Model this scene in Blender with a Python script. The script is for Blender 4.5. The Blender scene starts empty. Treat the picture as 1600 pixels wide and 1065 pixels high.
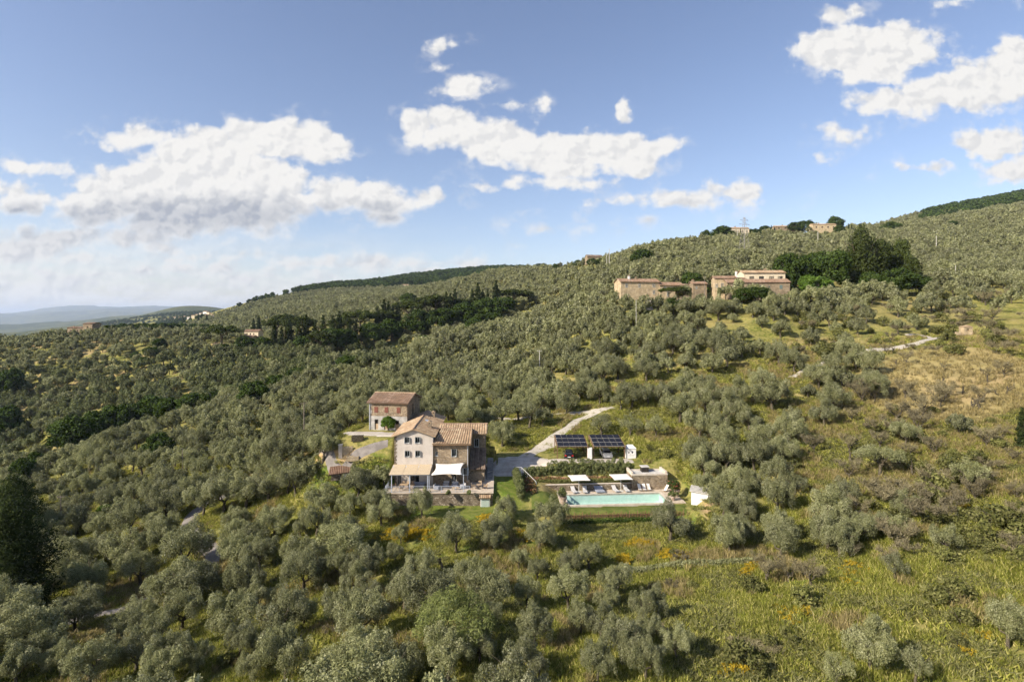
import bpy, math, random
import numpy as np
from mathutils import Vector, Matrix
R = math.radians
SC = bpy.context.scene
COL = SC.collection

# ------------------------------------------------------------------ camera
FPX = 853.6            # focal length in pixels of a 1600 px wide frame
HOR = 495.0            # eye level in that frame
CAMZ = 30.0
cam_d = bpy.data.cameras.new('camera')
cam_d.sensor_width = 36.0
cam_d.lens = 36.0 * FPX / 1600.0
cam_d.shift_y = -(532.5 - HOR) / 1600.0
cam_d.clip_start = 0.5
cam_d.clip_end = 90000.0
cam = bpy.data.objects.new('camera', cam_d)
cam.location = (0, 0, CAMZ)
cam.rotation_euler = (R(90), 0, 0)
COL.objects.link(cam)
SC.camera = cam

# ------------------------------------------------------------------ light
SUN_EL = 33.0
SUN_AZ = 240.0         # clockwise from +Y: behind the camera, to the left
sd_ = bpy.data.lights.new('sun', 'SUN')
sd_.energy = 5.0
sd_.angle = R(0.53)
sd_.color = (1.0, 0.90, 0.76)
sun = bpy.data.objects.new('sun', sd_)
_s = Vector((math.sin(R(SUN_AZ)) * math.cos(R(SUN_EL)), math.cos(R(SUN_AZ)) * math.cos(R(SUN_EL)), math.sin(R(SUN_EL))))
sun.rotation_euler = _s.to_track_quat('Z', 'Y').to_euler()
sun.location = (-60, -40, 120)
COL.objects.link(sun)

SC.view_settings.view_transform = 'Standard'
SC.view_settings.look = 'None'
SC.view_settings.exposure = 0.76
SC.view_settings.gamma = 1.0
cy = SC.cycles
cy.use_adaptive_sampling = True
cy.adaptive_threshold = 0.03
cy.adaptive_min_samples = 16
cy.use_denoising = True
try:
    cy.denoiser = 'OPENIMAGEDENOISE'
    cy.denoising_input_passes = 'RGB_ALBEDO_NORMAL'
    cy.denoising_prefilter = 'ACCURATE'
except Exception:
    pass
cy.max_bounces = 6
cy.diffuse_bounces = 3
cy.glossy_bounces = 2
cy.transmission_bounces = 3
cy.transparent_max_bounces = 8
cy.volume_bounces = 0
cy.caustics_reflective = False
cy.caustics_refractive = False
cy.sample_clamp_indirect = 4.0

# ------------------------------------------------------------------ world: sky and clouds
W = bpy.data.worlds.new("World")
SC.world = W
W.use_nodes = True
nt = W.node_tree
nt.nodes.clear()
N, L = nt.nodes, nt.links


class NG:
    """small helper that writes math as nodes"""
    def __init__(s, tree):
        s.t = tree
    def _in(s, node, i, v):
        if v is None:
            return
        if isinstance(v, bpy.types.NodeSocket):
            s.t.links.new(v, node.inputs[i])
        else:
            node.inputs[i].default_value = v
    def m(s, op, a, b=None, c=None, clamp=False):
        n = s.t.nodes.new('ShaderNodeMath'); n.operation = op; n.use_clamp = clamp
        s._in(n, 0, a); s._in(n, 1, b); s._in(n, 2, c)
        return n.outputs[0]
    def v(s, op, a, b=None, c=None):
        n = s.t.nodes.new('ShaderNodeVectorMath'); n.operation = op
        s._in(n, 0, a); s._in(n, 1, b)
        if op == 'SCALE':
            n.inputs[3].default_value = c if not isinstance(c, bpy.types.NodeSocket) else 1.0
            if isinstance(c, bpy.types.NodeSocket): s.t.links.new(c, n.inputs[3])
        elif c is not None:
            s._in(n, 2, c)
        return n.outputs[1] if op in ('LENGTH', 'DOT_PRODUCT', 'DISTANCE') else n.outputs[0]
    def noise(s, vec, scale, detail=4, rough=0.55, dim='3D', dist=0.0, out=0, lac=2.0):
        n = s.t.nodes.new('ShaderNodeTexNoise'); n.noise_dimensions = dim
        if vec is not None: s.t.links.new(vec, n.inputs['Vector'])
        n.inputs['Scale'].default_value = scale
        n.inputs['Detail'].default_value = detail
        n.inputs['Roughness'].default_value = rough
        n.inputs['Distortion'].default_value = dist
        n.inputs['Lacunarity'].default_value = lac
        return n.outputs[out]
    def ramp(s, x, a, b, o0=0.0, o1=1.0, smooth=True):
        n = s.t.nodes.new('ShaderNodeMapRange')
        n.interpolation_type = 'SMOOTHSTEP' if smooth else 'LINEAR'
        n.clamp = True
        s._in(n, 0, x); s._in(n, 1, a); s._in(n, 2, b); s._in(n, 3, o0); s._in(n, 4, o1)
        return n.outputs[0]
    def mix(s, fac, a, b, mode='MIX'):
        n = s.t.nodes.new('ShaderNodeMix'); n.data_type = 'RGBA'; n.blend_type = mode
        n.clamp_factor = True
        s._in(n, 0, fac)
        for i, v in ((6, a), (7, b)):
            if isinstance(v, bpy.types.NodeSocket): s.t.links.new(v, n.inputs[i])
            else: n.inputs[i].default_value = (*v, 1.0) if len(v) == 3 else v
        return n.outputs[2]
    def comb(s, x, y, z=0.0):
        n = s.t.nodes.new('ShaderNodeCombineXYZ')
        s._in(n, 0, x); s._in(n, 1, y); s._in(n, 2, z)
        return n.outputs[0]
    def sep(s, v):
        n = s.t.nodes.new('ShaderNodeSeparateXYZ'); s.t.links.new(v, n.inputs[0])
        return n.outputs


g = NG(nt)
sky = N.new('ShaderNodeTexSky')
sky.sky_type = 'NISHITA'
sky.sun_disc = False
sky.sun_elevation = R(SUN_EL)
sky.sun_rotation = R(SUN_AZ)
sky.altitude = 250
sky.air_density = 1.0
sky.dust_density = 1.2
sky.ozone_density = 1.6
tc = N.new('ShaderNodeTexCoord')
dx, dy, dz = g.sep(tc.outputs['Generated'])
dyc = g.m('MAXIMUM', dy, 0.06)
u = g.m('DIVIDE', dx, dyc)
vv = g.m('DIVIDE', dz, dyc)
# chart of the northern sky in which the clouds are laid out (hundredths of 1/853.6 rad)
PX = g.m('MULTIPLY_ADD', u, FPX / 100, 8.0)
PY = g.m('MULTIPLY_ADD', vv, -FPX / 100, HOR / 100)
P = g.comb(PX, PY, 0.0)
w1 = g.noise(P, 1.1, 3, 0.6, '2D', out=1)
w1 = g.v('SUBTRACT', w1, (0.5, 0.5, 0.5))
w1 = g.v('MULTIPLY', w1, (0.55, 0.34, 0.0))
PW = g.v('ADD', P, w1)
CLOUDS = [  # cx, cy, rx, ry
    (4.30, 2.18, .95, .36), (3.25, 2.42, 1.0, .42), (4.95, 2.30, .50, .26), (2.15, 2.14, .66, .17), (2.05, 2.78, .7, .2), (2.55, 2.95, 1.45, .44),
    (3.75, 2.95, 1.10, .55), (1.55, 3.35, .90, .30), (2.9, 3.45, 1.2, .36), (4.15, 3.5, .45, .16),
    (5.25, 3.05, .55, .33), (5.95, 3.10, .55, .33), (6.70, 3.10, .40, .12), (5.95, 3.38, .38, .2),
    (6.45, 1.97, .34, .24), (7.05, 2.02, .52, .32), (7.85, 2.22, .85, .32), (8.85, 2.42, .95, .40), (9.75, 2.40, .70, .34), (10.3, 2.32, .28, .2), (8.6, 2.84, .7, .12),
    (7.25, 1.41, .42, .18), (9.77, 1.72, .13, .2), (6.86, .72, .14, .05), (6.85, 1.03, .1, .05), (8.05, 1.65, .12, .04), (8.41, 1.62, .08, .06), (7.60, 2.87, .17, .07),
    (13.2, .82, .80, .42), (14.1, .70, .62, .34), (13.2, .24, .30, .13), (13.55, .95, .85, .36),
    (14.2, 1.60, .85, .22), (15.1, 1.38, .95, .40), (15.9, 1.0, .65, .42), (15.6, 2.22, .65, .24), (15.95, 2.62, .65, .2), (13.15, 2.09, .34, .10), (14.5, 2.65, .38, .06), (12.84, 2.45, .09, .05), (15.0, .02, .3, .06), (17.2, 1.9, 1.0, .5),
    (10.9, 3.12, .95, .18), (11.5, 3.02, .5, .16), (10.2, 3.40, .30, .08), (8.6, 3.54, .50, .08), (8.02, 3.82, .16, .07), (9.5, 3.18, .16, .04),
    (.45, 2.63, .5, .09), (.35, 3.18, .60, .24), (3.9, 3.90, .34, .06), (.9, 3.75, 1.3, .26), (2.6, 3.85, .6, .18), (-1.2, 3.0, 1.2, .5),
    (3.13, 4.02, 0.46, 0.14), (3.7, 3.99, 0.33, 0.16), (4.02, 4.0, 0.7, 0.13), (4.66, 4.02, 0.56, 0.1), (5.03, 4.05, 0.52, 0.15), (4.67, 4.09, 0.61, 0.14), (4.97, 4.08, 0.65, 0.13), (5.55, 4.15, 0.59, 0.16), (5.86, 4.14, 0.49, 0.16), (6.46, 4.09, 0.37, 0.11), (6.92, 4.11, 0.56, 0.11), (7.19, 4.11, 0.45, 0.14), (0.62, 4.25, 0.58, 0.16), (1.53, 4.26, 0.58, 0.1), (2.28, 4.26, 0.66, 0.14), (2.93, 4.2, 0.64, 0.14), (3.42, 4.19, 0.64, 0.17), (4.05, 4.24, 0.48, 0.1), (4.92, 4.24, 0.65, 0.09), (5.85, 4.18, 0.59, 0.12), (6.75, 4.26, 0.51, 0.17), (-0.14, 4.33, 0.55, 0.09), (0.52, 4.35, 0.55, 0.1), (1.16, 4.39, 0.44, 0.17), (2.4, 4.35, 0.49, 0.13), (2.98, 4.37, 0.53, 0.14), (3.89, 4.36, 0.48, 0.15), (4.21, 4.34, 0.69, 0.13), (5.13, 4.32, 0.48, 0.14), (5.55, 4.37, 0.56, 0.09), (-0.03, 4.5, 0.58, 0.12), (0.64, 4.52, 0.33, 0.09), (1.24, 4.54, 0.42, 0.13), (1.82, 4.49, 0.46, 0.12), (2.33, 4.51, 0.43, 0.12), (3.16, 4.46, 0.54, 0.15), (3.55, 4.48, 0.63, 0.11), (4.11, 4.49, 0.59, 0.1), (4.8, 4.49, 0.64, 0.13), (0.19, 4.02, 0.45, 0.14), (0.82, 4.05, 0.41, 0.1), (1.26, 4.03, 0.63, 0.16), (1.71, 4.03, 0.63, 0.14), (2.64, 4.04, 0.37, 0.11), (3.4, 3.2, 1.6, .5), (1.9, 3.15, .9, .3), (.2, 3.9, 1.2, .3), (2.2, 3.72, 1.6, .2), (4.1, 3.56, .5, .14)]
best = None; num = None; den = None
PWx, PWy, _z = g.sep(PW)
for (cx, cy_, rx, ry) in CLOUDS:
    q = g.v('SUBTRACT', PW, (cx, cy_, 0.0))
    q = g.v('MULTIPLY', q, (1 / rx, 1 / ry, 0.0))
    ln = g.v('LENGTH', q)
    sd = g.m('MULTIPLY_ADD', ln, -ry, ry)         # about the distance inside the outline
    best = sd if best is None else g.m('MAXIMUM', best, sd)
    w = g.m('MAXIMUM', sd, 0.001)
    t = g.m('MULTIPLY_ADD', PWy, 1 / ry, -cy_ / ry)
    num = g.m('MULTIPLY', w, t) if num is None else g.m('MULTIPLY_ADD', w, t, num)
    den = w if den is None else g.m('ADD', den, w)
tt = g.m('DIVIDE', num, den)


def puffs(off, det):
    """rounded billows: the upper side of overlapping cells, in octaves"""
    q = g.v('ADD', g.v('MULTIPLY', PW2, (1.0, 1.25, 1.0)), off)
    n = N.new('ShaderNodeTexVoronoi'); n.voronoi_dimensions = '2D'; n.feature = 'SMOOTH_F1'
    n.inputs['Scale'].default_value = 2.3; n.inputs['Detail'].default_value = det; n.inputs['Roughness'].default_value = 0.5
    n.inputs['Lacunarity'].default_value = 2.1; n.inputs['Smoothness'].default_value = 0.25
    n.normalize = True
    L.new(q, n.inputs['Vector'])
    return g.m('SUBTRACT', 0.30, n.outputs['Distance'])


w2 = g.noise(P, 4.5, 4, 0.6, '2D', out=1)
PW2 = g.v('ADD', P, g.v('MULTIPLY', g.v('SUBTRACT', w2, (0.5, 0.5, 0.5)), (0.22, 0.16, 0.0)))
fl0 = g.noise(g.v('MULTIPLY', P, (1.0, 1.35, 1.0)), 2.1, 9, 0.58, '2D')
fine = g.m('SUBTRACT', fl0, 0.5)
b0 = puffs((0.0, 0.0, 0.0), 2.0)
b1 = puffs((-0.08, -0.09, 0.0), 2.0)
cov = g.m('ADD', g.m('MULTIPLY', b0, 0.55), g.m('MULTIPLY_ADD', fine, 0.50, g.m('MULTIPLY_ADD', best, 1.8, 0.05)))
edge = g.ramp(tt, -0.5, 1.0, 0.19, 0.40)              # bases are softer than the tops
alpha = g.ramp(cov, -0.06, edge)
alpha = g.m('MAXIMUM', alpha, g.m('MULTIPLY', g.ramp(cov, -0.26, 0.06), g.ramp(fl0, 0.46, 0.68, 0.0, 0.30)))   # torn wisps round the edges
# thin veil that thickens towards the horizon on the left
veil = g.m('MULTIPLY', g.ramp(PY, 3.2, 4.7), g.ramp(PX, 8.5, 2.0))
vn = g.ramp(g.noise(g.v('MULTIPLY', P, (0.5, 2.2, 1.0)), 1.5, 6, 0.6, '2D'), 0.28, 0.62)
veil = g.m('MULTIPLY', g.m('MULTIPLY', veil, vn), 0.95)
alpha = g.m('MAXIMUM', alpha, veil)
alpha = g.m('MULTIPLY', alpha, g.ramp(dy, 0.08, 0.2))
alpha = g.m('MULTIPLY', alpha, g.ramp(PY, 5.1, 4.75))
relief = g.m('MULTIPLY', g.m('SUBTRACT', b0, b1), 2.1)
relief = g.m('MINIMUM', g.m('MAXIMUM', relief, -0.26), 0.16)
top = g.ramp(g.m('ADD', tt, g.m('MULTIPLY', fine, 0.7)), -0.72, 0.52)     # 0 sunlit top, 1 base
thick = g.ramp(cov, 0.06, 0.42)
dark = g.m('MULTIPLY', top, thick)
dark = g.m('MULTIPLY', dark, g.ramp(PY, 3.2, 4.0, 1.0, 0.36))
lit = g.m('ADD', g.m('MULTIPLY_ADD', dark, -0.88, 0.97), relief)
lit = g.m('MAXIMUM', g.m('MINIMUM', lit, 1.0), 0.0)
ccol = g.mix(lit, (0.47, 0.50, 0.57), (1.0, 0.98, 0.95))
skys = N.new('ShaderNodeMix'); skys.data_type = 'RGBA'; skys.blend_type = 'MULTIPLY'
skys.inputs[0].default_value = 1.0
L.new(sky.outputs[0], skys.inputs[6])
SKY_K = 0.104
CLOUD_K = 0.555
skys.inputs[7].default_value = (1.08, 0.98, 1.0, 1)   # clear air of a warm evening, a touch violet
bg_sky = N.new('ShaderNodeBackground'); L.new(skys.outputs[2], bg_sky.inputs[0]); bg_sky.inputs[1].default_value = SKY_K
bg_cl = N.new('ShaderNodeBackground'); L.new(ccol, bg_cl.inputs[0]); bg_cl.inputs[1].default_value = CLOUD_K
mx = N.new('ShaderNodeMixShader'); L.new(alpha, mx.inputs[0]); L.new(bg_sky.outputs[0], mx.inputs[1]); L.new(bg_cl.outputs[0], mx.inputs[2])
wo = N.new('ShaderNodeOutputWorld'); L.new(mx.outputs[0], wo.inputs[0])
W.cycles.sampling_method = 'MANUAL'
W.cycles.sample_map_resolution = 512
# ------------------------------------------------------------------ materials
MATS = {}


def new_mat(name):
    m = bpy.data.materials.new(name); m.use_nodes = True
    n = m.node_tree; n.nodes.clear()
    out = n.nodes.new('ShaderNodeOutputMaterial')
    b = n.nodes.new('ShaderNodeBsdfPrincipled')
    n.links.new(b.outputs[0], out.inputs[0])
    MATS[name] = m
    return m, n, b, NG(n), out


ALB = 0.88


def dim(c): return tuple(v * ALB for v in c)


def mat(name, c1, c2=None, scale=1.0, rough=0.8, metal=0.0, bump=0.0, bscale=None, detail=5, spec=0.3, lo=0.35, hi=0.65, stretch=None):
    m, n, b, g, out = new_mat(name)
    c1 = dim(c1); c2 = dim(c2) if c2 is not None else None
    b.inputs['Roughness'].default_value = rough
    b.inputs['Metallic'].default_value = metal
    b.inputs['Specular IOR Level'].default_value = spec
    tc = n.nodes.new('ShaderNodeTexCoord'); v = tc.outputs['Object']
    if stretch: v = g.v('MULTIPLY', v, stretch)
    if c2 is not None:
        f = g.ramp(g.noise(v, scale, detail, 0.62), lo, hi)
        n.links.new(g.mix(f, c1, c2), b.inputs['Base Color'])
    else:
        b.inputs['Base Color'].default_value = (*c1, 1)
    if bump:
        bn = n.nodes.new('ShaderNodeBump'); bn.inputs['Strength'].default_value = 1.0; bn.inputs['Distance'].default_value = bump
        n.links.new(g.noise(v, bscale or scale * 3, 4, 0.6), bn.inputs['Height']); n.links.new(bn.outputs[0], b.inputs['Normal'])
    return m


def stone_mat(name, cols, scale=3.2, mortar=(0.36, 0.31, 0.24), bump=0.05, big=None):
    m, n, b, g, out = new_mat(name)
    cols = [dim(c) for c in cols]; mortar = dim(mortar)
    b.inputs['Roughness'].default_value = 0.9
    b.inputs['Specular IOR Level'].default_value = 0.15
    tc = n.nodes.new('ShaderNodeTexCoord')
    v = g.v('MULTIPLY', tc.outputs['Object'], (1, 1, 1.7))
    vo = n.nodes.new('ShaderNodeTexVoronoi'); vo.feature = 'F1'; vo.inputs['Scale'].default_value = scale
    n.links.new(v, vo.inputs['Vector'])
    ve = n.nodes.new('ShaderNodeTexVoronoi'); ve.feature = 'DISTANCE_TO_EDGE'; ve.inputs['Scale'].default_value = scale
    n.links.new(v, ve.inputs['Vector'])
    r_ = g.sep(vo.outputs['Color'])[0]
    cr = n.nodes.new('ShaderNodeValToRGB'); n.links.new(r_, cr.inputs[0])
    els = cr.color_ramp.elements
    els[0].color = (*cols[0], 1); els[1].color = (*cols[-1], 1)
    for i, c in enumerate(cols[1:-1]):
        e = els.new((i + 1) / (len(cols) - 1)); e.color = (*c, 1)
    edge = g.ramp(ve.outputs['Distance'], 0.02, 0.09)
    col = g.mix(edge, mortar, cr.outputs[0])
    nz = g.ramp(g.noise(tc.outputs['Object'], 0.7, 5, 0.65), 0.3, 0.7, 0.72, 1.15)
    col = g.mix(1.0, col, g.comb(nz, nz, nz), 'MULTIPLY')
    n.links.new(col, b.inputs['Base Color'])
    bn = n.nodes.new('ShaderNodeBump'); bn.inputs['Strength'].default_value = 1.0; bn.inputs['Distance'].default_value = bump
    n.links.new(edge, bn.inputs['Height']); n.links.new(bn.outputs[0], b.inputs['Normal'])
    return m


def tile_mat(name, cols, fade=1.0):
    """fired clay tiles: every tile its own shade (cells on the tile grid), lichen in patches"""
    m, n, b, g, out = new_mat(name)
    cols = [(c[0] * .77, c[1] * .89, c[2] * .93) for c in cols]
    b.inputs['Roughness'].default_value = 0.85
    b.inputs['Specular IOR Level'].default_value = 0.2
    at = n.nodes.new('ShaderNodeAttribute'); at.attribute_name = 'tile'
    wn = n.nodes.new('ShaderNodeTexWhiteNoise'); wn.noise_dimensions = '3D'
    n.links.new(g.v('FLOOR', at.outputs['Vector']), wn.inputs[0])
    wn2 = n.nodes.new('ShaderNodeTexWhiteNoise'); wn2.noise_dimensions = '3D'
    n.links.new(g.v('FLOOR', g.v('MULTIPLY', at.outputs['Vector'], (1, 0, 1))), wn2.inputs[0])
    cr = n.nodes.new('ShaderNodeValToRGB'); n.links.new(g.m('MULTIPLY_ADD', wn.outputs[0], 0.5, g.m('MULTIPLY', wn2.outputs[0], 0.5)), cr.inputs[0])
    els = cr.color_ramp.elements
    els[0].color = (*cols[0], 1); els[1].color = (*cols[-1], 1)
    for i, c in enumerate(cols[1:-1]):
        e = els.new((i + 1) / (len(cols) - 1)); e.color = (*c, 1)
    tc = n.nodes.new('ShaderNodeTexCoord')
    nz = g.ramp(g.noise(tc.outputs['Object'], 0.9, 5, 0.7), 0.3, 0.72, 0.7, 1.12)
    n.links.new(g.mix(1.0, cr.outputs[0], g.comb(nz, nz, nz), 'MULTIPLY'), b.inputs['Base Color'])
    return m


def leaf_mat(name, ca, cb, cc, trans=0.25, var=0.25):
    """three shades picked per leaf; a crown as a whole varies a little too"""
    m, n, b, g, out = new_mat(name)
    n.nodes.remove(b)
    at = n.nodes.new('ShaderNodeAttribute'); at.attribute_name = 'tint'
    oi = n.nodes.new('ShaderNodeObjectInfo')
    c = g.mix(g.ramp(at.outputs['Fac'], 0.0, 0.55), ca, cb)
    c = g.mix(g.ramp(at.outputs['Fac'], 0.55, 1.0), c, cc)
    k = g.m('MULTIPLY_ADD', oi.outputs['Random'], var * 2, 1 - var)
    c = g.mix(1.0, c, g.comb(k, k, g.m('MULTIPLY_ADD', k, 0.8, 0.2)), 'MULTIPLY')
    d = n.nodes.new('ShaderNodeBsdfDiffuse'); n.links.new(c, d.inputs[0])
    t = n.nodes.new('ShaderNodeBsdfTranslucent'); n.links.new(c, t.inputs[0])
    mx = n.nodes.new('ShaderNodeMixShader'); mx.inputs[0].default_value = trans
    n.links.new(d.outputs[0], mx.inputs[1]); n.links.new(t.outputs[0], mx.inputs[2])
    n.links.new(mx.outputs[0], out.inputs[0])
    return m


olive_leaf = leaf_mat('olive_leaf', (0.096, 0.107, 0.041), (0.228, 0.238, 0.116), (0.40, 0.402, 0.25), 0.27, 0.24)
olive_leaf_shaded = leaf_mat('olive_leaf_shaded', (0.066, 0.082, 0.028), (0.150, 0.168, 0.075), (0.27, 0.285, 0.165), 0.25, 0.24)  # greener, darker copy of the olive leaf; valley shade put into its colour
willow_leaf = leaf_mat('willow_leaf', (0.10, 0.125, 0.035), (0.20, 0.23, 0.075), (0.30, 0.32, 0.14), 0.3, 0.1)
dark_leaf = leaf_mat('dark_leaf', (0.022, 0.036, 0.010), (0.050, 0.078, 0.020), (0.085, 0.12, 0.035), 0.2, 0.2)
green_leaf = leaf_mat('green_leaf', (0.05, 0.09, 0.016), (0.095, 0.16, 0.028), (0.15, 0.23, 0.05), 0.3, 0.15)
cypress_leaf = leaf_mat('cypress_leaf', (0.018, 0.027, 0.010), (0.042, 0.058, 0.020), (0.080, 0.10, 0.036), 0.2, 0.2)
pine_leaf = leaf_mat('pine_leaf', (0.026, 0.036, 0.010), (0.055, 0.072, 0.022), (0.095, 0.115, 0.04), 0.15, 0.2)
hedge_leaf = leaf_mat('hedge_leaf', (0.07, 0.09, 0.03), (0.16, 0.18, 0.07), (0.28, 0.29, 0.14), 0.2, 0.1)
rose_leaf = leaf_mat('rose_leaf', (0.06, 0.09, 0.02), (0.20, 0.15, 0.07), (0.42, 0.11, 0.09), 0.2, 0.1)
twig_grey = leaf_mat('twig_grey', (0.09, 0.079, 0.042), (0.18, 0.158, 0.092), (0.28, 0.25, 0.155), 0.0, 0.2)
grass_blade = leaf_mat('grass_blade', (0.135, 0.16, 0.026), (0.31, 0.315, 0.065), (0.52, 0.46, 0.18), 0.35, 0.25)
weed_leaf = leaf_mat('weed_leaf', (0.07, 0.082, 0.024), (0.16, 0.165, 0.055), (0.26, 0.25, 0.11), 0.3, 0.25)
straw_blade = leaf_mat('straw_blade', (0.16, 0.13, 0.05), (0.30, 0.25, 0.11), (0.44, 0.37, 0.19), 0.3, 0.2)
yellow_petal = leaf_mat('yellow_petal', (0.12, 0.14, 0.02), (0.42, 0.30, 0.03), (0.60, 0.42, 0.04), 0.3, 0.1)
bark = mat('bark', (0.055, 0.045, 0.027), (0.14, 0.12, 0.08), 6, 0.95, bump=0.02)
stone_wall = stone_mat('stone_wall', [(0.20, 0.145, 0.085), (0.36, 0.27, 0.165), (0.28, 0.21, 0.14), (0.48, 0.38, 0.25), (0.30, 0.23, 0.16)], 3.4)
rubble_wall = stone_mat('rubble_wall', [(0.14, 0.11, 0.075), (0.34, 0.28, 0.20), (0.24, 0.19, 0.13), (0.50, 0.43, 0.33), (0.20, 0.16, 0.11)], 3.0, (0.17, 0.14, 0.10), 0.08)
warm_stone = stone_mat('warm_stone', [(0.44, 0.34, 0.20), (0.56, 0.45, 0.28), (0.62, 0.51, 0.34), (0.48, 0.39, 0.25)], 2.2, (0.42, 0.33, 0.22), 0.03)
brown_stone = stone_mat('brown_stone', [(0.23, 0.175, 0.11), (0.31, 0.24, 0.155), (0.37, 0.295, 0.20), (0.27, 0.21, 0.135)], 2.2, (0.27, 0.22, 0.155), 0.03)
plaster = mat('plaster', (0.52, 0.47, 0.41), (0.60, 0.55, 0.49), 0.8, 0.9, bump=0.004, bscale=14)
grey_render = mat('grey_render', (0.30, 0.29, 0.265), (0.50, 0.48, 0.44), 0.9, 0.95, bump=0.012, bscale=4, detail=8)
cream_plaster = mat('cream_plaster', (0.62, 0.53, 0.37), (0.70, 0.61, 0.45), 0.7, 0.9)
white_plaster = mat('white_plaster', (0.66, 0.64, 0.60), (0.76, 0.74, 0.70), 0.8, 0.85)
roof_tile = tile_mat('roof_tile', [(0.34, 0.19, 0.11), (0.50, 0.31, 0.185), (0.42, 0.25, 0.145), (0.60, 0.41, 0.26), (0.46, 0.28, 0.16)])
roof_tile_old = tile_mat('roof_tile_old', [(0.24, 0.13, 0.08), (0.38, 0.215, 0.13), (0.30, 0.17, 0.11), (0.44, 0.28, 0.19), (0.28, 0.14, 0.09)])
roof_tile_dark = tile_mat('roof_tile_dark', [(0.13, 0.08, 0.055), (0.22, 0.14, 0.10), (0.30, 0.20, 0.14), (0.18, 0.11, 0.08)])
timber = mat('timber', (0.13, 0.075, 0.04), (0.24, 0.15, 0.085), 5, 0.8, stretch=(1, 1, 0.3))
pale_timber = mat('pale_timber', (0.36, 0.26, 0.16), (0.48, 0.36, 0.24), 5, 0.8)
red_shutter = mat('red_shutter', (0.16, 0.06, 0.04), (0.22, 0.085, 0.06), 4, 0.7)
pale_frame = mat('pale_frame', (0.42, 0.46, 0.46), (0.52, 0.55, 0.54), 3, 0.6)
green_shutter = mat('green_shutter', (0.11, 0.15, 0.14), (0.15, 0.20, 0.18), 3, 0.7)
steel_blue = mat('steel_blue', (0.42, 0.47, 0.54), (0.48, 0.53, 0.60), 3, 0.45, spec=0.5)
white_paint = mat('white_paint', (0.74, 0.73, 0.70), (0.80, 0.79, 0.76), 2, 0.6)
canvas_white = mat('canvas_white', (0.78, 0.75, 0.68), (0.82, 0.79, 0.73), 2, 0.9)
reed_mat = mat('reed_mat', (0.44, 0.35, 0.23), (0.56, 0.46, 0.32), 3, 0.95, stretch=(1, 8, 1))
cushion_grey = mat('cushion_grey', (0.27, 0.29, 0.34), (0.33, 0.35, 0.40), 3, 0.95)
cushion_pale = mat('cushion_pale', (0.50, 0.49, 0.48), (0.58, 0.57, 0.56), 3, 0.95)
rattan = mat('rattan', (0.38, 0.27, 0.16), (0.50, 0.38, 0.24), 8, 0.9)
dark_metal = mat('dark_metal', (0.03, 0.03, 0.032), (0.05, 0.05, 0.05), 4, 0.5, spec=0.5)
paving = mat('paving', (0.46, 0.38, 0.29), (0.58, 0.50, 0.39), 1.6, 0.85, bump=0.006, bscale=5)
coping = mat('coping', (0.52, 0.45, 0.36), (0.64, 0.57, 0.47), 1.6, 0.8)
step_stone = mat('step_stone', (0.22, 0.20, 0.18), (0.36, 0.33, 0.29), 2, 0.9, stretch=(1, 3, 1))
gravel_m = mat('gravel', (0.38, 0.335, 0.275), (0.56, 0.51, 0.43), 0.5, 0.95, bump=0.02, bscale=6, detail=10)
track_m = mat('track', (0.46, 0.42, 0.35), (0.20, 0.19, 0.08), 0.9, 0.95, bump=0.02, bscale=6, detail=9, lo=0.50, hi=0.66)
asphalt_m = mat('asphalt', (0.16, 0.145, 0.13), (0.26, 0.235, 0.21), 0.6, 0.9, bump=0.008, bscale=10, detail=10)
pole_wood = mat('pole_wood', (0.16, 0.13, 0.105), (0.26, 0.22, 0.18), 5, 0.9)
concrete = mat('concrete', (0.46, 0.44, 0.40), (0.60, 0.58, 0.53), 1.5, 0.9)
lattice_steel = mat('lattice_steel', (0.34, 0.32, 0.29), (0.42, 0.40, 0.37), 2, 0.6, metal=0.2)
wire_m = mat('wire', (0.10, 0.10, 0.10), rough=0.6)
terracotta = mat('terracotta', (0.33, 0.24, 0.18), (0.44, 0.35, 0.28), 3, 0.9)
soil = mat('soil', (0.30, 0.20, 0.115), (0.44, 0.32, 0.19), 2.5, 0.95, bump=0.05)
black_paint = mat('black_paint', (0.010, 0.010, 0.012), rough=0.25, spec=0.6)
silver_paint = mat('silver_paint', (0.40, 0.41, 0.42), rough=0.3, metal=0.5, spec=0.6)
car_glass = mat('car_glass', (0.02, 0.024, 0.028), rough=0.08, spec=0.8)
tyre_m = mat('tyre', (0.018, 0.018, 0.018), rough=0.9)
tail_red = mat('tail_red', (0.55, 0.02, 0.015), rough=0.3, spec=0.5)
plate_white = mat('plate_white', (0.75, 0.75, 0.72), rough=0.5)
pane_dark = mat('pane_dark', (0.014, 0.017, 0.02), rough=0.12, spec=0.6)
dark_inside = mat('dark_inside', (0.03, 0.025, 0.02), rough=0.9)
pool_tile = mat('pool_tile', (0.60, 0.74, 0.68), (0.68, 0.80, 0.74), 1.2, 0.7)


def solar_mat():
    m, n, b, g, out = new_mat('solar_cells')
    tc = n.nodes.new('ShaderNodeTexCoord')
    x, y, z = g.sep(tc.outputs['Object'])
    fx = g.m('FRACT', g.m('MULTIPLY', x, 6.2)); fy = g.m('FRACT', g.m('MULTIPLY', y, 6.2))
    ln = g.m('MAXIMUM', g.ramp(fx, 0.93, 0.97), g.ramp(fy, 0.93, 0.97))
    n.links.new(g.mix(ln, (0.010, 0.010, 0.014), (0.03, 0.03, 0.036)), b.inputs['Base Color'])
    b.inputs['Roughness'].default_value = 0.35; b.inputs['Specular IOR Level'].default_value = 0.15
    return m


solar_cells = solar_mat()


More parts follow.
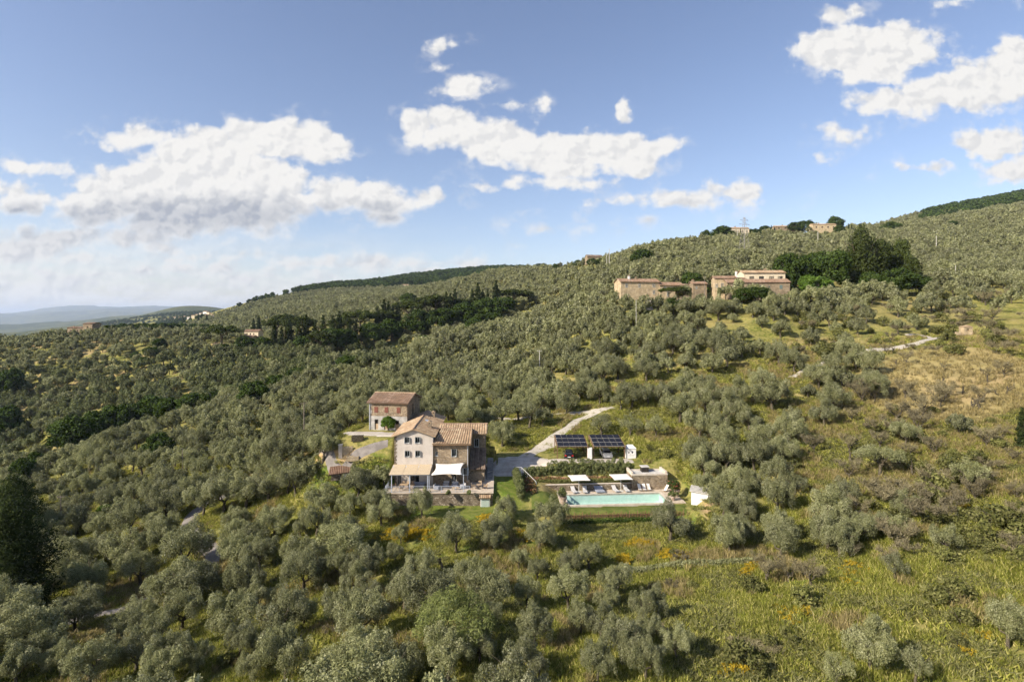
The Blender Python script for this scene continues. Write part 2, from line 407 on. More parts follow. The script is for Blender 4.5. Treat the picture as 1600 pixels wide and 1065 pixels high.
def water_mat():
    m, n, b, g, out = new_mat('pool_water_surface')
    n.nodes.remove(b)
    tr = n.nodes.new('ShaderNodeBsdfTransparent'); tr.inputs[0].default_value = (0.82, 0.91, 0.90, 1)
    gl = n.nodes.new('ShaderNodeBsdfGlossy'); gl.inputs['Roughness'].default_value = 0.04
    lw = n.nodes.new('ShaderNodeLayerWeight'); lw.inputs[0].default_value = 0.5
    fr = g.m('MULTIPLY_ADD', g.m('POWER', lw.outputs['Facing'], 5.0), 0.8, 0.02)
    tc = n.nodes.new('ShaderNodeTexCoord')
    bn = n.nodes.new('ShaderNodeBump'); bn.inputs['Distance'].default_value = 0.012
    n.links.new(g.noise(tc.outputs['Object'], 2.4, 4, 0.6), bn.inputs['Height'])
    n.links.new(bn.outputs[0], gl.inputs['Normal'])
    mx = n.nodes.new('ShaderNodeMixShader'); n.links.new(fr, mx.inputs[0])
    n.links.new(tr.outputs[0], mx.inputs[1]); n.links.new(gl.outputs[0], mx.inputs[2])
    n.links.new(mx.outputs[0], out.inputs[0])
    return m


water_surface = water_mat()


# ------------------------------------------------------------------ mesh helpers
def mesh_np(name, V, F, mats=(), midx=None, attrs=None, smooth=False):
    """V (n,3), F (m,k) with one k: a mesh made in one go"""
    me = bpy.data.meshes.new(name)
    V = np.asarray(V, np.float32); F = np.asarray(F, np.int32)
    k = F.shape[1]
    me.vertices.add(len(V)); me.vertices.foreach_set('co', V.ravel())
    me.loops.add(F.size); me.loops.foreach_set('vertex_index', F.ravel())
    me.polygons.add(len(F))
    me.polygons.foreach_set('loop_start', np.arange(0, F.size, k, dtype=np.int32))
    if midx is not None: me.polygons.foreach_set('material_index', np.asarray(midx, np.int32))
    if smooth: me.polygons.foreach_set('use_smooth', np.ones(len(F), bool))
    for m in mats: me.materials.append(m)
    for an, (typ, dom, arr) in (attrs or {}).items():
        a = me.attributes.new(an, typ, dom)
        a.data.foreach_set('vector' if typ == 'FLOAT_VECTOR' else ('color' if typ == 'FLOAT_COLOR' else 'value'), np.asarray(arr, np.float32 if typ != 'INT' else np.int32).ravel())
    me.update(calc_edges=True)
    me.validate()
    return me


def link(name, me, parent=None):
    o = bpy.data.objects.new(name, me); COL.objects.link(o)
    if parent is not None: o.parent = parent
    return o


def tag(o, label=None, cat=None, group=None, kind=None):
    if label: o['label'] = label
    if cat: o['category'] = cat
    if group: o['group'] = group
    if kind: o['kind'] = kind
    return o


def thing(name, label, cat, loc=(0, 0, 0), rz=0.0, group=None):
    o = bpy.data.objects.new(name, None); COL.objects.link(o)
    o.location = loc; o.rotation_euler = (0, 0, rz); o.empty_display_size = 0.3
    return tag(o, label, cat, group)


def copy_thing(root, loc, rz, label, group=None, scale=None):
    r = root.copy(); COL.objects.link(r); r.location = loc; r.rotation_euler = (0, 0, rz)
    r['label'] = label
    if group: r['group'] = group
    if scale is not None: r.scale = (scale,) * 3 if not hasattr(scale, '__len__') else scale
    for ch in [c for c in KIDS.get(root.name, [])]:
        c = ch.copy(); COL.objects.link(c); c.parent = r
        for gch in KIDS.get(ch.name, []):
            d = gch.copy(); COL.objects.link(d); d.parent = c
    return r


KIDS = {}


class MB:
    """collects faces and links them as one mesh object"""
    def __init__(s):
        s.v = []; s.f = []; s.m = []; s.t = []; s.cur = 0
    def add(s, vs, fs, tv=None):
        o = len(s.v); s.v += [tuple(p) for p in vs]
        s.t += [tuple(p) for p in tv] if tv is not None else [(0, 0, 0)] * len(vs)
        for f in fs: s.f.append([i + o for i in f]); s.m.append(s.cur)
        return s
    def quad(s, a, b, c, d): return s.add([a, b, c, d], [(0, 1, 2, 3)])
    def poly(s, pts): return s.add(pts, [tuple(range(len(pts)))])
    def box(s, x0, x1, y0, y1, z0, z1):
        vs = [(x0, y0, z0), (x1, y0, z0), (x1, y1, z0), (x0, y1, z0), (x0, y0, z1), (x1, y0, z1), (x1, y1, z1), (x0, y1, z1)]
        return s.add(vs, [(0, 3, 2, 1), (4, 5, 6, 7), (0, 1, 5, 4), (1, 2, 6, 5), (2, 3, 7, 6), (3, 0, 4, 7)])
    def obox(s, c, sx, sy, sz, rz=0.0, rx=0.0, ry=0.0):
        M = Matrix.Rotation(rz, 3, 'Z') @ Matrix.Rotation(ry, 3, 'Y') @ Matrix.Rotation(rx, 3, 'X')
        c = Vector(c); vs = []
        for dz in (-.5, .5):
            for (dx, dy) in ((-.5, -.5), (.5, -.5), (.5, .5), (-.5, .5)):
                vs.append(tuple(c + M @ Vector((dx * sx, dy * sy, dz * sz))))
        return s.add(vs, [(0, 3, 2, 1), (4, 5, 6, 7), (0, 1, 5, 4), (1, 2, 6, 5), (2, 3, 7, 6), (3, 0, 4, 7)])
    def prism(s, pts, z0, z1):
        n = len(pts)
        vs = [(p[0], p[1], z0) for p in pts] + [(p[0], p[1], z1) for p in pts]
        return s.add(vs, [tuple(range(n - 1, -1, -1)), tuple(range(n, 2 * n))] + [(i, (i + 1) % n, n + (i + 1) % n, n + i) for i in range(n)])
    def extr_y(s, pts, y0, y1):
        """profile in x,z extruded along y"""
        n = len(pts)
        vs = [(p[0], y0, p[1]) for p in pts] + [(p[0], y1, p[1]) for p in pts]
        return s.add(vs, [tuple(range(n)), tuple(range(2 * n - 1, n - 1, -1))] + [((i + 1) % n, i, n + i, n + (i + 1) % n) for i in range(n)])
    def extr_x(s, pts, x0, x1):
        n = len(pts)
        vs = [(x0, p[0], p[1]) for p in pts] + [(x1, p[0], p[1]) for p in pts]
        return s.add(vs, [tuple(range(n - 1, -1, -1)), tuple(range(n, 2 * n))] + [(i, (i + 1) % n, n + (i + 1) % n, n + i) for i in range(n)])
    def tube(s, p0, p1, r0, r1=None, n=6, cap=True):
        r1 = r0 if r1 is None else r1
        p0 = Vector(p0); p1 = Vector(p1); d = (p1 - p0)
        if d.length < 1e-6: return s
        d.normalize(); a = d.orthogonal().normalized(); b = d.cross(a)
        vs = []
        for (p, r) in ((p0, r0), (p1, r1)):
            for i in range(n):
                t = 2 * math.pi * i / n
                vs.append(tuple(p + a * math.cos(t) * r + b * math.sin(t) * r))
        fs = [(i, (i + 1) % n, n + (i + 1) % n, n + i) for i in range(n)]
        if cap: fs += [tuple(range(n - 1, -1, -1)), tuple(range(n, 2 * n))]
        return s.add(vs, fs)
    def path(s, pts, rs, n=6):
        for i in range(len(pts) - 1): s.tube(pts[i], pts[i + 1], rs[i], rs[i + 1], n, cap=(i == len(pts) - 2 or i == 0))
        return s
    def lathe(s, prof, c=(0, 0, 0), n=12):
        vs = []; k = len(prof)
        for (r, z) in prof:
            for i in range(n):
                t = 2 * math.pi * i / n
                vs.append((c[0] + r * math.cos(t), c[1] + r * math.sin(t), c[2] + z))
        fs = []
        for j in range(k - 1):
            for i in range(n): fs.append((j * n + i, j * n + (i + 1) % n, (j + 1) * n + (i + 1) % n, (j + 1) * n + i))
        fs.append(tuple(range((k - 1) * n, k * n)))
        return s.add(vs, fs)
    def wall(s, x0, y0, x1, y1, z0, z1, holes=(), dep=0.2):
        """wall face from (x0,y0) to (x1,y1), outside to the right of that direction; holes (u0,u1,v0,v1) in metres with reveals"""
        Lw = math.hypot(x1 - x0, y1 - y0); ex, ey = (x1 - x0) / Lw, (y1 - y0) / Lw
        nx, ny = ey, -ex
        us = sorted({0.0, Lw} | {h[0] for h in holes} | {h[1] for h in holes})
        zs = sorted({0.0, z1 - z0} | {h[2] for h in holes} | {h[3] for h in holes})
        def P_(u, v, d=0.0): return (x0 + ex * u - nx * d, y0 + ey * u - ny * d, z0 + v)
        for i in range(len(us) - 1):
            for j in range(len(zs) - 1):
                uc, vc = (us[i] + us[i + 1]) / 2, (zs[j] + zs[j + 1]) / 2
                if any(h[0] < uc < h[1] and h[2] < vc < h[3] for h in holes): continue
                s.quad(P_(us[i], zs[j]), P_(us[i + 1], zs[j]), P_(us[i + 1], zs[j + 1]), P_(us[i], zs[j + 1]))
        for (a, b, c, d) in holes:
            s.quad(P_(a, c), P_(a, c, dep), P_(a, d, dep), P_(a, d)); s.quad(P_(b, d), P_(b, d, dep), P_(b, c, dep), P_(b, c))
            s.quad(P_(a, d), P_(a, d, dep), P_(b, d, dep), P_(b, d)); s.quad(P_(b, c), P_(b, c, dep), P_(a, c, dep), P_(a, c))
        return s
    def roof(s, e0, e1, r1, r0, per=0.42, amp=0.10, th=0.10):
        """tiled slope between eave e0-e1 and ridge r0-r1: rounded courses running up the slope"""
        e0, e1, r1, r0 = map(Vector, (e0, e1, r1, r0))
        Lx = max((e1 - e0).length, (r1 - r0).length); Ly = max((r0 - e0).length, (r1 - e1).length)
        nrm = (e1 - e0).cross(r0 - e0).normalized()
        if nrm.z < 0: nrm = -nrm
        nu = max(2, int(round(Lx / per)) * 4); nv = max(2, int(round(Ly / 0.42)))
        vs = []; tv = []
        for j in range(nv + 1):
            for jj in ((0,) if j == nv else (0, 1)):
                vv_ = (j + jj * 0.985) / nv
                for i in range(nu + 1):
                    uu = i / nu
                    p = (e0.lerp(e1, uu)).lerp(r0.lerp(r1, uu), vv_)
                    h = amp * (1 - abs(math.cos(math.pi * (i % 4) / 4)) if False else (0, .8, 1, .8)[i % 4]) + 0.022 * (1 - jj)
                    vs.append(tuple(p + nrm * (th + h))); tv.append((uu * Lx / per + 0.01, j + 0.5, 0.5))
        rows = 2 * nv + 1
        fs = [(j * (nu + 1) + i, j * (nu + 1) + i + 1, (j + 1) * (nu + 1) + i + 1, (j + 1) * (nu + 1) + i) for j in range(rows - 1) for i in range(nu)]
        s.add(vs, fs, tv)
        # underside and edges
        a, b, c, d = e0, e1, r1, r0
        up = nrm * (th + 0.015)
        s.add([a, b, c, d], [(0, 3, 2, 1)])
        for p, q in ((a, b), (b, c), (c, d), (d, a)): s.quad(tuple(p), tuple(q), tuple(q + up), tuple(p + up))
        return s
    def build(s, name, mats, parent=None, smooth=False, bevel=0.0):
        me = bpy.data.meshes.new(name)
        me.from_pydata(s.v, [], s.f)
        if not isinstance(mats, (list, tuple)): mats = [mats]
        for m in mats: me.materials.append(m)
        me.polygons.foreach_set('material_index', s.m)
        if any(t[1] for t in s.t):
            a = me.attributes.new('tile', 'FLOAT_VECTOR', 'POINT'); a.data.foreach_set('vector', np.asarray(s.t, np.float32).ravel())
        if smooth: me.polygons.foreach_set('use_smooth', [True] * len(s.f))
        me.update()
        o = link(name, me, parent)
        if parent is not None: KIDS.setdefault(parent.name, []).append(o)
        if bevel:
            bv = o.modifiers.new('bevel', 'BEVEL'); bv.width = bevel; bv.segments = 2; bv.limit_method = 'ANGLE'
        return o
# ------------------------------------------------------------------ the lie of the land
def wpt(px, py, D):
    """bearing and dip (given as photo pixels) at distance D -> world point"""
    return ((px - 800) / FPX * D, D, CAMZ - (py - HOR) / FPX * D)


K = 0.8   # distances below were first written for a longer lens
PROF = {
 -1400: [(55,1110),(85,1000),(120,905),(160,835),(230,770),(300,700),(450,600),(550,560),(700,560),(1200,580),(2500,550),(10000,510),(30000,492),(38000,505)],
 -600: [(55,1110),(85,1000),(120,900),(160,830),(230,770),(300,700),(450,600),(550,560),(700,560),(1200,580),(2500,550),(10000,510),(30000,492),(38000,505)],
 0: [(55,1090),(85,975),(120,870),(160,790),(200,762),(230,758),(300,705),(360,645),(450,575),(550,538),(700,552),(1200,575),(2500,545),(4500,520),(7000,530),(10000,508),(14000,515),(22000,494),(30000,492),(38000,505)],
 100: [(55,1085),(85,968),(120,865),(160,782),(195,730),(225,725),(300,680),(360,628),(450,565),(550,527),(700,540),(1200,560),(2500,535),(4500,512),(7000,520),(10000,500),(14000,508),(22000,488),(30000,481),(38000,500)],
 200: [(55,1080),(85,960),(120,850),(160,765),(200,690),(220,688),(260,690),(300,660),(360,610),(450,555),(550,524),(620,520),(750,532),(1200,540),(2500,520),(4500,498),(7000,505),(10000,492),(14000,500),(22000,485),(30000,479),(38000,500)],
 300: [(55,1075),(85,950),(107,860),(140,780),(170,715),(200,672),(225,655),(260,658),(300,634),(360,592),(450,548),(540,524),(620,524),(750,522),(1200,512),(1800,500),(2500,497),(4500,489),(6000,484),(8000,495),(14000,500),(22000,486),(30000,485),(38000,500)],
 400: [(55,1070),(85,930),(107,835),(130,775),(160,715),(200,660),(235,628),(270,630),(320,600),(380,568),(430,545),(480,535),(560,530),(700,513),(900,497),(1200,484),(1700,470),(2100,472),(3000,490),(5000,492),(9000,495),(20000,490),(38000,500)],
 500: [(55,1060),(80,930),(107,805),(130,735),(150,705),(180,660),(215,622),(250,596),(280,598),(320,584),(380,556),(430,533),(480,520),(560,508),(700,495),(900,480),(1200,467),(1700,452),(2100,451),(3000,470),(8000,492),(38000,500)],
 600: [(55,1050),(80,915),(100,820),(107,792),(118,745),(130,680),(165,645),(200,618),(250,588),(285,573),(330,580),(380,562),(430,542),(480,522),(550,507),(700,486),(900,466),(1100,462),(1500,450),(2000,440),(2400,442),(4000,465),(38000,500)],
 700: [(55,1030),(80,905),(100,815),(107,787),(118,748),(130,690),(165,645),(210,604),(260,570),(310,541),(340,536),(380,541),(430,528),(480,505),(550,491),(700,469),(900,449),(1050,444),(1300,450),(1800,434),(2200,428),(2800,435),(38000,500)],
 800: [(55,1020),(80,900),(100,810),(107,787),(120,733),(130,705),(165,645),(210,595),(260,558),(320,530),(375,514),(430,514),(500,499),(560,483),(700,456),(850,434),(1000,424),(1200,428),(1800,426),(2300,419),(3000,430),(38000,500)],
 900: [(55,1020),(80,902),(100,812),(107,787),(118,748),(127,714),(165,632),(210,568),(260,515),(320,490),(380,476),(430,467),(500,453),(600,434),(700,420),(800,414),(1000,420),(1500,424),(3000,440),(38000,500)],
 1000: [(55,1020),(80,905),(100,815),(107,789),(118,746),(127,713),(165,612),(210,538),(262,471),(330,443),(420,419),(500,405),(600,394),(750,402),(1500,424),(38000,500)],
 1100: [(55,1020),(80,890),(100,802),(107,778),(118,738),(127,702),(150,638),(180,572),(210,522),(260,468),(330,434),(420,405),(520,386),(650,379),(800,383),(1500,410),(38000,500)],
 1200: [(55,1018),(80,880),(107,765),(125,695),(150,625),(180,565),(210,518),(245,468),(270,460),(330,432),(420,406),(550,384),(700,370),(800,367),(1000,375),(38000,500)],
 1300: [(55,1014),(80,865),(107,748),(125,682),(150,613),(180,558),(210,518),(250,476),(280,460),(330,434),(420,408),(550,386),(700,369),(820,361),(1000,368),(1300,375),(38000,500)],
 1400: [(55,1010),(80,850),(107,730),(125,668),(150,600),(180,552),(210,515),(260,475),(290,458),(340,436),(420,410),(550,384),(700,366),(850,355),(1000,354),(1300,348),(1700,345),(2500,370),(38000,500)],
 1500: [(55,1005),(80,835),(107,712),(125,650),(150,590),(180,545),(210,510),(260,475),(300,453),(420,413),(550,383),(700,361),(900,343),(1100,337),(1400,329),(1900,322),(2500,340),(38000,500)],
 1600: [(55,1000),(80,820),(107,700),(125,640),(150,580),(180,540),(210,505),(260,472),(300,450),(420,415),(550,382),(700,354),(900,330),(1200,316),(1600,308),(2200,306),(3000,330),(38000,500)],
 2300: [(55,980),(80,790),(107,660),(150,550),(210,490),(300,440),(420,405),(700,330),(1200,290),(2200,280),(38000,500)],
 3000: [(55,980),(80,790),(107,660),(150,550),(210,490),(300,440),(420,405),(700,330),(1200,290),(2200,280),(38000,500)],
}


def pchip(x, y, xq):
    x = np.asarray(x, float); y = np.asarray(y, float); xq = np.asarray(xq, float)
    h = np.diff(x); d = np.diff(y) / h
    m = np.zeros(len(x))
    m[0] = d[0]; m[-1] = d[-1]
    for i in range(1, len(x) - 1):
        if d[i - 1] * d[i] <= 0: m[i] = 0
        else:
            w1 = 2 * h[i] + h[i - 1]; w2 = h[i] + 2 * h[i - 1]
            m[i] = (w1 + w2) / (w1 / d[i - 1] + w2 / d[i])
    k = np.clip(np.searchsorted(x, xq) - 1, 0, len(x) - 2)
    t = np.clip((xq - x[k]) / h[k], 0, 1)
    return ((1 + 2 * t) * (1 - t) ** 2) * y[k] + t * (1 - t) ** 2 * h[k] * m[k] + t * t * (3 - 2 * t) * y[k + 1] + t * t * (t - 1) * h[k] * m[k + 1]


_cols = sorted(PROF)
GX = np.concatenate([np.arange(-1400, -120, 20), np.arange(-120, 1720, 3), np.arange(1720, 3001, 20)]).astype(float)
GD = np.concatenate([np.geomspace(4, 30, 14)[:-1], np.geomspace(30, 260, 430)[:-1], np.geomspace(260, 1700, 230)[:-1], np.geomspace(1700, 32000, 150)])
_lg = np.log(GD)
_ZC = []
for c in _cols:
    pts = [(D * K, CAMZ - (py - HOR) / 1067.0 * D) for (D, py) in PROF[c]]
    z0 = pts[0][1]
    pts = [(3.0, z0), (20.0, z0), (34.0, z0)] + pts
    _ZC.append(pchip([math.log(p[0]) for p in pts], [p[1] for p in pts], _lg))
_ZC = np.array(_ZC)                       # columns x distances
GZ = np.zeros((len(GX), len(GD)))
for j in range(len(GD)): GZ[:, j] = pchip(_cols, _ZC[:, j], GX)


def hash2(ix, iy, s):
    h = np.sin(ix * 127.1 + iy * 311.7 + s * 74.7) * 43758.5453
    return h - np.floor(h)


def vnoise(x, y, s=0):
    ix = np.floor(x); iy = np.floor(y); fx = x - ix; fy = y - iy
    fx = fx * fx * (3 - 2 * fx); fy = fy * fy * (3 - 2 * fy)
    a = hash2(ix, iy, s); b = hash2(ix + 1, iy, s); c = hash2(ix, iy + 1, s); d = hash2(ix + 1, iy + 1, s)
    return (a * (1 - fx) + b * fx) * (1 - fy) + (c * (1 - fx) + d * fx) * fy - 0.5


def fbm(x, y, oct=4, s=0):
    r = 0; a = 1.0
    for i in range(oct):
        r = r + a * vnoise(x * 2 ** i, y * 2 ** i, s + i * 13); a *= 0.5
    return r


XX = (GX[:, None] - 800) / FPX * GD[None, :]
YY = np.broadcast_to(GD[None, :], XX.shape).copy()
near = np.clip((300 - YY) / 250, 0, 1)
GZ += fbm(XX / 7, YY / 7, 4, 3) * 0.55 * np.clip(near + 0.35, 0, 1)
# farming terraces: low banks that follow the contours
def terr(z, step, k):
    q = z / step; f = q - np.floor(q)
    return step * (np.floor(q) + np.clip((f - 0.62) / 0.38, 0, 1)) * k + z * (1 - k)
tmask = np.clip((YY - 100) / 40, 0, 1) * np.clip((520 - YY) / 200, 0, 1)
tz = terr(GZ + fbm(XX / 40, YY / 40, 2, 9) * 3, 2.4, 0.55) - fbm(XX / 40, YY / 40, 2, 9) * 3 * 1.0
GZ = GZ * (1 - tmask) + tz * tmask
far = np.clip((YY - 900) / 2500, 0, 1)
GZ += fbm(XX / 1500, YY / 1500, 5, 21) * far * np.clip(YY / 90, 0, 160)
GZ += fbm(XX / 220, YY / 220, 4, 5) * np.clip((YY - 350) / 900, 0, 1) * 10 * (1 - far * 0.4)


def smooth(t):
    t = np.clip(t, 0, 1); return t * t * (3 - 2 * t)


class Frame:
    def __init__(s, ox, oy, oz, rz):
        s.o = (ox, oy, oz); s.rz = rz; s.c = math.cos(rz); s.s = math.sin(rz)
    def w(s, x, y, z=0.0): return (s.o[0] + s.c * x - s.s * y, s.o[1] + s.s * x + s.c * y, s.o[2] + z)
    def l(s, X, Y):
        dx = X - s.o[0]; dy = Y - s.o[1]
        return s.c * dx + s.s * dy, -s.s * dx + s.c * dy


HF = Frame(-19.36, 90.0, 2.3, R(1.2))                     # farmhouse, origin at the left front corner of the plastered block
_p = wpt(577, 671, 102.0)
OF = Frame(_p[0], 102.0, _p[2], R(-8.6))                  # outbuilding
_p = wpt(889.5, 788.5, 85.6)
PF = Frame(_p[0], 85.6, 0.55, R(4.2))                     # pool: near left corner of the water
_p = wpt(867, 717, 102.0)
CF = Frame(_p[0], 102.0, 3.5, R(0.5))                     # car ports


def pad(fr, x0, x1, y0, y1, z, fall, k=1.0):
    """level ground inside a rectangle, easing into the slope over `fall` metres"""
    global GZ
    lx, ly = fr.l(XX, YY)
    dd = np.hypot(np.maximum(np.maximum(x0 - lx, lx - x1), 0), np.maximum(np.maximum(y0 - ly, ly - y1), 0))
    w = smooth(1 - dd / fall) * k
    GZ = GZ * (1 - w) + z * w


pad(OF, -3, 8.5, -5.5, 9.0, OF.o[2] - 0.02, 9.0)
_h = wpt(1100, 465, 206)
HAM = Frame(_h[0], 206.0, _h[2], 0.0)
pad(HAM, -31, 33, -2, 16, _h[2] - 0.9, 17)                # ledge of the hamlet
pad(CF, -12, 14.0, -3.6, 6.5, 3.45, 5.0)                  # yard and drive
pad(CF, -11, -3, -7, 2, 3.2, 4.0)
pad(PF, -7.5, 22, 7.0, 10.2, 1.7, 1.2)                    # flower bank
pad(PF, -8.2, 20, -3.1, 6.95, 0.42, 0.9)                  # pool level
pad(PF, -9, 17, -9.5, -4.2, -0.75, 1.6)
pad(HF, 16.6, 24, -3.0, 7.5, 1.9, 3.5)                    # lawn beside the house
pad(HF, -2.6, 16.2, -6.5, -4.3, 0.15, 2.5)
pad(HF, -0.2, 16.1, -3.2, 19, 2.18, 0.75)
_q = OF.w(2, -10)
PIT = Frame(PF.w(0, 0)[0], PF.w(0, 0)[1], 0.55, PF.rz)
_lx, _ly = PIT.l(XX, YY)
pit = (_lx > -0.5) & (_lx < 16.6) & (_ly > -0.5) & (_ly < 5.6)
GZ[pit] = -1.6                                            # the ground under the basin is dug out

_lgx = GX; _lgd = np.log(GD)


def zg(x, y):
    """terrain height under world points"""
    x = np.asarray(x, float); y = np.maximum(np.asarray(y, float), GD[0])
    px = x / y * FPX + 800
    i = np.clip(np.searchsorted(GX, px) - 1, 0, len(GX) - 2)
    j = np.clip(np.searchsorted(GD, y) - 1, 0, len(GD) - 2)
    a = np.clip((px - GX[i]) / (GX[i + 1] - GX[i]), 0, 1); b = np.clip((y - GD[j]) / (GD[j + 1] - GD[j]), 0, 1)
    return (GZ[i, j] * (1 - a) + GZ[i + 1, j] * a) * (1 - b) + (GZ[i, j + 1] * (1 - a) + GZ[i + 1, j + 1] * a) * b


GPY = HOR - (GZ - CAMZ) / GD[None, :] * FPX


def gp(px, py, dmin=20.0):
    """the first ground met along a bearing and dip"""
    i = int(np.clip(np.searchsorted(GX, px), 0, len(GX) - 1))
    j0 = int(np.searchsorted(GD, dmin))
    col = GPY[i, j0:]
    k = np.argmax(col <= py)
    if col[k] > py: k = int(np.argmin(col))
    if k > 0:
        a, b = col[k - 1], col[k]; t = (a - py) / (a - b) if a > b else 1.0
        t = min(max(t, 0), 1)
        D = GD[j0 + k - 1] * (1 - t) + GD[j0 + k] * t
    else: D = GD[j0]
    x = (px - 800) / FPX * D
    return (x, float(D), float(zg(x, D)))


_nx, _nd = GZ.shape
_ii, _jj = np.meshgrid(np.arange(_nx - 1), np.arange(_nd - 1), indexing='ij')
_a = (_ii * _nd + _jj).ravel()
_F = np.stack([_a, _a + _nd, _a + _nd + 1, _a + 1], 1)
_V = np.stack([XX.ravel(), YY.ravel(), GZ.ravel()], 1)
PPX = np.broadcast_to(GX[:, None], GZ.shape); PPY = GPY


def blob(cx, cy, rx, ry, D0=0, D1=1e9):
    """soft patch on the ground, given where it lies"""
    d = np.hypot((PPX - cx) / rx, (PPY - cy) / ry)
    return smooth((1.25 - d) / 0.6) * ((YY >= D0) & (YY <= D1))


dry = np.zeros(GZ.shape); lush = np.zeros(GZ.shape); bare = np.zeros(GZ.shape)
for (cx, cy, rx, ry, k) in [(1560, 660, 90, 50, .6), (1400, 660, 130, 40, .45), (1300, 800, 160, 20, .4), (1250, 620, 50, 16, .5), (1480, 610, 130, 50, 1.0), (1560, 560, 90, 45, .8), (1400, 580, 70, 25, .8), (1350, 745, 60, 14, .8), (1460, 560, 60, 20, .5), (1330, 640, 60, 20, .5), (1290, 540, 90, 14, .7), (1400, 490, 130, 22, .35), (1200, 655, 60, 20, .35), (860, 610, 60, 30, .5), (700, 620, 40, 25, .5), (1080, 560, 80, 20, .5)]:
    dry = np.maximum(dry, k * blob(cx, cy, rx, ry, 40, 240))
for (cx, cy, rx, ry, k) in [(800, 765, 34, 30, .9), (1000, 820, 110, 26, 1), (960, 845, 150, 30, .8), (560, 735, 70, 30, 1), (520, 745, 60, 30, .9), (1320, 700, 90, 26, .9), (1160, 600, 60, 20, .5), (880, 690, 30, 14, .8), (1110, 715, 60, 8, .9), (1090, 745, 26, 25, .9), (700, 800, 110, 20, .8), (470, 900, 100, 90, .5), (1450, 690, 120, 20, .7), (1300, 905, 60, 30, .6), (700, 850, 100, 50, .4)]:
    lush = np.maximum(lush, k * blob(cx, cy, rx, ry, 30, 200))
for (cx, cy, rx, ry, k) in [(1130, 790, 36, 26, 1), (1120, 655, 40, 16, .9), (520, 712, 60, 14, .8), (180, 900, 60, 30, .8), (150, 1000, 40, 28, 1), (280, 780, 50, 22, .7), (330, 860, 40, 16, .7), (920, 760, 90, 10, .5), (1500, 610, 60, 20, .3), (350, 870, 30, 20, .6), (215, 830, 60, 30, .5), (1560, 590, 40, 14, .4)]:
    bare = np.maximum(bare, k * blob(cx, cy, rx, ry, 30, 200))
bare = np.maximum(bare, 0.5 * smooth((fbm(XX / 14, YY / 14, 3, 31) - 0.12) / 0.2) * ((PPX < 640) & (YY > 200) & (YY < 420)))
wood = np.maximum(smooth((YY - 620) / 300) * smooth((fbm(XX / 160, YY / 160, 4, 77) + 0.18) / 0.25), smooth((YY - 2600) / 900) * (0.75 + 0.25 * fbm(XX / 700, YY / 700, 3, 11)))
_att = np.stack([dry.ravel(), lush.ravel(), bare.ravel(), np.ones(dry.size)], 1)
ground_me = mesh_np('ground', _V, _F, (), None, {'cover': ('FLOAT_COLOR', 'POINT', _att), 'wood': ('FLOAT', 'POINT', wood.ravel())}, smooth=True)
gm, gn, gb, gg, gout = new_mat('hillside')
_tc = gn.nodes.new('ShaderNodeTexCoord'); _v = _tc.outputs['Object']
_ca = gn.nodes.new('ShaderNodeAttribute'); _ca.attribute_name = 'cover'
_wa = gn.nodes.new('ShaderNodeAttribute'); _wa.attribute_name = 'wood'
_dr, _lu, _ba = gg.sep(_ca.outputs['Vector'])
n1 = gg.noise(_v, 0.16, 7, 0.66); n2 = gg.noise(_v, 1.3, 6, 0.7); n3 = gg.noise(_v, 0.035, 4, 0.6)
base = gg.mix(gg.ramp(n1, 0.38, 0.62), (0.125, 0.14, 0.030), (0.25, 0.23, 0.07))
base = gg.mix(gg.ramp(n2, 0.45, 0.68), base, (0.27, 0.235, 0.085))
base = gg.mix(gg.m('MULTIPLY', gg.ramp(n2, 0.50, 0.32), 0.75), base, (0.05, 0.07, 0.018))
base = gg.mix(gg.m('MULTIPLY', gg.ramp(n3, 0.5, 0.66), 0.5), base, (0.26, 0.205, 0.085))
base = gg.mix(gg.m('MULTIPLY', _lu, gg.ramp(n2, 0.2, 0.75, 1.0, 0.55)), base, (0.085, 0.135, 0.018))
base = gg.mix(gg.m('MULTIPLY', _dr, gg.ramp(n2, 0.25, 0.6, 0.55, 1.0)), base, (0.345, 0.275, 0.125))
base = gg.mix(gg.m('MULTIPLY', _ba, gg.ramp(n1, 0.35, 0.5)), base, (0.43, 0.30, 0.165))
wood_c = gg.mix(gg.ramp(gg.noise(_v, 0.06, 6, 0.7), 0.35, 0.65), (0.022, 0.034, 0.014), (0.07, 0.085, 0.036))
base = gg.mix(_wa.outputs['Fac'], base, wood_c)
gn.links.new(base, gb.inputs['Base Color'])
gb.inputs['Roughness'].default_value = 0.95; gb.inputs['Specular IOR Level'].default_value = 0.05
_bn = gn.nodes.new('ShaderNodeBump'); _bn.inputs['Distance'].default_value = 0.25
gn.links.new(n2, _bn.inputs['Height']); gn.links.new(_bn.outputs[0], gb.inputs['Normal'])
ground_me.materials.append(gm)
ground = link('ground', ground_me)
tag(ground, 'green and straw coloured hillside under the olive groves', 'ground', kind='structure')


# ------------------------------------------------------------------ roads and tracks: ribbons that follow the ground
ROADS = []


def dens(pts, step=0.8):
    out = [np.array(pts[0][:2], float)]
    P_ = [np.array(p[:2], float) for p in pts]
    n = len(P_)
    for i in range(n - 1):
        a, b = P_[max(i - 1, 0)], P_[i]; c, d = P_[i + 1], P_[min(i + 2, n - 1)]
        m = max(2, int(np.linalg.norm(c - b) / step))
        for k in range(1, m + 1):
            t = k / m
            out.append(0.5 * ((2 * b) + (-a + c) * t + (2 * a - 5 * b + 4 * c - d) * t * t + (-a + 3 * b - 3 * c + d) * t ** 3))
    return np.array(out)


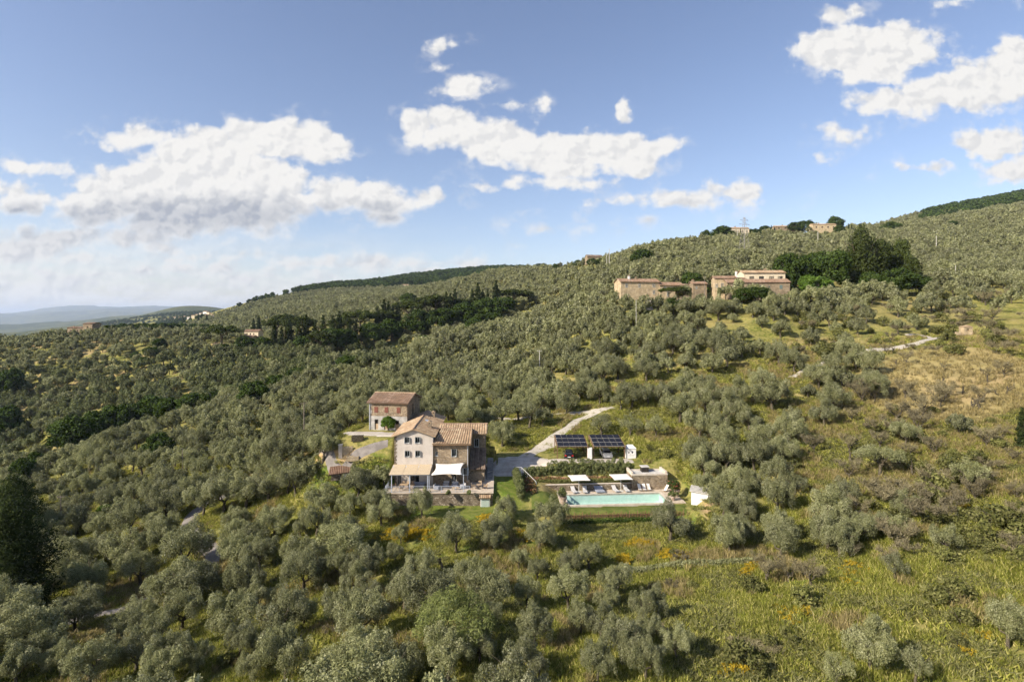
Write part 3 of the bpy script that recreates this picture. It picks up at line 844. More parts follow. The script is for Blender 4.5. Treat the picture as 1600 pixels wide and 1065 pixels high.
def ribbon(name, pix, width, material, lift=0.05, label=None, world=None):
    pts = world if world is not None else [gp(*p) for p in pix]
    C_ = dens(pts)
    T = np.gradient(C_, axis=0); T /= np.maximum(np.linalg.norm(T, axis=1, keepdims=True), 1e-6)
    Nn = np.stack([-T[:, 1], T[:, 0]], 1)
    nw = 9; V = []
    for k in range(nw):
        w = (k / (nw - 1) - 0.5) * width * (1 + (0.10 * np.sin(np.arange(len(C_)) * 0.7 + k) if k in (0, nw - 1) else 0))
        q = C_ + Nn * np.reshape(w, (-1, 1)) if np.ndim(w) else C_ + Nn * w
        z = zg(q[:, 0], q[:, 1]) + lift - (0.10 if k in (0, nw - 1) else 0)
        V.append(np.stack([q[:, 0], q[:, 1], z], 1))
    V = np.stack(V, 1); n = len(C_)
    i, k = np.meshgrid(np.arange(n - 1), np.arange(nw - 1), indexing='ij')
    a = (i * nw + k).ravel()
    F = np.stack([a, a + 1, a + nw + 1, a + nw], 1)
    o = link(name, mesh_np(name, V.reshape(-1, 3), F, (material,), smooth=True))
    tag(o, label, kind='structure'); ROADS.append((C_, width))
    return o


def area(name, pix, material, lift=0.06, label=None, world=None, step=0.6):
    """a patch of surfacing with a given outline, draped on the ground"""
    pts = np.array([(p[0], p[1]) for p in (world if world is not None else [gp(*p) for p in pix])])
    x0, y0 = pts.min(0); x1, y1 = pts.max(0)
    xs = np.arange(x0, x1 + step, step); ys = np.arange(y0, y1 + step, step)
    gx, gy = np.meshgrid(xs, ys, indexing='ij')
    ins = inpoly(gx, gy, pts)
    z = zg(gx, gy) + np.where(ins, lift, -0.15)
    n0, n1_ = gx.shape; i, k = np.meshgrid(np.arange(n0 - 1), np.arange(n1_ - 1), indexing='ij')
    a = (i * n1_ + k).ravel(); F = np.stack([a, a + n1_, a + n1_ + 1, a + 1], 1)
    flat = ins.ravel(); F = F[flat[F].any(1)]
    used = np.unique(F); mp = -np.ones(flat.size, int); mp[used] = np.arange(len(used))
    V = np.stack([gx.ravel(), gy.ravel(), z.ravel()], 1)[used]
    o = link(name, mesh_np(name, V, mp[F], (material,), smooth=True))
    tag(o, label, kind='structure'); AREAS.append(pts)
    return o


AREAS = []


def inpoly(x, y, P_):
    x = np.asarray(x, float); y = np.asarray(y, float); r = np.zeros(x.shape, bool)
    n = len(P_); j = n - 1
    for i in range(n):
        xi, yi = P_[i][0], P_[i][1]; xj, yj = P_[j][0], P_[j][1]
        if yi != yj:
            c = ((yi > y) != (yj > y)) & (x < (xj - xi) * (y - yi) / (yj - yi) + xi)
            r ^= c
        j = i
    return r


ribbon('lane', [(606, 691), (585, 698), (555, 711), (520, 727), (480, 741), (430, 757)], 1.6, asphalt_m, 0.06, 'short stretch of asphalt lane below the gravel yard')
ribbon('lane', [(430, 757), (380, 768), (335, 781), (306, 798), (294, 822), (315, 845), (335, 865), (320, 888), (262, 920), (200, 950), (150, 962), (90, 975), (20, 990), (-60, 1000)], 2.7, asphalt_m, 0.06, 'asphalt lane curving down through the olive trees left of the house')
ribbon('gravel_track', [(958, 636), (928, 645), (905, 656), (882, 672), (860, 690), (838, 704), (815, 716)], 2.7, track_m, 0.06, 'pale gravel track climbing behind the car ports')
ribbon('path', [(958, 637), (925, 641), (890, 645), (861, 647), (820, 652), (770, 654), (720, 655)], 1.9, track_m, 0.05, 'narrow gravel path branching off to the left between the trees')
ribbon('road', [(1482, 527), (1455, 530), (1430, 538), (1400, 544), (1350, 552), (1300, 563), (1262, 577), (1235, 590)], 1.9, track_m, 0.18, 'pale road crossing the abandoned terraces on the right')
ribbon('road', [(1455, 529), (1440, 525), (1415, 524)], 1.6, gravel_m, 0.2, 'short pale spur of the road on the right hillside')
ribbon('path', [(1012, 480), (1015, 474), (1019, 468)], 3.5, gravel_m, 0.08, 'light drive leading up to the upper left farm')
area('gravel_yard', None, gravel_m, 0.09, 'gravel yard in front of the stone outbuilding', world=[OF.w(-4.2, -4.6), OF.w(-3, -2.4), OF.w(-.5, -1.5), OF.w(8.5, -1.4), OF.w(9.2, -3.4), OF.w(7, -5.2), OF.w(1, -5.0)])
area('driveway', None, gravel_m, 0.10, 'gravel driveway between the house and the car ports', world=[CF.w(-13.2, -5.8), CF.w(-13.5, 1.0), CF.w(-8, 3.0), CF.w(-3.5, 3.0), CF.w(-1.0, 0.4), CF.w(14, 0.2), CF.w(14.5, -2.6), CF.w(-4, -2.8), CF.w(-6.5, -5.6)])
# ------------------------------------------------------------------ building helpers
def win(parent, x, y, z, w, h, e=(1, 0), style='casement', inset=0.14, name='window', frame=None, label=None, pane=None):
    """a window on a wall: (x, y, z) is the middle of its sill on the wall face, e runs along the wall"""
    rz = math.atan2(e[1], e[0]); nx, ny = e[1], -e[0]
    def c(u, d, v): return (x + e[0] * u + nx * d, y + e[1] * u + ny * d, z + v)
    fr = frame or pale_frame
    b = MB(); t = 0.07
    if style == 'shut':                                    # closed board shutters, proud of the wall
        for s in (-1, 1):
            b.obox(c(s * w / 4, 0.03 - inset * 0, h / 2), w / 2 - 0.012, 0.05, h, rz)
            for k in (0.2, 0.8): b.obox(c(s * w / 4, 0.065, h * k), w / 2 - 0.05, 0.03, 0.09, rz)
        o = b.build(name, fr, parent)
        if label: o['label'] = label
        return o
    d = -inset
    for s in (-1, 1): b.obox(c(s * (w / 2 - t / 2), d, h / 2), t, 0.07, h, rz)
    b.obox(c(0, d, t / 2), w - 2 * t, 0.07, t, rz); b.obox(c(0, d, h - t / 2), w - 2 * t, 0.07, t, rz)
    if style == 'casement':
        b.obox(c(0, d, h / 2), 0.05, 0.06, h - 2 * t, rz)
        for s in (-1, 1): b.obox(c(s * (w / 2 + 0.0), d + 0.17, h / 2), 0.05, w * 0.44, h - 0.04, rz)   # leaves folded outwards
    if style == 'open':
        b.obox(c(0, d, h / 2), 0.05, 0.06, h - 2 * t, rz)
        for s in (-1, 1): b.obox(c(s * (w * 0.75), 0.04, h / 2), w / 2, 0.05, h, rz)
    if style == 'plain': b.obox(c(0, d, h / 2), 0.05, 0.06, h - 2 * t, rz)
    b.obox(c(0, 0.03, -0.04), w + 0.12, 0.12, 0.06, rz)
    o = b.build(name, fr, parent)
    p = MB(); p.obox(c(0, d - 0.03, h / 2), w - 0.02, 0.02, h - 0.02, rz)
    po = p.build('pane', pane or pane_dark, None); po.parent = o
    KIDS.setdefault(o.name, []).append(po)
    if label: o['label'] = label
    return o


def chimney(parent, x, y, z, w=0.6, h=1.1, m=None, cap=None):
    b = MB(); b.box(x - w / 2, x + w / 2, y - w / 2, y + w / 2, z - 0.8, z + h)
    o = b.build('chimney', m or stone_wall, parent)
    c = MB(); s = w / 2 + 0.08
    for sx in (-1, 1):
        for sy in (-1, 1): c.box(x + sx * (w / 2 - .07) - .06, x + sx * (w / 2 - .07) + .06, y + sy * (w / 2 - .07) - .06, y + sy * (w / 2 - .07) + .06, z + h, z + h + 0.25)
    c.extr_y([(x - s, z + h + 0.25), (x + s, z + h + 0.25), (x, z + h + 0.5)], y - s, y + s)
    k = c.build('chimney_cap', cap or roof_tile, None); k.parent = o; KIDS.setdefault(o.name, []).append(k)
    return o


# ------------------------------------------------------------------ the farmhouse
HO = thing('farmhouse', 'large L shaped farmhouse with pale plastered gable and stone wing under terracotta roofs', 'house', HF.o, HF.rz)
b = MB()   # plastered block, three storeys
EH, RH, PW_ = 8.1, 9.2, 6.3
holes = []
WX = [(2.12, 4.95), (3.85, 4.95), (2.05, 7.28 - .35), (3.80, 7.28 - .35)]
WX = [(2.10, 4.70), (3.82, 4.70), (2.05, 6.95), (3.78, 6.95)]
for (wx, wz) in WX: holes.append((wx - .41, wx + .41, wz, wz + .98))
holes += [(0.5, 1.1, 0.1, 2.1), (2.6, 4.1, 0.05, 2.3)]
b.wall(0, 0, PW_, 0, -0.3, EH, [(a, c, d + .3, e + .3) for (a, c, d, e) in holes])
b.add([(0, 0, EH), (PW_, 0, EH), (PW_ / 2, 0, RH)], [(0, 1, 2)])
b.quad((PW_, 0, -.3), (PW_, 17, -.3), (PW_, 17, EH), (PW_, 0, EH))
b.quad((0, 17, -.3), (0, 0, -.3), (0, 0, EH), (0, 17, EH))
b.quad((PW_, 17, -.3), (0, 17, -.3), (0, 17, EH), (PW_, 17, EH))
b.add([(0, 17, EH), (PW_, 17, EH), (PW_ / 2, 17, RH)], [(0, 2, 1)])
b.build('plastered_wall', plaster, HO)
q = MB()   # rough quoins on the outer corner
rr = random.Random(4)
for k in range(26):
    w_ = 0.22 + 0.2 * (k % 2) * rr.uniform(.7, 1); q.box(-0.03, w_, -0.035, 0.25, k * 0.31, k * 0.31 + 0.29)
q.build('quoins', rubble_wall, HO)
r = MB(); ov = 0.45
zl = EH - ov * (RH - EH) / (PW_ / 2)
r.roof((-ov, -ov, zl), (-ov, 17.4, zl), (PW_ / 2, 17.4, RH), (PW_ / 2, -ov, RH))
o_ = r.build('roof', roof_tile, HO)
r = MB()
r.roof((PW_ + ov, 17.4, zl), (PW_ + ov, -ov, zl), (PW_ / 2, -ov, RH), (PW_ / 2, 17.4, RH))
o_r = r.build('roof', roof_tile, HO); o_r['label'] = 'right hand roof slope with two chimneys'
rd = MB(); rd.tube((PW_ / 2, -ov, RH + .14), (PW_ / 2, 17.4, RH + .14), 0.15, n=8); rd.build('ridge_tile', roof_tile_old, HO)
for (wx, wz) in WX: win(HO, wx, 0, wz, 0.80, 0.96, inset=0.12)
win(HO, 0.8, 0, 0.1, 0.56, 1.95, style='plain', name='door')
win(HO, 3.35, 0, 0.05, 1.45, 2.2, style='plain', name='glass_door')
chimney(HO, 5.15, 4.6, 8.55, 0.62, 0.75); chimney(HO, 4.75, 13.6, 8.7, 0.6, 0.75)
for (x_, y_) in ((4.3, 8.4), (2.2, 3.5)):
    zz = RH - abs(x_ - PW_ / 2) * (RH - EH) / (PW_ / 2) + 0.24
    if x_ < 3: continue
    s_ = MB(); s_.obox((x_, y_, zz), 0.75, 1.0, 0.06, 0, 0, math.atan((RH - EH) / (PW_ / 2))); s_.build('skylight', steel_blue, HO)
# stone block
X0, X1 = PW_, 12.15
b = MB()
hs = [(3.05, 3.85, 4.6, 5.85), (0.35, .80, 4.75, 5.45), (3.05, 3.85, .35, 2.4), (5.0, 5.6, 1.5, 2.7)]
b.wall(X0, 0.35, X1, 0.35, -0.3, 6.8, [(a, c, d + .3, e + .3) for (a, c, d, e) in hs], 0.25)
b.quad((X1, .35, -.3), (X1, 5, -.3), (X1, 5, 6.8), (X1, .35, 6.8))
b.add([(X1, .35, 6.8), (X1, 5.0, 6.8), (X1, 4.9, 8.15)], [(0, 1, 2)])
b.build('stone_wall', stone_wall, HO)
r = MB(); r.roof((X0 - 0.15, -0.15, 6.68), (X1 + .5, -0.15, 6.68), (X1 + .5, 4.9, 8.2), (X0 + .9, 4.9, 8.2)); r.roof((X1 + .5, 7.0, 7.5), (X0 + .3, 7.0, 7.5), (X0 + .9, 4.9, 8.2), (X1 + .5, 4.9, 8.2))
r.build('roof', roof_tile, HO)
rd = MB(); rd.tube((X0 + .5, 4.9, 8.33), (X1 + .5, 4.9, 8.33), 0.14, n=8); rd.build('ridge_tile', roof_tile_old, HO)
win(HO, X0 + 3.45, .35, 4.6, .8, 1.25, inset=.16); win(HO, X0 + .575, .35, 4.75, .45, .7, inset=.16, style='plain')
win(HO, X0 + 3.45, .35, .35, .78, 2.0, inset=.2, style='plain', name='door'); win(HO, X0 + 5.3, .35, 1.5, .6, 1.15, inset=.12, style='open')
pp = MB(); pp.tube((X1 - .12, .25, 0), (X1 - .12, .25, 6.6), .05, n=6); pp.build('drainpipe', steel_blue, HO)
gt = MB(); gt.tube((X0, -.18, 6.6), (X1 + .5, -.18, 6.6), .07, n=6); gt.tube((-.5, -.5, zl - .02), (-.5, 17.4, zl - .02), .07, n=6); gt.build('gutter', timber, HO)
# rear wing
b = MB(); X2 = 14.75
b.wall(X0, 5.1, X2, 5.1, -0.3, 7.35, [(X1 + .75 - X0, X1 + 1.5 - X0, 5.35, 6.75)], .25)
b.quad((X2, 5.1, -.3), (X2, 11.4, -.3), (X2, 11.4, 7.35), (X2, 5.1, 7.35))
b.add([(X2, 5.1, 7.35), (X2, 11.4, 7.35), (X2, 8.2, 8.3)], [(0, 1, 2)])
b.quad((X2, 11.4, -.3), (X0, 11.4, -.3), (X0, 11.4, 7.35), (X2, 11.4, 7.35))
b.build('rear_wing_wall', stone_wall, HO)
win(HO, X1 + 1.12, 5.1, 5.05, .75, 1.4, inset=.15)
r = MB(); r.roof((X0 + .3, 4.75, 7.24), (X2 + .4, 4.75, 7.24), (X2 + .4, 8.2, 8.36), (X0 + .3, 8.2, 8.36)); r.roof((X2 + .4, 11.8, 7.24), (X0 + .3, 11.8, 7.24), (X0 + .3, 8.2, 8.36), (X2 + .4, 8.2, 8.36))
r.build('rear_roof', roof_tile, HO)
rd = MB(); rd.tube((X0 + .3, 8.2, 8.49), (X2 + .4, 8.2, 8.49), 0.14, n=8); rd.build('ridge_tile', roof_tile_old, HO)
s_ = MB(); s_.obox((X0 + 2.3, 6.1, 8.0), .9, .7, .06, 0, math.atan(.32), 0); s_.build('skylight', steel_blue, HO)
# lean-to
b = MB(); b.wall(X1 + .02, 1.4, X2, 1.4, -.3, 2.35)
b.add([(X2, 1.4, -.3), (X2, 5.1, -.3), (X2, 5.1, 4.7), (X2, 1.4, 2.35)], [(0, 1, 2, 3)])
b.build('lean_to_wall', stone_wall, HO)
r = MB(); r.roof((X1 + .05, 1.0, 2.15), (X2 + .25, 1.0, 2.15), (X2 + .25, 5.08, 4.75), (X1 + .05, 5.08, 4.75)); r.build('lean_to_roof', roof_tile_dark, HO)
st = MB()
for k in range(3): st.box(X0 + 3.0 + .1 * k, X0 + 4.4 - .0 * k, -.95 + .3 * k, -.6 + .3 * k + .02, 0, 0.13 * (k + 1))
st.build('door_step', coping, HO)

# ------------------------------------------------------------------ terrace in front of the house
TE = thing('terrace', 'paved terrace on a rubble stone retaining wall in front of the farmhouse', 'terrace', HF.o, HF.rz)
b = MB(); b.box(-.75, 16.25, -4.0, .35, -2.6, -.12); b.box(X2 + .1, 16.25, .35, 13, -2.6, -.12); b.build('retaining_wall', rubble_wall, TE)
b = MB(); b.prism([(-.85, -4.12), (16.35, -4.12), (16.35, 13.0), (X2 + .0, 13.0), (X2 + .0, 1.4), (12.2, 1.4), (12.2, .34), (6.32, .34), (6.32, -.01), (-.85, -.01)], -.12, 0.0); b.build('paving', paving, TE)
b = MB()
for k in range(10): b.box(X2 + .3, 16.1, 3.0 + k * .9, 3.9 + k * .9, 0.001, .10 + .14 * k)
b.build('steps', step_stone, TE)
GW = thing('garden_wall', 'low stone wall stepping down the left side of the terrace', 'wall', HF.o, HF.rz)
b = MB()
for k in range(9):
    b.obox((-.35 - .12 * k, 3.6 - .9 * k, .75 - .24 * k), .36, .95, 1.5, R(-7))
b.build('wall_body', rubble_wall, GW)
b = MB()
for k in range(9): b.obox((-.35 - .12 * k, 3.6 - .9 * k, 1.54 - .24 * k), .44, .97, .08, R(-7))
b.build('wall_coping', coping, GW)
CU = thing('utility_cupboard', 'small pale green metal cupboard under a strip of roof tiles at the terrace wall', 'cupboard', HF.w(15.05, -4.35, -2.6), HF.rz)
b = MB(); b.box(-.75, .75, 0, .3, 0, 1.75); b.build('cupboard_body', white_plaster, CU)
b = MB(); b.box(-.62, -.01, -.05, 0, .1, 1.6); b.box(.01, .62, -.05, 0, .1, 1.6); b.build('cupboard_door', mat('pale_green_metal', (.36, .44, .40), (.44, .51, .47), 2, .6), CU)
b = MB(); b.roof((-.95, -.3, 1.8), (.95, -.3, 1.8), (.95, .34, 2.1), (-.95, .34, 2.1), per=.3); b.build('roof', roof_tile, CU)


def railing(name, label, fr, pts, h=1.0, step=.14, m=None, loc=None):
    o = thing(name, label, 'railing', (loc or fr.o), fr.rz)
    a = MB(); bb = MB(); c = MB()
    for i in range(len(pts) - 1):
        p, q = Vector(pts[i]), Vector(pts[i + 1]); n = max(1, int((q - p).length / 2.2))
        for k in range(n + 1):
            if k == 0 and i > 0: continue
            w_ = p.lerp(q, k / n); a = MB(); a.tube(w_, w_ + Vector((0, 0, h)), .03, n=6); a.build('post', m or steel_blue, o)
        bb.tube(p + Vector((0, 0, h)), q + Vector((0, 0, h)), .03, n=6); bb.tube(p + Vector((0, 0, .1)), q + Vector((0, 0, .1)), .015, n=4)
        n = int((q - p).length / step)
        for k in range(n):
            w_ = p.lerp(q, (k + .5) / n); c.tube(w_ + Vector((0, 0, .1)), w_ + Vector((0, 0, h)), .009, n=3, cap=False)
    bb.build('handrail', m or steel_blue, o); c.build('bars', m or steel_blue, o)
    return o


railing('terrace_railing', 'pale blue metal railing along the front edge of the house terrace', HF, [(-.7, -.3, 0), (-.7, -3.95, 0), (12.6, -3.95, 0)])
# pergola
PG = thing('pergola', 'pergola with reed mat roof on pale metal posts against the plastered wall', 'pergola', HF.o, HF.rz)
for x_ in (.25, 3.1, 5.95):
    b = MB(); b.box(x_ - .06, x_ + .06, -3.75, -3.63, 0, 2.68); b.build('post', steel_blue, PG)
b = MB(); b.box(-.05, 6.2, -3.78, -3.62, 2.68, 2.80); b.box(-.05, 6.2, -.16, -.02, 3.3, 3.42)
for x_ in (-.02, 2.05, 4.1, 6.1): b.extr_x([(-3.62, 2.68), (-3.62, 2.8), (-.16, 3.42), (-.16, 3.3)], x_ - .05, x_ + .05)
b.build('frame', steel_blue, PG)
for k in range(3):
    b = MB(); a0 = -.15 + 2.14 * k; n = 14
    vs = []
    for i in range(n + 1):
        y_ = -3.85 + 3.82 * i / n; z_ = 2.82 + .61 * i / n - .02 * math.sin(i * 1.3)
        vs += [(a0, y_, z_), (a0 + 2.1, y_, z_ + .01)]
    b.add(vs, [(2 * i, 2 * i + 1, 2 * i + 3, 2 * i + 2) for i in range(n)])
    b.add([(v[0], v[1], v[2] - .04) for v in vs], [(2 * i, 2 * i + 2, 2 * i + 3, 2 * i + 1) for i in range(n)])
    b.build('reed_mat', reed_mat, PG)
# shade sail
SL = thing('shade_sail', 'white rectangular shade sail stretched over the terrace beside the pergola', 'shade sail', HF.o, HF.rz)
cs = [Vector((6.75, .25, 3.45)), Vector((11.55, .25, 3.6)), Vector((11.35, -3.3, 2.62)), Vector((6.35, -3.5, 2.6))]
n = 14; vs = []
for j in range(n + 1):
    for i in range(n + 1):
        a_, c_ = i / n, j / n
        p = cs[0].lerp(cs[1], a_).lerp(cs[3].lerp(cs[2], a_), c_)
        mid = (cs[0] + cs[1] + cs[2] + cs[3]) / 4
        pull = .16 * (4 * a_ * (1 - a_)) * abs(2 * c_ - 1) ** 2 + .16 * (4 * c_ * (1 - c_)) * abs(2 * a_ - 1) ** 2
        p = p.lerp(mid, pull); p.z -= .18 * 16 * a_ * (1 - a_) * c_ * (1 - c_) * .5
        vs.append(tuple(p))
b = MB(); b.add(vs, [(j * (n + 1) + i, j * (n + 1) + i + 1, (j + 1) * (n + 1) + i + 1, (j + 1) * (n + 1) + i) for j in range(n) for i in range(n)])
so = b.build('sail_cloth', canvas_white, SL, smooth=True); sm_ = so.modifiers.new('thick', 'SOLIDIFY'); sm_.thickness = .012
b = MB(); b.tube((11.6, -3.6, 0), (11.6, -3.6, 2.75), .05, n=8); b.build('mast', steel_blue, SL)
b = MB(); b.tube((6.2, -3.7, 0), (6.2, -3.7, 2.7), .05, n=8); b.build('mast', steel_blue, SL)
for p, q_ in ((cs[0], (6.5, .34, 3.5)), (cs[1], (12.0, .34, 3.7)), (cs[2], (11.6, -3.6, 2.7)), (cs[3], (6.2, -3.7, 2.65))): b = MB(); b.tube(p, q_, .012, n=4); b.build('rope', dark_metal, SL)


# ------------------------------------------------------------------ terrace furniture
def table(name, label, fr, x, y, w, d, h=.74, m=None, rz=0, round_=False, z=0):
    o = thing(name, label, 'table', fr.w(x, y, z), fr.rz + rz)
    if round_:
        b = MB(); b.lathe([(0, h - .04), (w / 2, h - .04), (w / 2, h), (0, h)], n=18); b.build('table_top', m, o)
        b = MB(); b.tube((0, 0, 0.03), (0, 0, h - .04), .04, n=8); b.lathe([(.0, 0), (.25, 0), (.25, .03), (.0, .03)]); b.build('pedestal', dark_metal, o)
    else:
        b = MB(); b.box(-w / 2, w / 2, -d / 2, d / 2, h - .04, h); b.build('table_top', m, o)
        for sx in (-1, 1):
            for sy in (-1, 1):
                b = MB(); b.box(sx * (w / 2 - .08) - .03, sx * (w / 2 - .08) + .03, sy * (d / 2 - .08) - .03, sy * (d / 2 - .08) + .03, 0, h - .04); b.build('leg', m, o)
    return o


def chair0(name, label, m, cat='chair', arm=False, w=.5, cushion=None):
    o = thing(name, label, cat)
    b = MB(); b.box(-w / 2, w / 2, -w / 2, w / 2, .40, .46); b.build('seat', m, o)
    b = MB(); b.extr_x([(w / 2 - .05, .46), (w / 2, .46), (w / 2 + .1, .92), (w / 2 + .05, .92)], -w / 2, w / 2); b.build('backrest', m, o)
    for sx in (-1, 1):
        for sy in (-1, 1):
            b = MB(); b.box(sx * (w / 2 - .04) - .02, sx * (w / 2 - .04) + .02, sy * (w / 2 - .04) - .02, sy * (w / 2 - .04) + .02, 0, .40); b.build('leg', m, o)
    if arm:
        for sx in (-1, 1):
            b = MB(); b.box(sx * w / 2 - .03, sx * w / 2 + .03, -w / 2, w / 2, .62, .66); b.box(sx * w / 2 - .02, sx * w / 2 + .02, -w / 2, -w / 2 + .04, .46, .62); b.build('armrest', m, o)
    if cushion:
        b = MB(); b.box(-w / 2 + .03, w / 2 - .03, -w / 2 + .03, w / 2 - .06, .46, .56); b.build('cushion', cushion, o, bevel=.03)
    return o


table('dining_table', 'long pale wooden dining table under the pergola', HF, 2.4, -1.9, 2.4, .95, m=pale_timber)
dc = chair0('dining_chair', 'pale wooden chair at the left end of the dining table', pale_timber)
dc.location = HF.w(.85, -1.9); dc.rotation_euler.z = HF.rz + R(90)
DL = ['pale wooden chair on the near side of the dining table, leftmost', 'pale wooden chair on the near side of the dining table, middle', 'pale wooden chair on the near side of the dining table, rightmost',
      'pale wooden chair behind the dining table, leftmost', 'pale wooden chair behind the dining table, middle', 'pale wooden chair behind the dining table, rightmost']
dc['group'] = 'chairs around the dining table'
for k in range(6):
    copy_thing(dc, HF.w(1.6 + .8 * (k % 3), -2.65 if k < 3 else -1.15), HF.rz + (R(180) if k < 3 else 0), DL[k])


def sofa(name, label, w, m, cm, cat='sofa'):
    o = thing(name, label, cat)
    b = MB(); b.box(-w / 2, w / 2, -.4, .4, .08, .36); b.build('base', m, o)
    b = MB(); b.box(-w / 2 + .14, w / 2 - .14, -.38, .25, .362, .50); b.build('seat_cushion', cm, o, bevel=.04)
    b = MB(); b.box(-w / 2, w / 2, .26, .42, .362, .86); b.build('backrest', cm, o, bevel=.05)
    for s in (-1, 1):
        b = MB(); b.box(s * (w / 2 - .07) - .07, s * (w / 2 - .07) + .07, -.4, .26, .362, .62); b.build('armrest', m, o, bevel=.03)
    return o


s1 = sofa('sofa', 'dark grey sofa in front of the glass door under the pergola', 2.0, dark_metal, cushion_grey); s1.location = HF.w(4.3, -1.3); s1.rotation_euler.z = HF.rz
a1 = sofa('armchair', 'grey cushioned armchair on the terrace left of the stone steps', .95, cushion_grey, cushion_pale, 'armchair'); a1.location = HF.w(8.6, -.9); a1.rotation_euler.z = HF.rz
a1['group'] = 'grey armchairs under the shade sail'
copy_thing(a1, HF.w(10.05, -1.2), HF.rz - R(8), 'grey cushioned armchair in front of the stone steps')
copy_thing(a1, HF.w(11.4, -1.9), HF.rz - R(75), 'grey cushioned armchair at the right end of the shade sail, facing left')
copy_thing(a1, HF.w(7.2, -2.2), HF.rz + R(80), 'grey cushioned armchair at the left end of the shade sail, facing right')
table('coffee_table', 'low pale coffee table between the grey armchairs', HF, 10.2, -2.5, 1.1, .6, .38, pale_timber)
table('round_table', 'small round table at the open right end of the terrace', HF, 14.0, -2.2, .95, .95, .72, pale_timber, round_=True)
rc = chair0('rattan_chair', 'rattan armchair left of the small round table', rattan, arm=True, w=.6); rc.location = HF.w(13.1, -2.0); rc.rotation_euler.z = HF.rz + R(95)
rc['group'] = 'rattan chairs around the round table'
copy_thing(rc, HF.w(15.0, -2.1), HF.rz - R(85), 'rattan armchair right of the small round table')
copy_thing(rc, HF.w(14.1, -1.2), HF.rz + R(5), 'rattan armchair behind the small round table')
copy_thing(rc, HF.w(12.3, -.9), HF.rz + R(30), 'rattan armchair standing alone near the stone wall')
pt = thing('plant_pot', 'terracotta pot with a leafy plant beside the left terrace door', 'potted plant', HF.w(-.2, -1.0), 0)
b = MB(); b.lathe([(.16, 0), (.26, .45), (.3, .45), (.3, .52), (.0, .5)]); b.build('pot', terracotta, pt)

# ------------------------------------------------------------------ stone outbuilding behind
OB = thing('outbuilding', 'two storey stone outbuilding with rusty red shutters and grey rendered ground floor', 'outbuilding', OF.o, OF.rz)
OW, OD, OE, OR_ = 7.35, 7.4, 5.15, 6.35
b = MB()
lo = [(1.05, 1.75, 0.1, 1.95), (2.9, 3.75, .1, 1.9), (5.1, 5.8, .1, 1.85)]
b.wall(0, 0, OW, 0, -.6, 2.6, [(a, c, d + .6, e + .6) for (a, c, d, e) in lo], .3)
b.build('ground_floor_wall', grey_render, OB)
b = MB(); b.wall(0, .03, OW, .03, 2.6, OE)
b.wall(OW, 0, OW, OD, -.6, OE, [(2.9, 3.8, 3.0, 5.1)], .3)
b.wall(0, OD, 0, 0, -.6, OE); b.wall(OW, OD, 0, OD, -.6, OE)
b.add([(OW, 0, OE), (OW, OD, OE), (OW, OD / 2, OR_)], [(0, 1, 2)]); b.add([(0, 0, OE), (0, OD, OE), (0, OD / 2, OR_)], [(0, 2, 1)])
b.build('stone_wall', stone_wall, OB)
b = MB()
for k in range(8): b.box(-.03, .45 if k % 2 else .28, -.03, .3, -.5 + .7 * k, .17 + .7 * k)
b.build('quoins', grey_render, OB)
for x_ in (1.35, 3.35, 5.7): win(OB, x_, .03, 3.25, .72, 1.05, style='shut', frame=red_shutter, name='shutter')
for (a, c, d, e) in lo:
    b = MB(); b.box(a + .03, c - .03, .16, .22, .02, 1.15); b.build('door', pale_timber, OB)
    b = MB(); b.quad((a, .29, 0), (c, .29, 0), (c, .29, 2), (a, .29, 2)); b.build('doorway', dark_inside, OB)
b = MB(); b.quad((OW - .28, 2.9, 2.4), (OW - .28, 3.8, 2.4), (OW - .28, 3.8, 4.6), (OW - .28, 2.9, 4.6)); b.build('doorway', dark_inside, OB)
sl_ = (OR_ - OE) / (OD / 2); ze = OE - .45 * sl_
r = MB(); r.roof((-.4, -.45, ze), (OW + .4, -.45, ze), (OW + .4, OD / 2, OR_), (-.4, OD / 2, OR_)); r.roof((OW + .4, OD + .45, ze), (-.4, OD + .45, ze), (-.4, OD / 2, OR_), (OW + .4, OD / 2, OR_)); r.build('roof', roof_tile_old, OB)
r = MB(); r.tube((-.4, OD / 2, OR_ + .13), (OW + .4, OD / 2, OR_ + .13), .14, n=8); r.build('ridge_tile', roof_tile, OB)
b = MB(); b.tube((.12, -.12, -.3), (.12, -.12, OE), .05, n=6); b.build('drainpipe', steel_blue, OB)

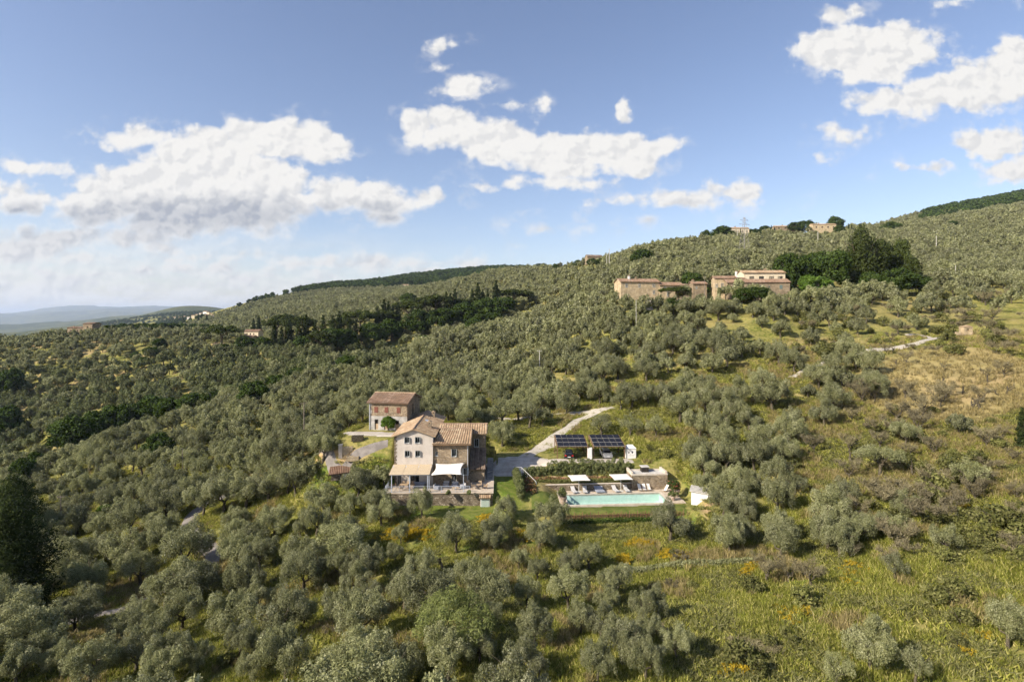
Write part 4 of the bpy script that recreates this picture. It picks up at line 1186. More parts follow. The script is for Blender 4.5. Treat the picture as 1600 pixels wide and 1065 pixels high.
# ------------------------------------------------------------------ car ports
def carport(name, label, x, w, skew):
    o = thing(name, label, 'carport', CF.w(x, 0, 0), CF.rz)
    yb, zf, zb = 4.7, 2.3, 3.35
    for (px_, py_) in ((0.05, .1), (w - .05, .1), (.05 - skew * .8, yb - .3), (w - .05 - skew, yb - .3)):
        b = MB(); b.box(px_ - .08, px_ + .08, py_ - .08, py_ + .08, -.3, (zf if py_ < 1 else zb) - .12); b.build('post', timber, o)
    sl = (zb - zf) / yb
    b = MB()
    for (y_, z_) in ((.1, zf - .12), (yb - .3, zb - .2)): b.box(-.1 - skew * (y_ / yb), w + .1 - skew * (y_ / yb), y_ - .06, y_ + .06, z_ - .02, z_ + .12)
    nr = 11
    for k in range(nr):
        xx = .1 + (w - .2) * k / (nr - 1)
        b.add([(xx - .035, -.45, zf - .08), (xx + .035, -.45, zf - .08), (xx + .035 - skew, yb, zb - .03), (xx - .035 - skew, yb, zb - .03),
               (xx - .035, -.45, zf + .06), (xx + .035, -.45, zf + .06), (xx + .035 - skew, yb, zb + .11), (xx - .035 - skew, yb, zb + .11)],
              [(0, 3, 2, 1), (4, 5, 6, 7), (0, 1, 5, 4), (1, 2, 6, 5), (2, 3, 7, 6), (3, 0, 4, 7)])
    for sx in (0, 1):
        xx = sx * w
        b.add([(xx - .05, -.5, zf - .16), (xx + .05, -.5, zf - .16), (xx + .05 - skew, yb + .1, zb - .10), (xx - .05 - skew, yb + .1, zb - .10),
               (xx - .05, -.5, zf + .12), (xx + .05, -.5, zf + .12), (xx + .05 - skew, yb + .1, zb + .16), (xx - .05 - skew, yb + .1, zb + .16)],
              [(0, 3, 2, 1), (4, 5, 6, 7), (0, 1, 5, 4), (1, 2, 6, 5), (2, 3, 7, 6), (3, 0, 4, 7)])
    b.build('rafters', timber, o)
    for j in range(3):
        for i in range(5):
            u0, u1 = .12 + (w - .24) * i / 5, .12 + (w - .24) * (i + 1) / 5
            v0, v1 = j / 3 + .008, (j + 1) / 3 - .008
            def Q(u_, v_, dz=0):
                y_ = -.35 + (yb + .3) * v_
                return (u_ - skew * (v_ * .95), y_, zf + .12 + sl * (y_ + .35) + dz)
            b = MB(); a_, b_, c_, d_ = Q(u0 + .02, v0, .04), Q(u1 - .02, v0, .04), Q(u1 - .02, v1, .04), Q(u0 + .02, v1, .04)
            b.quad(a_, b_, c_, d_)
            lo_ = [(p[0], p[1], p[2] - .04) for p in (a_, b_, c_, d_)]
            b.cur = 1
            for p, q2, r2, s2 in ((a_, b_, lo_[1], lo_[0]), (b_, c_, lo_[2], lo_[1]), (c_, d_, lo_[3], lo_[2]), (d_, a_, lo_[0], lo_[3])): b.quad(p, s2, r2, q2)
            b.poly([lo_[3], lo_[2], lo_[1], lo_[0]])
            b.build('solar_panel', [solar_cells, concrete], o)
    return o


carport('carport', 'left timber car port roofed with dark solar panels, black car beneath', .4, 5.75, .1)
carport('carport', 'right timber car port roofed with dark solar panels, silver car beneath', 7.2, 5.9, .25)
b = MB(); b.box(-.42, .42, -.1, .25, 0, 2.2); WP = thing('meter_cabinet', 'tall white cabinet standing between the two car ports', 'cabinet', CF.w(6.48, -.35, -.02), CF.rz); b.build('cabinet_body', white_plaster, WP)
b = MB(); b.box(-.36, .36, -.13, -.1, .08, 2.1); b.build('door', white_paint, WP)
SH = thing('shed', 'little white shed with two dark windows beside the right car port', 'shed', CF.w(13.4, .3, -.05), CF.rz)
b = MB(); b.wall(0, 0, 1.85, 0, 0, 1.9, [(.35, .75, .9, 1.4), (1.05, 1.45, .9, 1.4)], .1); b.wall(1.85, 0, 1.85, 1.9, 0, 1.9); b.wall(1.85, 1.9, 0, 1.9, 0, 1.9); b.wall(0, 1.9, 0, 0, 0, 1.9); b.build('wall', white_paint, SH)
b = MB(); b.add([(-.1, -.12, 1.9), (1.95, -.12, 1.9), (1.95, 2.0, 1.9), (-.1, 2.0, 1.9), (.5, .95, 2.45), (1.35, .95, 2.45)], [(0, 1, 5, 4), (1, 2, 5), (2, 3, 4, 5), (3, 0, 4), (0, 3, 2, 1)]); b.build('roof', white_paint, SH)
for x_ in (.55, 1.25): win(SH, x_, 0, .9, .38, .48, style='bare', inset=.07, frame=white_paint)


# ------------------------------------------------------------------ cars
def car(name, label, body_m, x, y, rz, wagon, rear):
    """rear or front faces the camera (local -y)"""
    o = thing(name, label, 'car', CF.w(x, y, -.02), CF.rz + rz)
    w, Lc, s = 1.78, 4.3, -1 if rear else 1
    def side(pts, w0, w1, zs):
        pass
    # stations along the car: y, half width at sill, at belt, at roof ; z sill, belt, roof
    if rear: S = [(-2.15, .78, .80, .50, .88, .90), (-2.05, .84, .84, .38, .95, 1.10), (-1.7, .87, .86, .30, .97, 1.44), (-.9, .88, .87, .24, .96, 1.52), (.1, .88, .87, .24, .94, 1.50), (.75, .88, .87, .24, .93, 1.26), (1.15, .88, .87, .24, .92, .95), (1.8, .86, .84, .27, .84, .86), (2.1, .80, .78, .36, .70, .72)]
    else: S = [(-2.2, .76, .76, .38, .66, .68), (-2.0, .85, .83, .28, .78, .80), (-1.2, .88, .86, .24, .90, .93), (-.75, .88, .87, .24, .93, 1.18), (-.2, .88, .87, .24, .94, 1.46), (.7, .88, .87, .24, .95, 1.50), (1.6, .88, .87, .26, .97, 1.44), (2.1, .84, .84, .40, .95, 1.05), (2.2, .78, .80, .50, .90, .92)]
    b = MB(); vs = []
    for (yy, hw, hb, zs_, zb_, zr) in S:
        k = max(0.0, min(1.0, (zr - zb_) / .5)); hr = hb - .22 * k - (.03 if k > 0 else .0)
        ring = [(-hw + .06, zs_), (-hw, zs_ + .14), (-hb, zb_), (-hr, zr - .06 * k), (-hr + .12, zr + .0), (hr - .12, zr + .0), (hr, zr - .06 * k), (hb, zb_), (hw, zs_ + .14), (hw - .06, zs_)]
        vs += [(p[0], yy, p[1]) for p in ring]
    nr = 10; fs = []; ms = []
    for j in range(len(S) - 1):
        for i in range(nr):
            fs.append((j * nr + i, j * nr + (i + 1) % nr, (j + 1) * nr + (i + 1) % nr, (j + 1) * nr + i))
    fs.append(tuple(range(nr - 1, -1, -1))); fs.append(tuple(range((len(S) - 1) * nr, len(S) * nr)))
    b.add(vs, fs)
    b.build('body', body_m, o, smooth=False, bevel=.03)
    # glass: slightly proud panels on the cabin
    def ringpt(j, i): return Vector(vs[j * nr + i])
    def panel(nm, A, B, C, D, m, off=.015, sh=.1):
        c_ = (A + B + C + D) / 4; n_ = (B - A).cross(D - A).normalized()
        if n_.dot(c_ - Vector((0, 0, .9))) < 0: n_ = -n_
        q = [p.lerp(c_, sh) + n_ * off for p in (A, B, C, D)]
        bb = MB(); bb.quad(*[tuple(p) for p in q]); bb.build(nm, m, o)
    if rear:
        panel('rear_window', ringpt(1, 3), ringpt(1, 6), ringpt(2, 6), ringpt(2, 3), car_glass, .03, .12)
        panel('windscreen', ringpt(6, 3), ringpt(6, 6), ringpt(4, 6), ringpt(4, 3), car_glass, .03, .1)
        rng_ = ((2, 3), (3, 4), (4, 5))
    else:
        panel('windscreen', ringpt(2, 3), ringpt(2, 6), ringpt(4, 6), ringpt(4, 3), car_glass, .04, .08)
        panel('rear_window', ringpt(7, 3), ringpt(7, 6), ringpt(6, 6), ringpt(6, 3), car_glass, .03, .12)
        rng_ = ((3, 4), (4, 5), (5, 6))
    for (j, k) in rng_:
        panel('side_window', ringpt(j, 2), ringpt(j, 3), ringpt(k, 3), ringpt(k, 2), car_glass, .02, .1)
        panel('side_window', ringpt(j, 7), ringpt(j, 6), ringpt(k, 6), ringpt(k, 7), car_glass, .02, .1)
    for sx in (-1, 1):
        for yw in (-1.35, 1.3):
            b = MB(); b.tube((sx * .90, yw, .32), (sx * .68, yw, .32), .32, n=18); wh = b.build('wheel', tyre_m, o)
            b = MB(); b.tube((sx * .915, yw, .32), (sx * .90, yw, .32), .2, n=12); rm = b.build('rim', silver_paint, None); rm.parent = wh; KIDS.setdefault(wh.name, []).append(rm)
        b = MB(); b.box(sx * .95 - .1, sx * .95 + .1, (.55 if rear else -.95), (.55 if rear else -.95) + .1, .93, 1.05); b.build('wing_mirror', body_m, o)
        yl = -2.2 if rear else -2.17
        b = MB(); b.box(sx * .64 - .15, sx * .64 + .15, yl, yl + .2, .70 if rear else .52, .88 if rear else .66)
        b.build('tail_light' if rear else 'headlight', tail_red if rear else plate_white, o)
    b = MB(); b.box(-.26, .26, -2.21, -2.16, .48, .60); b.build('number_plate', plate_white, o)
    b = MB(); b.box(-.8, .8, -2.22 if rear else -2.24, -2.0, .28, .46); b.build('bumper', dark_metal if rear else silver_paint, o, bevel=.03)
    return o


car('car', 'black hatchback parked tail out under the left car port', black_paint, 2.75, 1.6, R(-4), False, True)
car('car', 'silver car parked nose out under the right car port', silver_paint, 9.9, 1.9, R(2), True, False)
# ------------------------------------------------------------------ pool terrace
PO = thing('swimming_pool', 'long rectangular turquoise swimming pool with pale stone edge', 'swimming pool', PF.o, PF.rz)
PL, PD_ = 16.1, 4.9
b = MB()
b.quad((0, 0, -1.35), (PL, 0, -1.35), (PL, PD_, -1.35), (0, PD_, -1.35))
for (p, q_) in (((0, 0), (0, PD_)), ((0, PD_), (PL, PD_)), ((PL, PD_), (PL, 0)), ((PL, 0), (0, 0))): b.quad((p[0], p[1], -1.35), (q_[0], q_[1], -1.35), (q_[0], q_[1], 0), (p[0], p[1], 0))
b.build('basin', pool_tile, PO)
b = MB()
for k in range(4): b.box(0.01, 2.1 - .42 * k, 2.9, PD_ - .01, -1.34 + .3 * k, -1.04 + .3 * k - .01)
b.build('pool_steps', pool_tile, PO)
b = MB(); b.quad((0.002, 0.002, -.09), (PL - .002, 0.002, -.09), (PL - .002, PD_ - .002, -.09), (.002, PD_ - .002, -.09)); b.build('water', water_surface, PO)
b = MB(); c_ = .45
b.box(-c_, PL + c_, -c_ * .7, 0, -.45, .04); b.box(-c_, PL + c_, PD_, PD_ + c_, -.25, .04); b.box(-c_, 0, 0.0, PD_, -.25, .04); b.box(PL, PL + c_, 0.0, PD_, -.25, .04); b.build('edge_stones', coping, PO)
PT = thing('pool_terrace', 'pale stone paving around the pool', 'paving', PF.o, PF.rz)
b = MB(); b.box(-5.2, PL + 2.6, PD_ + c_, 7.05, -.4, .0); b.box(-1.3, -c_, -.25, PD_ + c_, -.4, .0); b.box(PL + c_, PL + 2.6, -.2, PD_ + c_, -.4, 0.0); b.box(-5.2, -1.3, 3.4, PD_ + c_, -.4, -.002); b.build('paving_slab', paving, PT)
RW = thing('retaining_wall', 'low stone retaining wall behind the sun loungers', 'wall', PF.o, PF.rz)
b = MB(); b.box(-4.9, 12.0, 7.05, 7.45, -.4, 1.0); b.build('wall_body', warm_stone and rubble_wall, RW)
b = MB(); b.box(-4.95, 12.0, 7.0, 7.5, 1.0, 1.07); b.build('wall_coping', coping, RW)
SP = thing('stone_platform', 'square stone platform with parapet at the right end of the pool', 'platform', PF.o, PF.rz)
b = MB(); b.box(12.02, 18.2, 6.7, 9.9, -.5, 2.4); b.build('wall_body', stone_wall, SP)
b = MB(); b.box(11.98, 18.25, 6.65, 6.95, 2.41, 2.62); b.box(17.9, 18.25, 6.95, 9.95, 2.41, 2.95); b.box(11.98, 12.3, 6.95, 9.95, 2.41, 2.95); b.box(12.3, 17.9, 9.7, 9.95, 2.41, 2.62); b.build('parapet', coping, SP)
b = MB(); b.box(12.3, 17.9, 6.95, 9.7, 2.401, 2.45); b.build('floor_slab', concrete, SP)
b = MB(); b.box(14.3, 15.5, 8.4, 9.5, 2.45, 3.3); BX = thing('barbecue', 'dark brick barbecue box on the stone platform', 'barbecue', PF.o, PF.rz); b.build('fire_box', dark_inside, BX)
b = MB(); b.box(14.2, 15.6, 8.3, 9.6, 3.3, 3.4); b.build('top_slab', concrete, BX)


def umbrella(label, x, y):
    o = thing('parasol', label, 'parasol', PF.w(x, y, 0), PF.rz + R(2))
    b = MB(); b.box(-.4, .4, -.4, .4, 0, .08); b.build('base', concrete, o)
    b = MB(); b.tube((0, 0, .08), (0, 0, 2.62), .04, n=8); b.build('pole', white_paint, o)
    b = MB(); h = 1.58; z0, z1 = 2.40, 2.62; n = 8; vs = [(0, 0, z1)]; per = []
    for i in range(4):
        a_ = Vector(((-h, -h), (h, -h), (h, h), (-h, h))[i]); c2 = Vector(((-h, -h), (h, -h), (h, h), (-h, h))[(i + 1) % 4])
        for k in range(n): t = k / n; p = a_.lerp(c2, t) * (1 - .05 * 4 * t * (1 - t)); per.append((p.x, p.y, z0 + .03 * 4 * t * (1 - t)))
    m_ = len(per); vs += per + [(p[0], p[1], p[2] - .08) for p in per] + [(0, 0, z1 - .02)]
    b.add(vs, [(0, 1 + i, 1 + (i + 1) % m_) for i in range(m_)] + [(1 + i, 1 + m_ + i, 1 + m_ + (i + 1) % m_, 1 + (i + 1) % m_) for i in range(m_)])
    b.build('canopy', canvas_white, o)
    b = MB()
    for i in range(4):
        a_ = ((-h, -h), (h, -h), (h, h), (-h, h))[i]; b.tube((0, 0, z1 - .03), (a_[0] * .98, a_[1] * .98, z0 - .02), .012, n=4); b.tube((0, 0, 1.9), (a_[0] * .5, a_[1] * .5, 2.36), .01, n=4)
    b.build('ribs', white_paint, o)
    return o


umbrella('left white square parasol over the loungers beside the pool', 2.75, 6.25)
umbrella('right white square parasol over the loungers beside the pool', 9.95, 6.25)


def lounger(w, m, frame_m, back=38, name='sun_lounger', legs=True):
    o = thing(name, '', 'sun lounger')
    b = MB(); b.box(-w / 2, w / 2, -1.0, .35, .24, .30); b.build('frame', frame_m, o)
    b = MB(); b.box(-w / 2 + .02, w / 2 - .02, -.98, .34, .305, .40); b.build('mattress', m, o, bevel=.02)
    a_ = R(back); L_ = .75
    y1, z1 = .34 + L_ * math.cos(a_), .30 + L_ * math.sin(a_); ny, nz = -math.sin(a_) * .1, math.cos(a_) * .1
    b = MB(); b.extr_x([(.34, .30), (y1, z1), (y1 + ny, z1 + nz), (.34 + ny, .30 + nz)], -w / 2 + .02, w / 2 - .02); b.build('backrest', m, o, bevel=.02)
    for sx in (-1, 1):
        for yy in (-.85, .6):
            b = MB(); b.box(sx * (w / 2 - .06) - .025, sx * (w / 2 - .06) + .025, yy - .025, yy + .025, 0, .24 if yy < 0 else .3); b.build('leg', frame_m, o)
    return o


lg = lounger(.72, cushion_pale, cushion_grey); lg['label'] = 'grey sun lounger left of the left parasol, nearest the flower pot'; lg['group'] = 'grey sun loungers along the pool'
lg.location = PF.w(1.85, 6.0); lg.rotation_euler.z = PF.rz + R(8)
copy_thing(lg, PF.w(3.75, 6.0), PF.rz - R(6), 'grey sun lounger just right of the left parasol')
copy_thing(lg, PF.w(8.95, 6.05), PF.rz + R(10), 'grey sun lounger just left of the right parasol')
copy_thing(lg, PF.w(10.85, 6.05), PF.rz + R(3), 'grey sun lounger just right of the right parasol')
dl = lounger(1.5, cushion_grey, cushion_grey, 30, 'double_lounger'); dl['label'] = 'wide double lounger in blue grey midway between the parasols'; dl.location = PF.w(6.2, 6.0); dl.rotation_euler.z = PF.rz + R(2)
wc = thing('deck_chair', 'white folding deck chair leftmost of three before the stone platform', 'deck chair')
b = MB(); b.add([(-.28, -.55, .34), (.28, -.55, .34), (.28, .0, .20), (-.28, 0, .20), (.28, .62, 1.05), (-.28, .62, 1.05)], [(0, 1, 2, 3), (3, 2, 4, 5)]); o_ = b.build('sling', canvas_white, wc); o_.modifiers.new('t', 'SOLIDIFY').thickness = .02
b = MB()
for sx in (-1, 1): b.tube((sx * .31, -.6, .36), (sx * .31, .5, .0), .02, n=5); b.tube((sx * .31, -.45, 0), (sx * .31, .64, 1.08), .02, n=5)
b.build('frame', pale_timber, wc)
wc.location = PF.w(13.2, 6.1); wc.rotation_euler.z = PF.rz + R(3); wc['group'] = 'white deck chairs by the pool'
copy_thing(wc, PF.w(13.98, 6.05), PF.rz + R(5), 'white folding deck chair in the middle of three before the stone platform')
copy_thing(wc, PF.w(14.8, 6.1), PF.rz + R(8), 'white folding deck chair rightmost of three before the stone platform')
copy_thing(wc, PF.w(17.3, 5.4), PF.rz - R(70), 'white folding deck chair turned sideways at the right end of the pool')
railing('pool_railing', 'white handrail sloping down from the driveway to the pool terrace', PF, [(-8.0, 10.6, 2.2), (-6.6, 10.5, 2.2), (-4.4, 7.3, .6), (-4.35, 5.4, 0.0)], 1.0, .5, white_paint)
# lower edge of the lawn: palisade of brown stakes
ry_ = random.Random(8)
PS = thing('palisade', 'low palisade of reddish wooden stakes below the pool lawn', 'palisade', PF.o, PF.rz)
b = MB()
for k in range(104):
    x_ = -2.2 + k * .24
    if 17.0 < x_ < 17.4: continue
    yy = -3.55 - (0 if x_ < 17 else (x_ - 17) * .42)
    zt = -.12 + ry_.uniform(-.08, .1) if k % 5 else .12
    b.tube((x_, yy, -1.4), (x_, yy + ry_.uniform(-.05, .05), zt), .055 if k % 5 == 0 else .045, n=5)
b.build('stakes', mat('stake_wood', (.15, .075, .045), (.28, .15, .09), 4, .85), PS)
b = MB(); b.box(-2.3, 15, -3.5, -3.46, -.5, -.38); b.build('rail', timber, PS)
tag(area('lawn', None, mat('lawn_green', (.085, .115, .025), (.15, .165, .045), 1.2, .95, spec=.05), .05, 'mown lawn strip between the pool and the palisade', world=[PF.w(-6, 3.2), PF.w(-1.35, 3.2), PF.w(-1.35, -.4), PF.w(18.6, -.4), PF.w(17.6, -3.3), PF.w(-2.4, -3.3), PF.w(-6, -2.9)], step=.4), kind='structure')
# white shed to the right
_s = gp(1080, 788)
S2 = thing('shed', 'small white wooden shed half hidden by olive trees right of the pool', 'shed', (_s[0], _s[1], _s[2] - .25), R(-22))
b = MB(); b.wall(0, 0, 3.0, 0, 0, 2.2); b.wall(0, 3, 0, 0, 0, 2.2, [(.5, 1.1, 1.0, 1.7), (1.8, 2.4, 1.0, 1.7)], .08); b.wall(3, 0, 3, 3, 0, 2.2); b.wall(3, 3, 0, 3, 0, 2.2); b.build('wall', white_paint, S2)
b = MB(); b.obox((1.5, 1.5, 2.3), 3.5, 3.4, .1, 0, 0, R(4)); b.build('roof', concrete, S2)
win(S2, 0, 2.2 + .0, 1.0, .58, .68, e=(0, -1), style='plain', inset=.05, frame=white_paint); win(S2, 0, .9, 1.0, .58, .68, e=(0, -1), style='plain', inset=.05, frame=white_paint)

# ------------------------------------------------------------------ small structures left of the house
_s = gp(541, 742)
TS = thing('tumbledown_shed', 'low old shed with sagging red tile roof in the grass left of the terrace', 'shed', (_s[0], _s[1], _s[2] - .4), R(18))
b = MB(); b.box(-2.4, 2.2, -.9, 1.3, 0, 1.2); b.build('wall', rubble_wall, TS)
b = MB(); b.roof((-2.8, -1.3, 1.0), (2.5, -1.2, 1.25), (2.4, 1.6, 1.75), (-2.6, 1.5, 1.55), per=.3, amp=.08); b.build('roof', tile_mat('old_red_tile', [(.20, .10, .06), (.30, .16, .10), (.26, .14, .09), (.36, .23, .15)]), TS)
b = MB(); b.box(-.5, .5, -1.0, -.9, .1, 1.0); b.build('door', white_paint, TS)
_s = gp(551, 718)
TR = thing('stone_trough', 'rectangular stone trough beside the lane left of the house', 'trough', (_s[0], _s[1], _s[2] - .1), R(12))
b = MB(); b.box(-1, 1, -.5, -.35, 0, .75); b.box(-1, 1, .35, .5, 0, .75); b.box(-1, -.85, -.35, .35, 0, .75); b.box(.85, 1, -.35, .35, 0, .75); b.box(-.84, .84, -.34, .34, 0, .6); b.build('trough_body', warm_stone, TR)
_s = gp(532, 712)
GP_ = thing('gate_pillar', 'pale stone gate pillar with a short wall at the bend of the lane', 'pillar', (_s[0], _s[1], _s[2] - .3), R(10))
b = MB(); b.box(-.3, .3, -.3, .3, 0, 2.2); b.box(-.36, .36, -.36, .36, 2.2, 2.34); b.build('pillar', coping, GP_)
b = MB(); b.box(.3, 2.0, -.12, .12, 0, 1.9); b.build('wall_body', warm_stone, GP_)
_s = gp(559, 688)
WS = thing('wood_stack', 'dark stack of firewood at the edge of the gravel yard', 'wood stack', (_s[0], _s[1], _s[2] - .1), R(5))
b = MB()
for i in range(10):
    for j in range(6): b.tube((-1 + .2 * i + .1 * (j % 2), -.4, .12 + .17 * j), (-1 + .2 * i + .1 * (j % 2), .4, .12 + .17 * j), .095, n=6)
b.build('logs', bark, WS)
_s = gp(1509, 522)
RU = thing('stone_hut', 'tiny ruined stone hut with an arched opening beside the pale road', 'hut', (_s[0], _s[1], _s[2] - .2), R(-5))
b = MB(); b.wall(-1.2, -1, 1.2, -1, 0, 2.3, [(.75, 1.6, .9, 1.8)], .3); b.wall(1.2, -1, 1.2, 1, 0, 2.3); b.wall(1.2, 1, -1.2, 1, 0, 2.3); b.wall(-1.2, 1, -1.2, -1, 0, 2.3)
b.box(-3.2, -1.21, -.8, -.3, 0, .9); b.quad((-.5, -.72, .8), (.5, -.72, .8), (.5, -.72, 1.9), (-.5, -.72, 1.9)); b.build('wall', warm_stone, RU)
b = MB(); b.extr_y([(-1.35, 2.3), (1.35, 2.3), (0, 2.9)], -1.15, 1.15); b.build('roof', roof_tile, RU)


# ------------------------------------------------------------------ farms and houses farther off
def zroof(b, x0, x1, y0, y1, ze, rise, along='x', ov=.4, per=.5, amp=.09):
    if along == 'x':
        ym = (y0 + y1) / 2; k = rise / ((y1 - y0) / 2) * ov
        b.roof((x0 - ov, y0 - ov, ze - k), (x1 + ov, y0 - ov, ze - k), (x1 + ov, ym, ze + rise), (x0 - ov, ym, ze + rise), per=per, amp=amp)
        b.roof((x1 + ov, y1 + ov, ze - k), (x0 - ov, y1 + ov, ze - k), (x0 - ov, ym, ze + rise), (x1 + ov, ym, ze + rise), per=per, amp=amp)
    else:
        xm = (x0 + x1) / 2; k = rise / ((x1 - x0) / 2) * ov
        b.roof((x0 - ov, y1 + ov, ze - k), (x0 - ov, y0 - ov, ze - k), (xm, y0 - ov, ze + rise), (xm, y1 + ov, ze + rise), per=per, amp=amp)
        b.roof((x1 + ov, y0 - ov, ze - k), (x1 + ov, y1 + ov, ze - k), (xm, y1 + ov, ze + rise), (xm, y0 - ov, ze + rise), per=per, amp=amp)


def zwall(b, x0, x1, y0, y1, ze, rise, along='x', z0=-2.5):
    b.wall(x0, y0, x1, y0, z0, ze); b.wall(x1, y0, x1, y1, z0, ze); b.wall(x1, y1, x0, y1, z0, ze); b.wall(x0, y1, x0, y0, z0, ze)
    if along == 'x':
        ym = (y0 + y1) / 2
        b.add([(x1, y0, ze), (x1, y1, ze), (x1, ym, ze + rise)], [(0, 1, 2)]); b.add([(x0, y0, ze), (x0, y1, ze), (x0, ym, ze + rise)], [(0, 2, 1)])
    else:
        xm = (x0 + x1) / 2
        b.add([(x0, y0, ze), (x1, y0, ze), (xm, y0, ze + rise)], [(0, 1, 2)]); b.add([(x0, y1, ze), (x1, y1, ze), (xm, y1, ze + rise)], [(0, 2, 1)])


KEEPF = []


def farm(name, label, px, py, D, rz, blocks, wins=(), chims=(), cat='house', dz=0.0):
    """blocks: (x0, x1, y0, y1, eave, rise, along, wall material, roof material); z 0 is where the photo shows its foot"""
    if D is None: p = gp(px, py)
    else: p = wpt(px, py, D)
    p = (p[0], p[1], p[2] + dz)
    sc_ = 1.055 if D is not None and 180 < D < 240 else 1.0
    xs_ = [b_[0] for b_ in blocks] + [b_[1] for b_ in blocks]; KEEPF.append((p, max(xs_), 7))
    o = thing(name, label, cat, p, R(rz)); o.scale = (sc_,) * 3
    for (x0, x1, y0, y1, ze, rise, along, wm, rm) in blocks:
        b = MB(); zwall(b, x0, x1, y0, y1, ze, rise, along, -4); b.build('wall', wm, o)
        b = MB(); zroof(b, x0, x1, y0, y1, ze, rise, along); b.build('roof', rm, o)
    for wn_ in wins:
        (x, y, z, w_, h_, e, st, fr) = wn_
        win(o, x, y, z, w_, h_, e, st, -.02, frame=fr)
    for c in chims: chimney(o, *c)
    return o, p


FX = (1, 0); SX = (0, -1)   # front facing wall, left end wall
# right farm of the hamlet: long brown stone range, yellow house behind, gabled end house on the left
D1 = 207.0
farm('stone_farmhouse', 'long brown stone farmhouse with small green shuttered windows, right building of the hamlet', 1137, 468, D1, -7,
     [(0, 21.2, 0, 7, 6.1, 1.3, 'x', brown_stone, roof_tile_old)],
     [(x, 0, 3.7, 1.0, 1.4, FX, 'shut', green_shutter) for x in (2.2, 7.2, 11.7, 18.2)] + [(14.2, 0, 4.2, .6, .6, FX, 'plain', green_shutter)] +
     [(x, 0, .5, .95, 1.7, FX, 'shut', green_shutter) for x in (11.8, 16.0)] + [(14.3, 0, 1.0, .8, 1.2, FX, 'plain', pale_frame)] +
     [(0, y, 2.9, .7, 1.3, SX, 'plain', pale_frame) for y in (2.5, 4.2)])
farm('stone_house', 'narrow stone house with red balcony left of the long brown farmhouse', 1117, 464, D1 + 5, -7,
     [(0, 7.5, 0, 5.5, 6.9, .9, 'x', warm_stone, roof_tile_old)],
     [(.6, 0, 3.6, .8, 1.2, FX, 'plain', pale_frame), (2.6, 0, 3.8, .9, 1.3, FX, 'plain', pale_frame), (1.6, 0, .6, 1.2, 2.0, FX, 'plain', dark_metal)])
farm('yellow_house', 'pale yellow house with a row of four dark windows behind the brown farmhouse', 1162, 468, D1 + 13, -3,
     [(0, 15.5, 0, 7, 10.2, 1.1, 'x', cream_plaster, roof_tile)],
     [(x, 0, 7.0, 1.7, 1.9, FX, 'plain', dark_metal) for x in (3.0, 6.6, 10.4, 13.6)], [(9.2, 3.2, 11.0, .9, .6)])
farm('chimney_house', 'low white outhouse with tall round chimney left of the yellow house', 1150, 467, D1 + 10, -3,
     [(0, 3.4, 0, 4, 7.6, .5, 'x', white_plaster, roof_tile_old)], (), [(.4, 1, 7.8, .6, 2.6, white_plaster)])
# middle
farm('small_stone_house', 'small square stone house between the two farms of the hamlet', 1083, 462, 215, 2,
     [(0, 5.2, 0, 5, 6.0, .9, 'x', brown_stone, roof_tile_old)], [(1.3, 0, 4.2, .6, .8, FX, 'plain', pale_frame)], [(.6, 2, 6.5, .8, .8)], dz=-1.6)
# left farm
D2 = 213.0
farm('pale_farmhouse', 'pale stone farmhouse with blue grey windows, left building of the hamlet', 970, 463, D2, 9,
     [(0, 15.2, 0, 7, 6.3, 1.3, 'x', warm_stone, roof_tile_old)],
     [(2.2, 0, 4.3, .9, 1.3, FX, 'plain', pale_frame), (7.2, 0, 4.3, .9, 1.3, FX, 'plain', pale_frame), (12.9, 0, 4.4, 1.0, 1.3, FX, 'plain', pale_frame), (12.9, 0, 1.9, .8, 1.3, FX, 'plain', pale_frame)],
     [(4.2, 2.8, 7.0, .7, 1.6, white_plaster), (7.2, 3.2, 7.2, .6, .8)], dz=-.9)
farm('farm_annex', 'lower stone annex with dark tiled roof at the right end of the pale farmhouse', 1031, 463, D2 + 2, 8,
     [(0, 9.2, 0, 6, 4.2, 1.2, 'x', warm_stone, roof_tile_old), (6.2, 11.4, -.5, 5.6, 3.4, 1.5, 'x', brown_stone, roof_tile_dark)],
     [(2.0, 0, 2.6, .9, 1.0, FX, 'plain', pale_frame), (4.6, 0, 2.6, 1.2, 1.0, FX, 'plain', pale_frame), (3.2, 0, .1, .8, 1.7, FX, 'plain', pale_frame)])
# villa on the skyline, centre left
farm('hilltop_villa', 'stone villa with a cream wing on the skyline above the centre', 859, 416, None, 6,
     [(0, 14, 0, 8, 4.5, 1.2, 'x', cream_plaster, roof_tile_old), (11, 26, 2, 11, 8.0, 1.8, 'x', brown_stone, roof_tile_old), (25, 31, 1, 7, 4.0, 1.0, 'x', cream_plaster, roof_tile_old)],
     [(x, 0, 2.2, 1.2, 1.3, FX, 'plain', dark_metal) for x in (3, 8)] + [(x, 2, 5.0, 1.2, 1.5, FX, 'plain', dark_metal) for x in (14, 18, 22)], [(11.5, 6, 9.0, 1.3, 2.0), (23, 6, 9.3, 1.2, 1.4)], dz=6.0)
farm('brick_barn', 'low brown barn just right of the hilltop villa', 918, 414, None, 10, [(0, 17, 0, 9, 4.0, 2.4, 'x', brown_stone, roof_tile_dark)], (), cat='barn', dz=5.0)
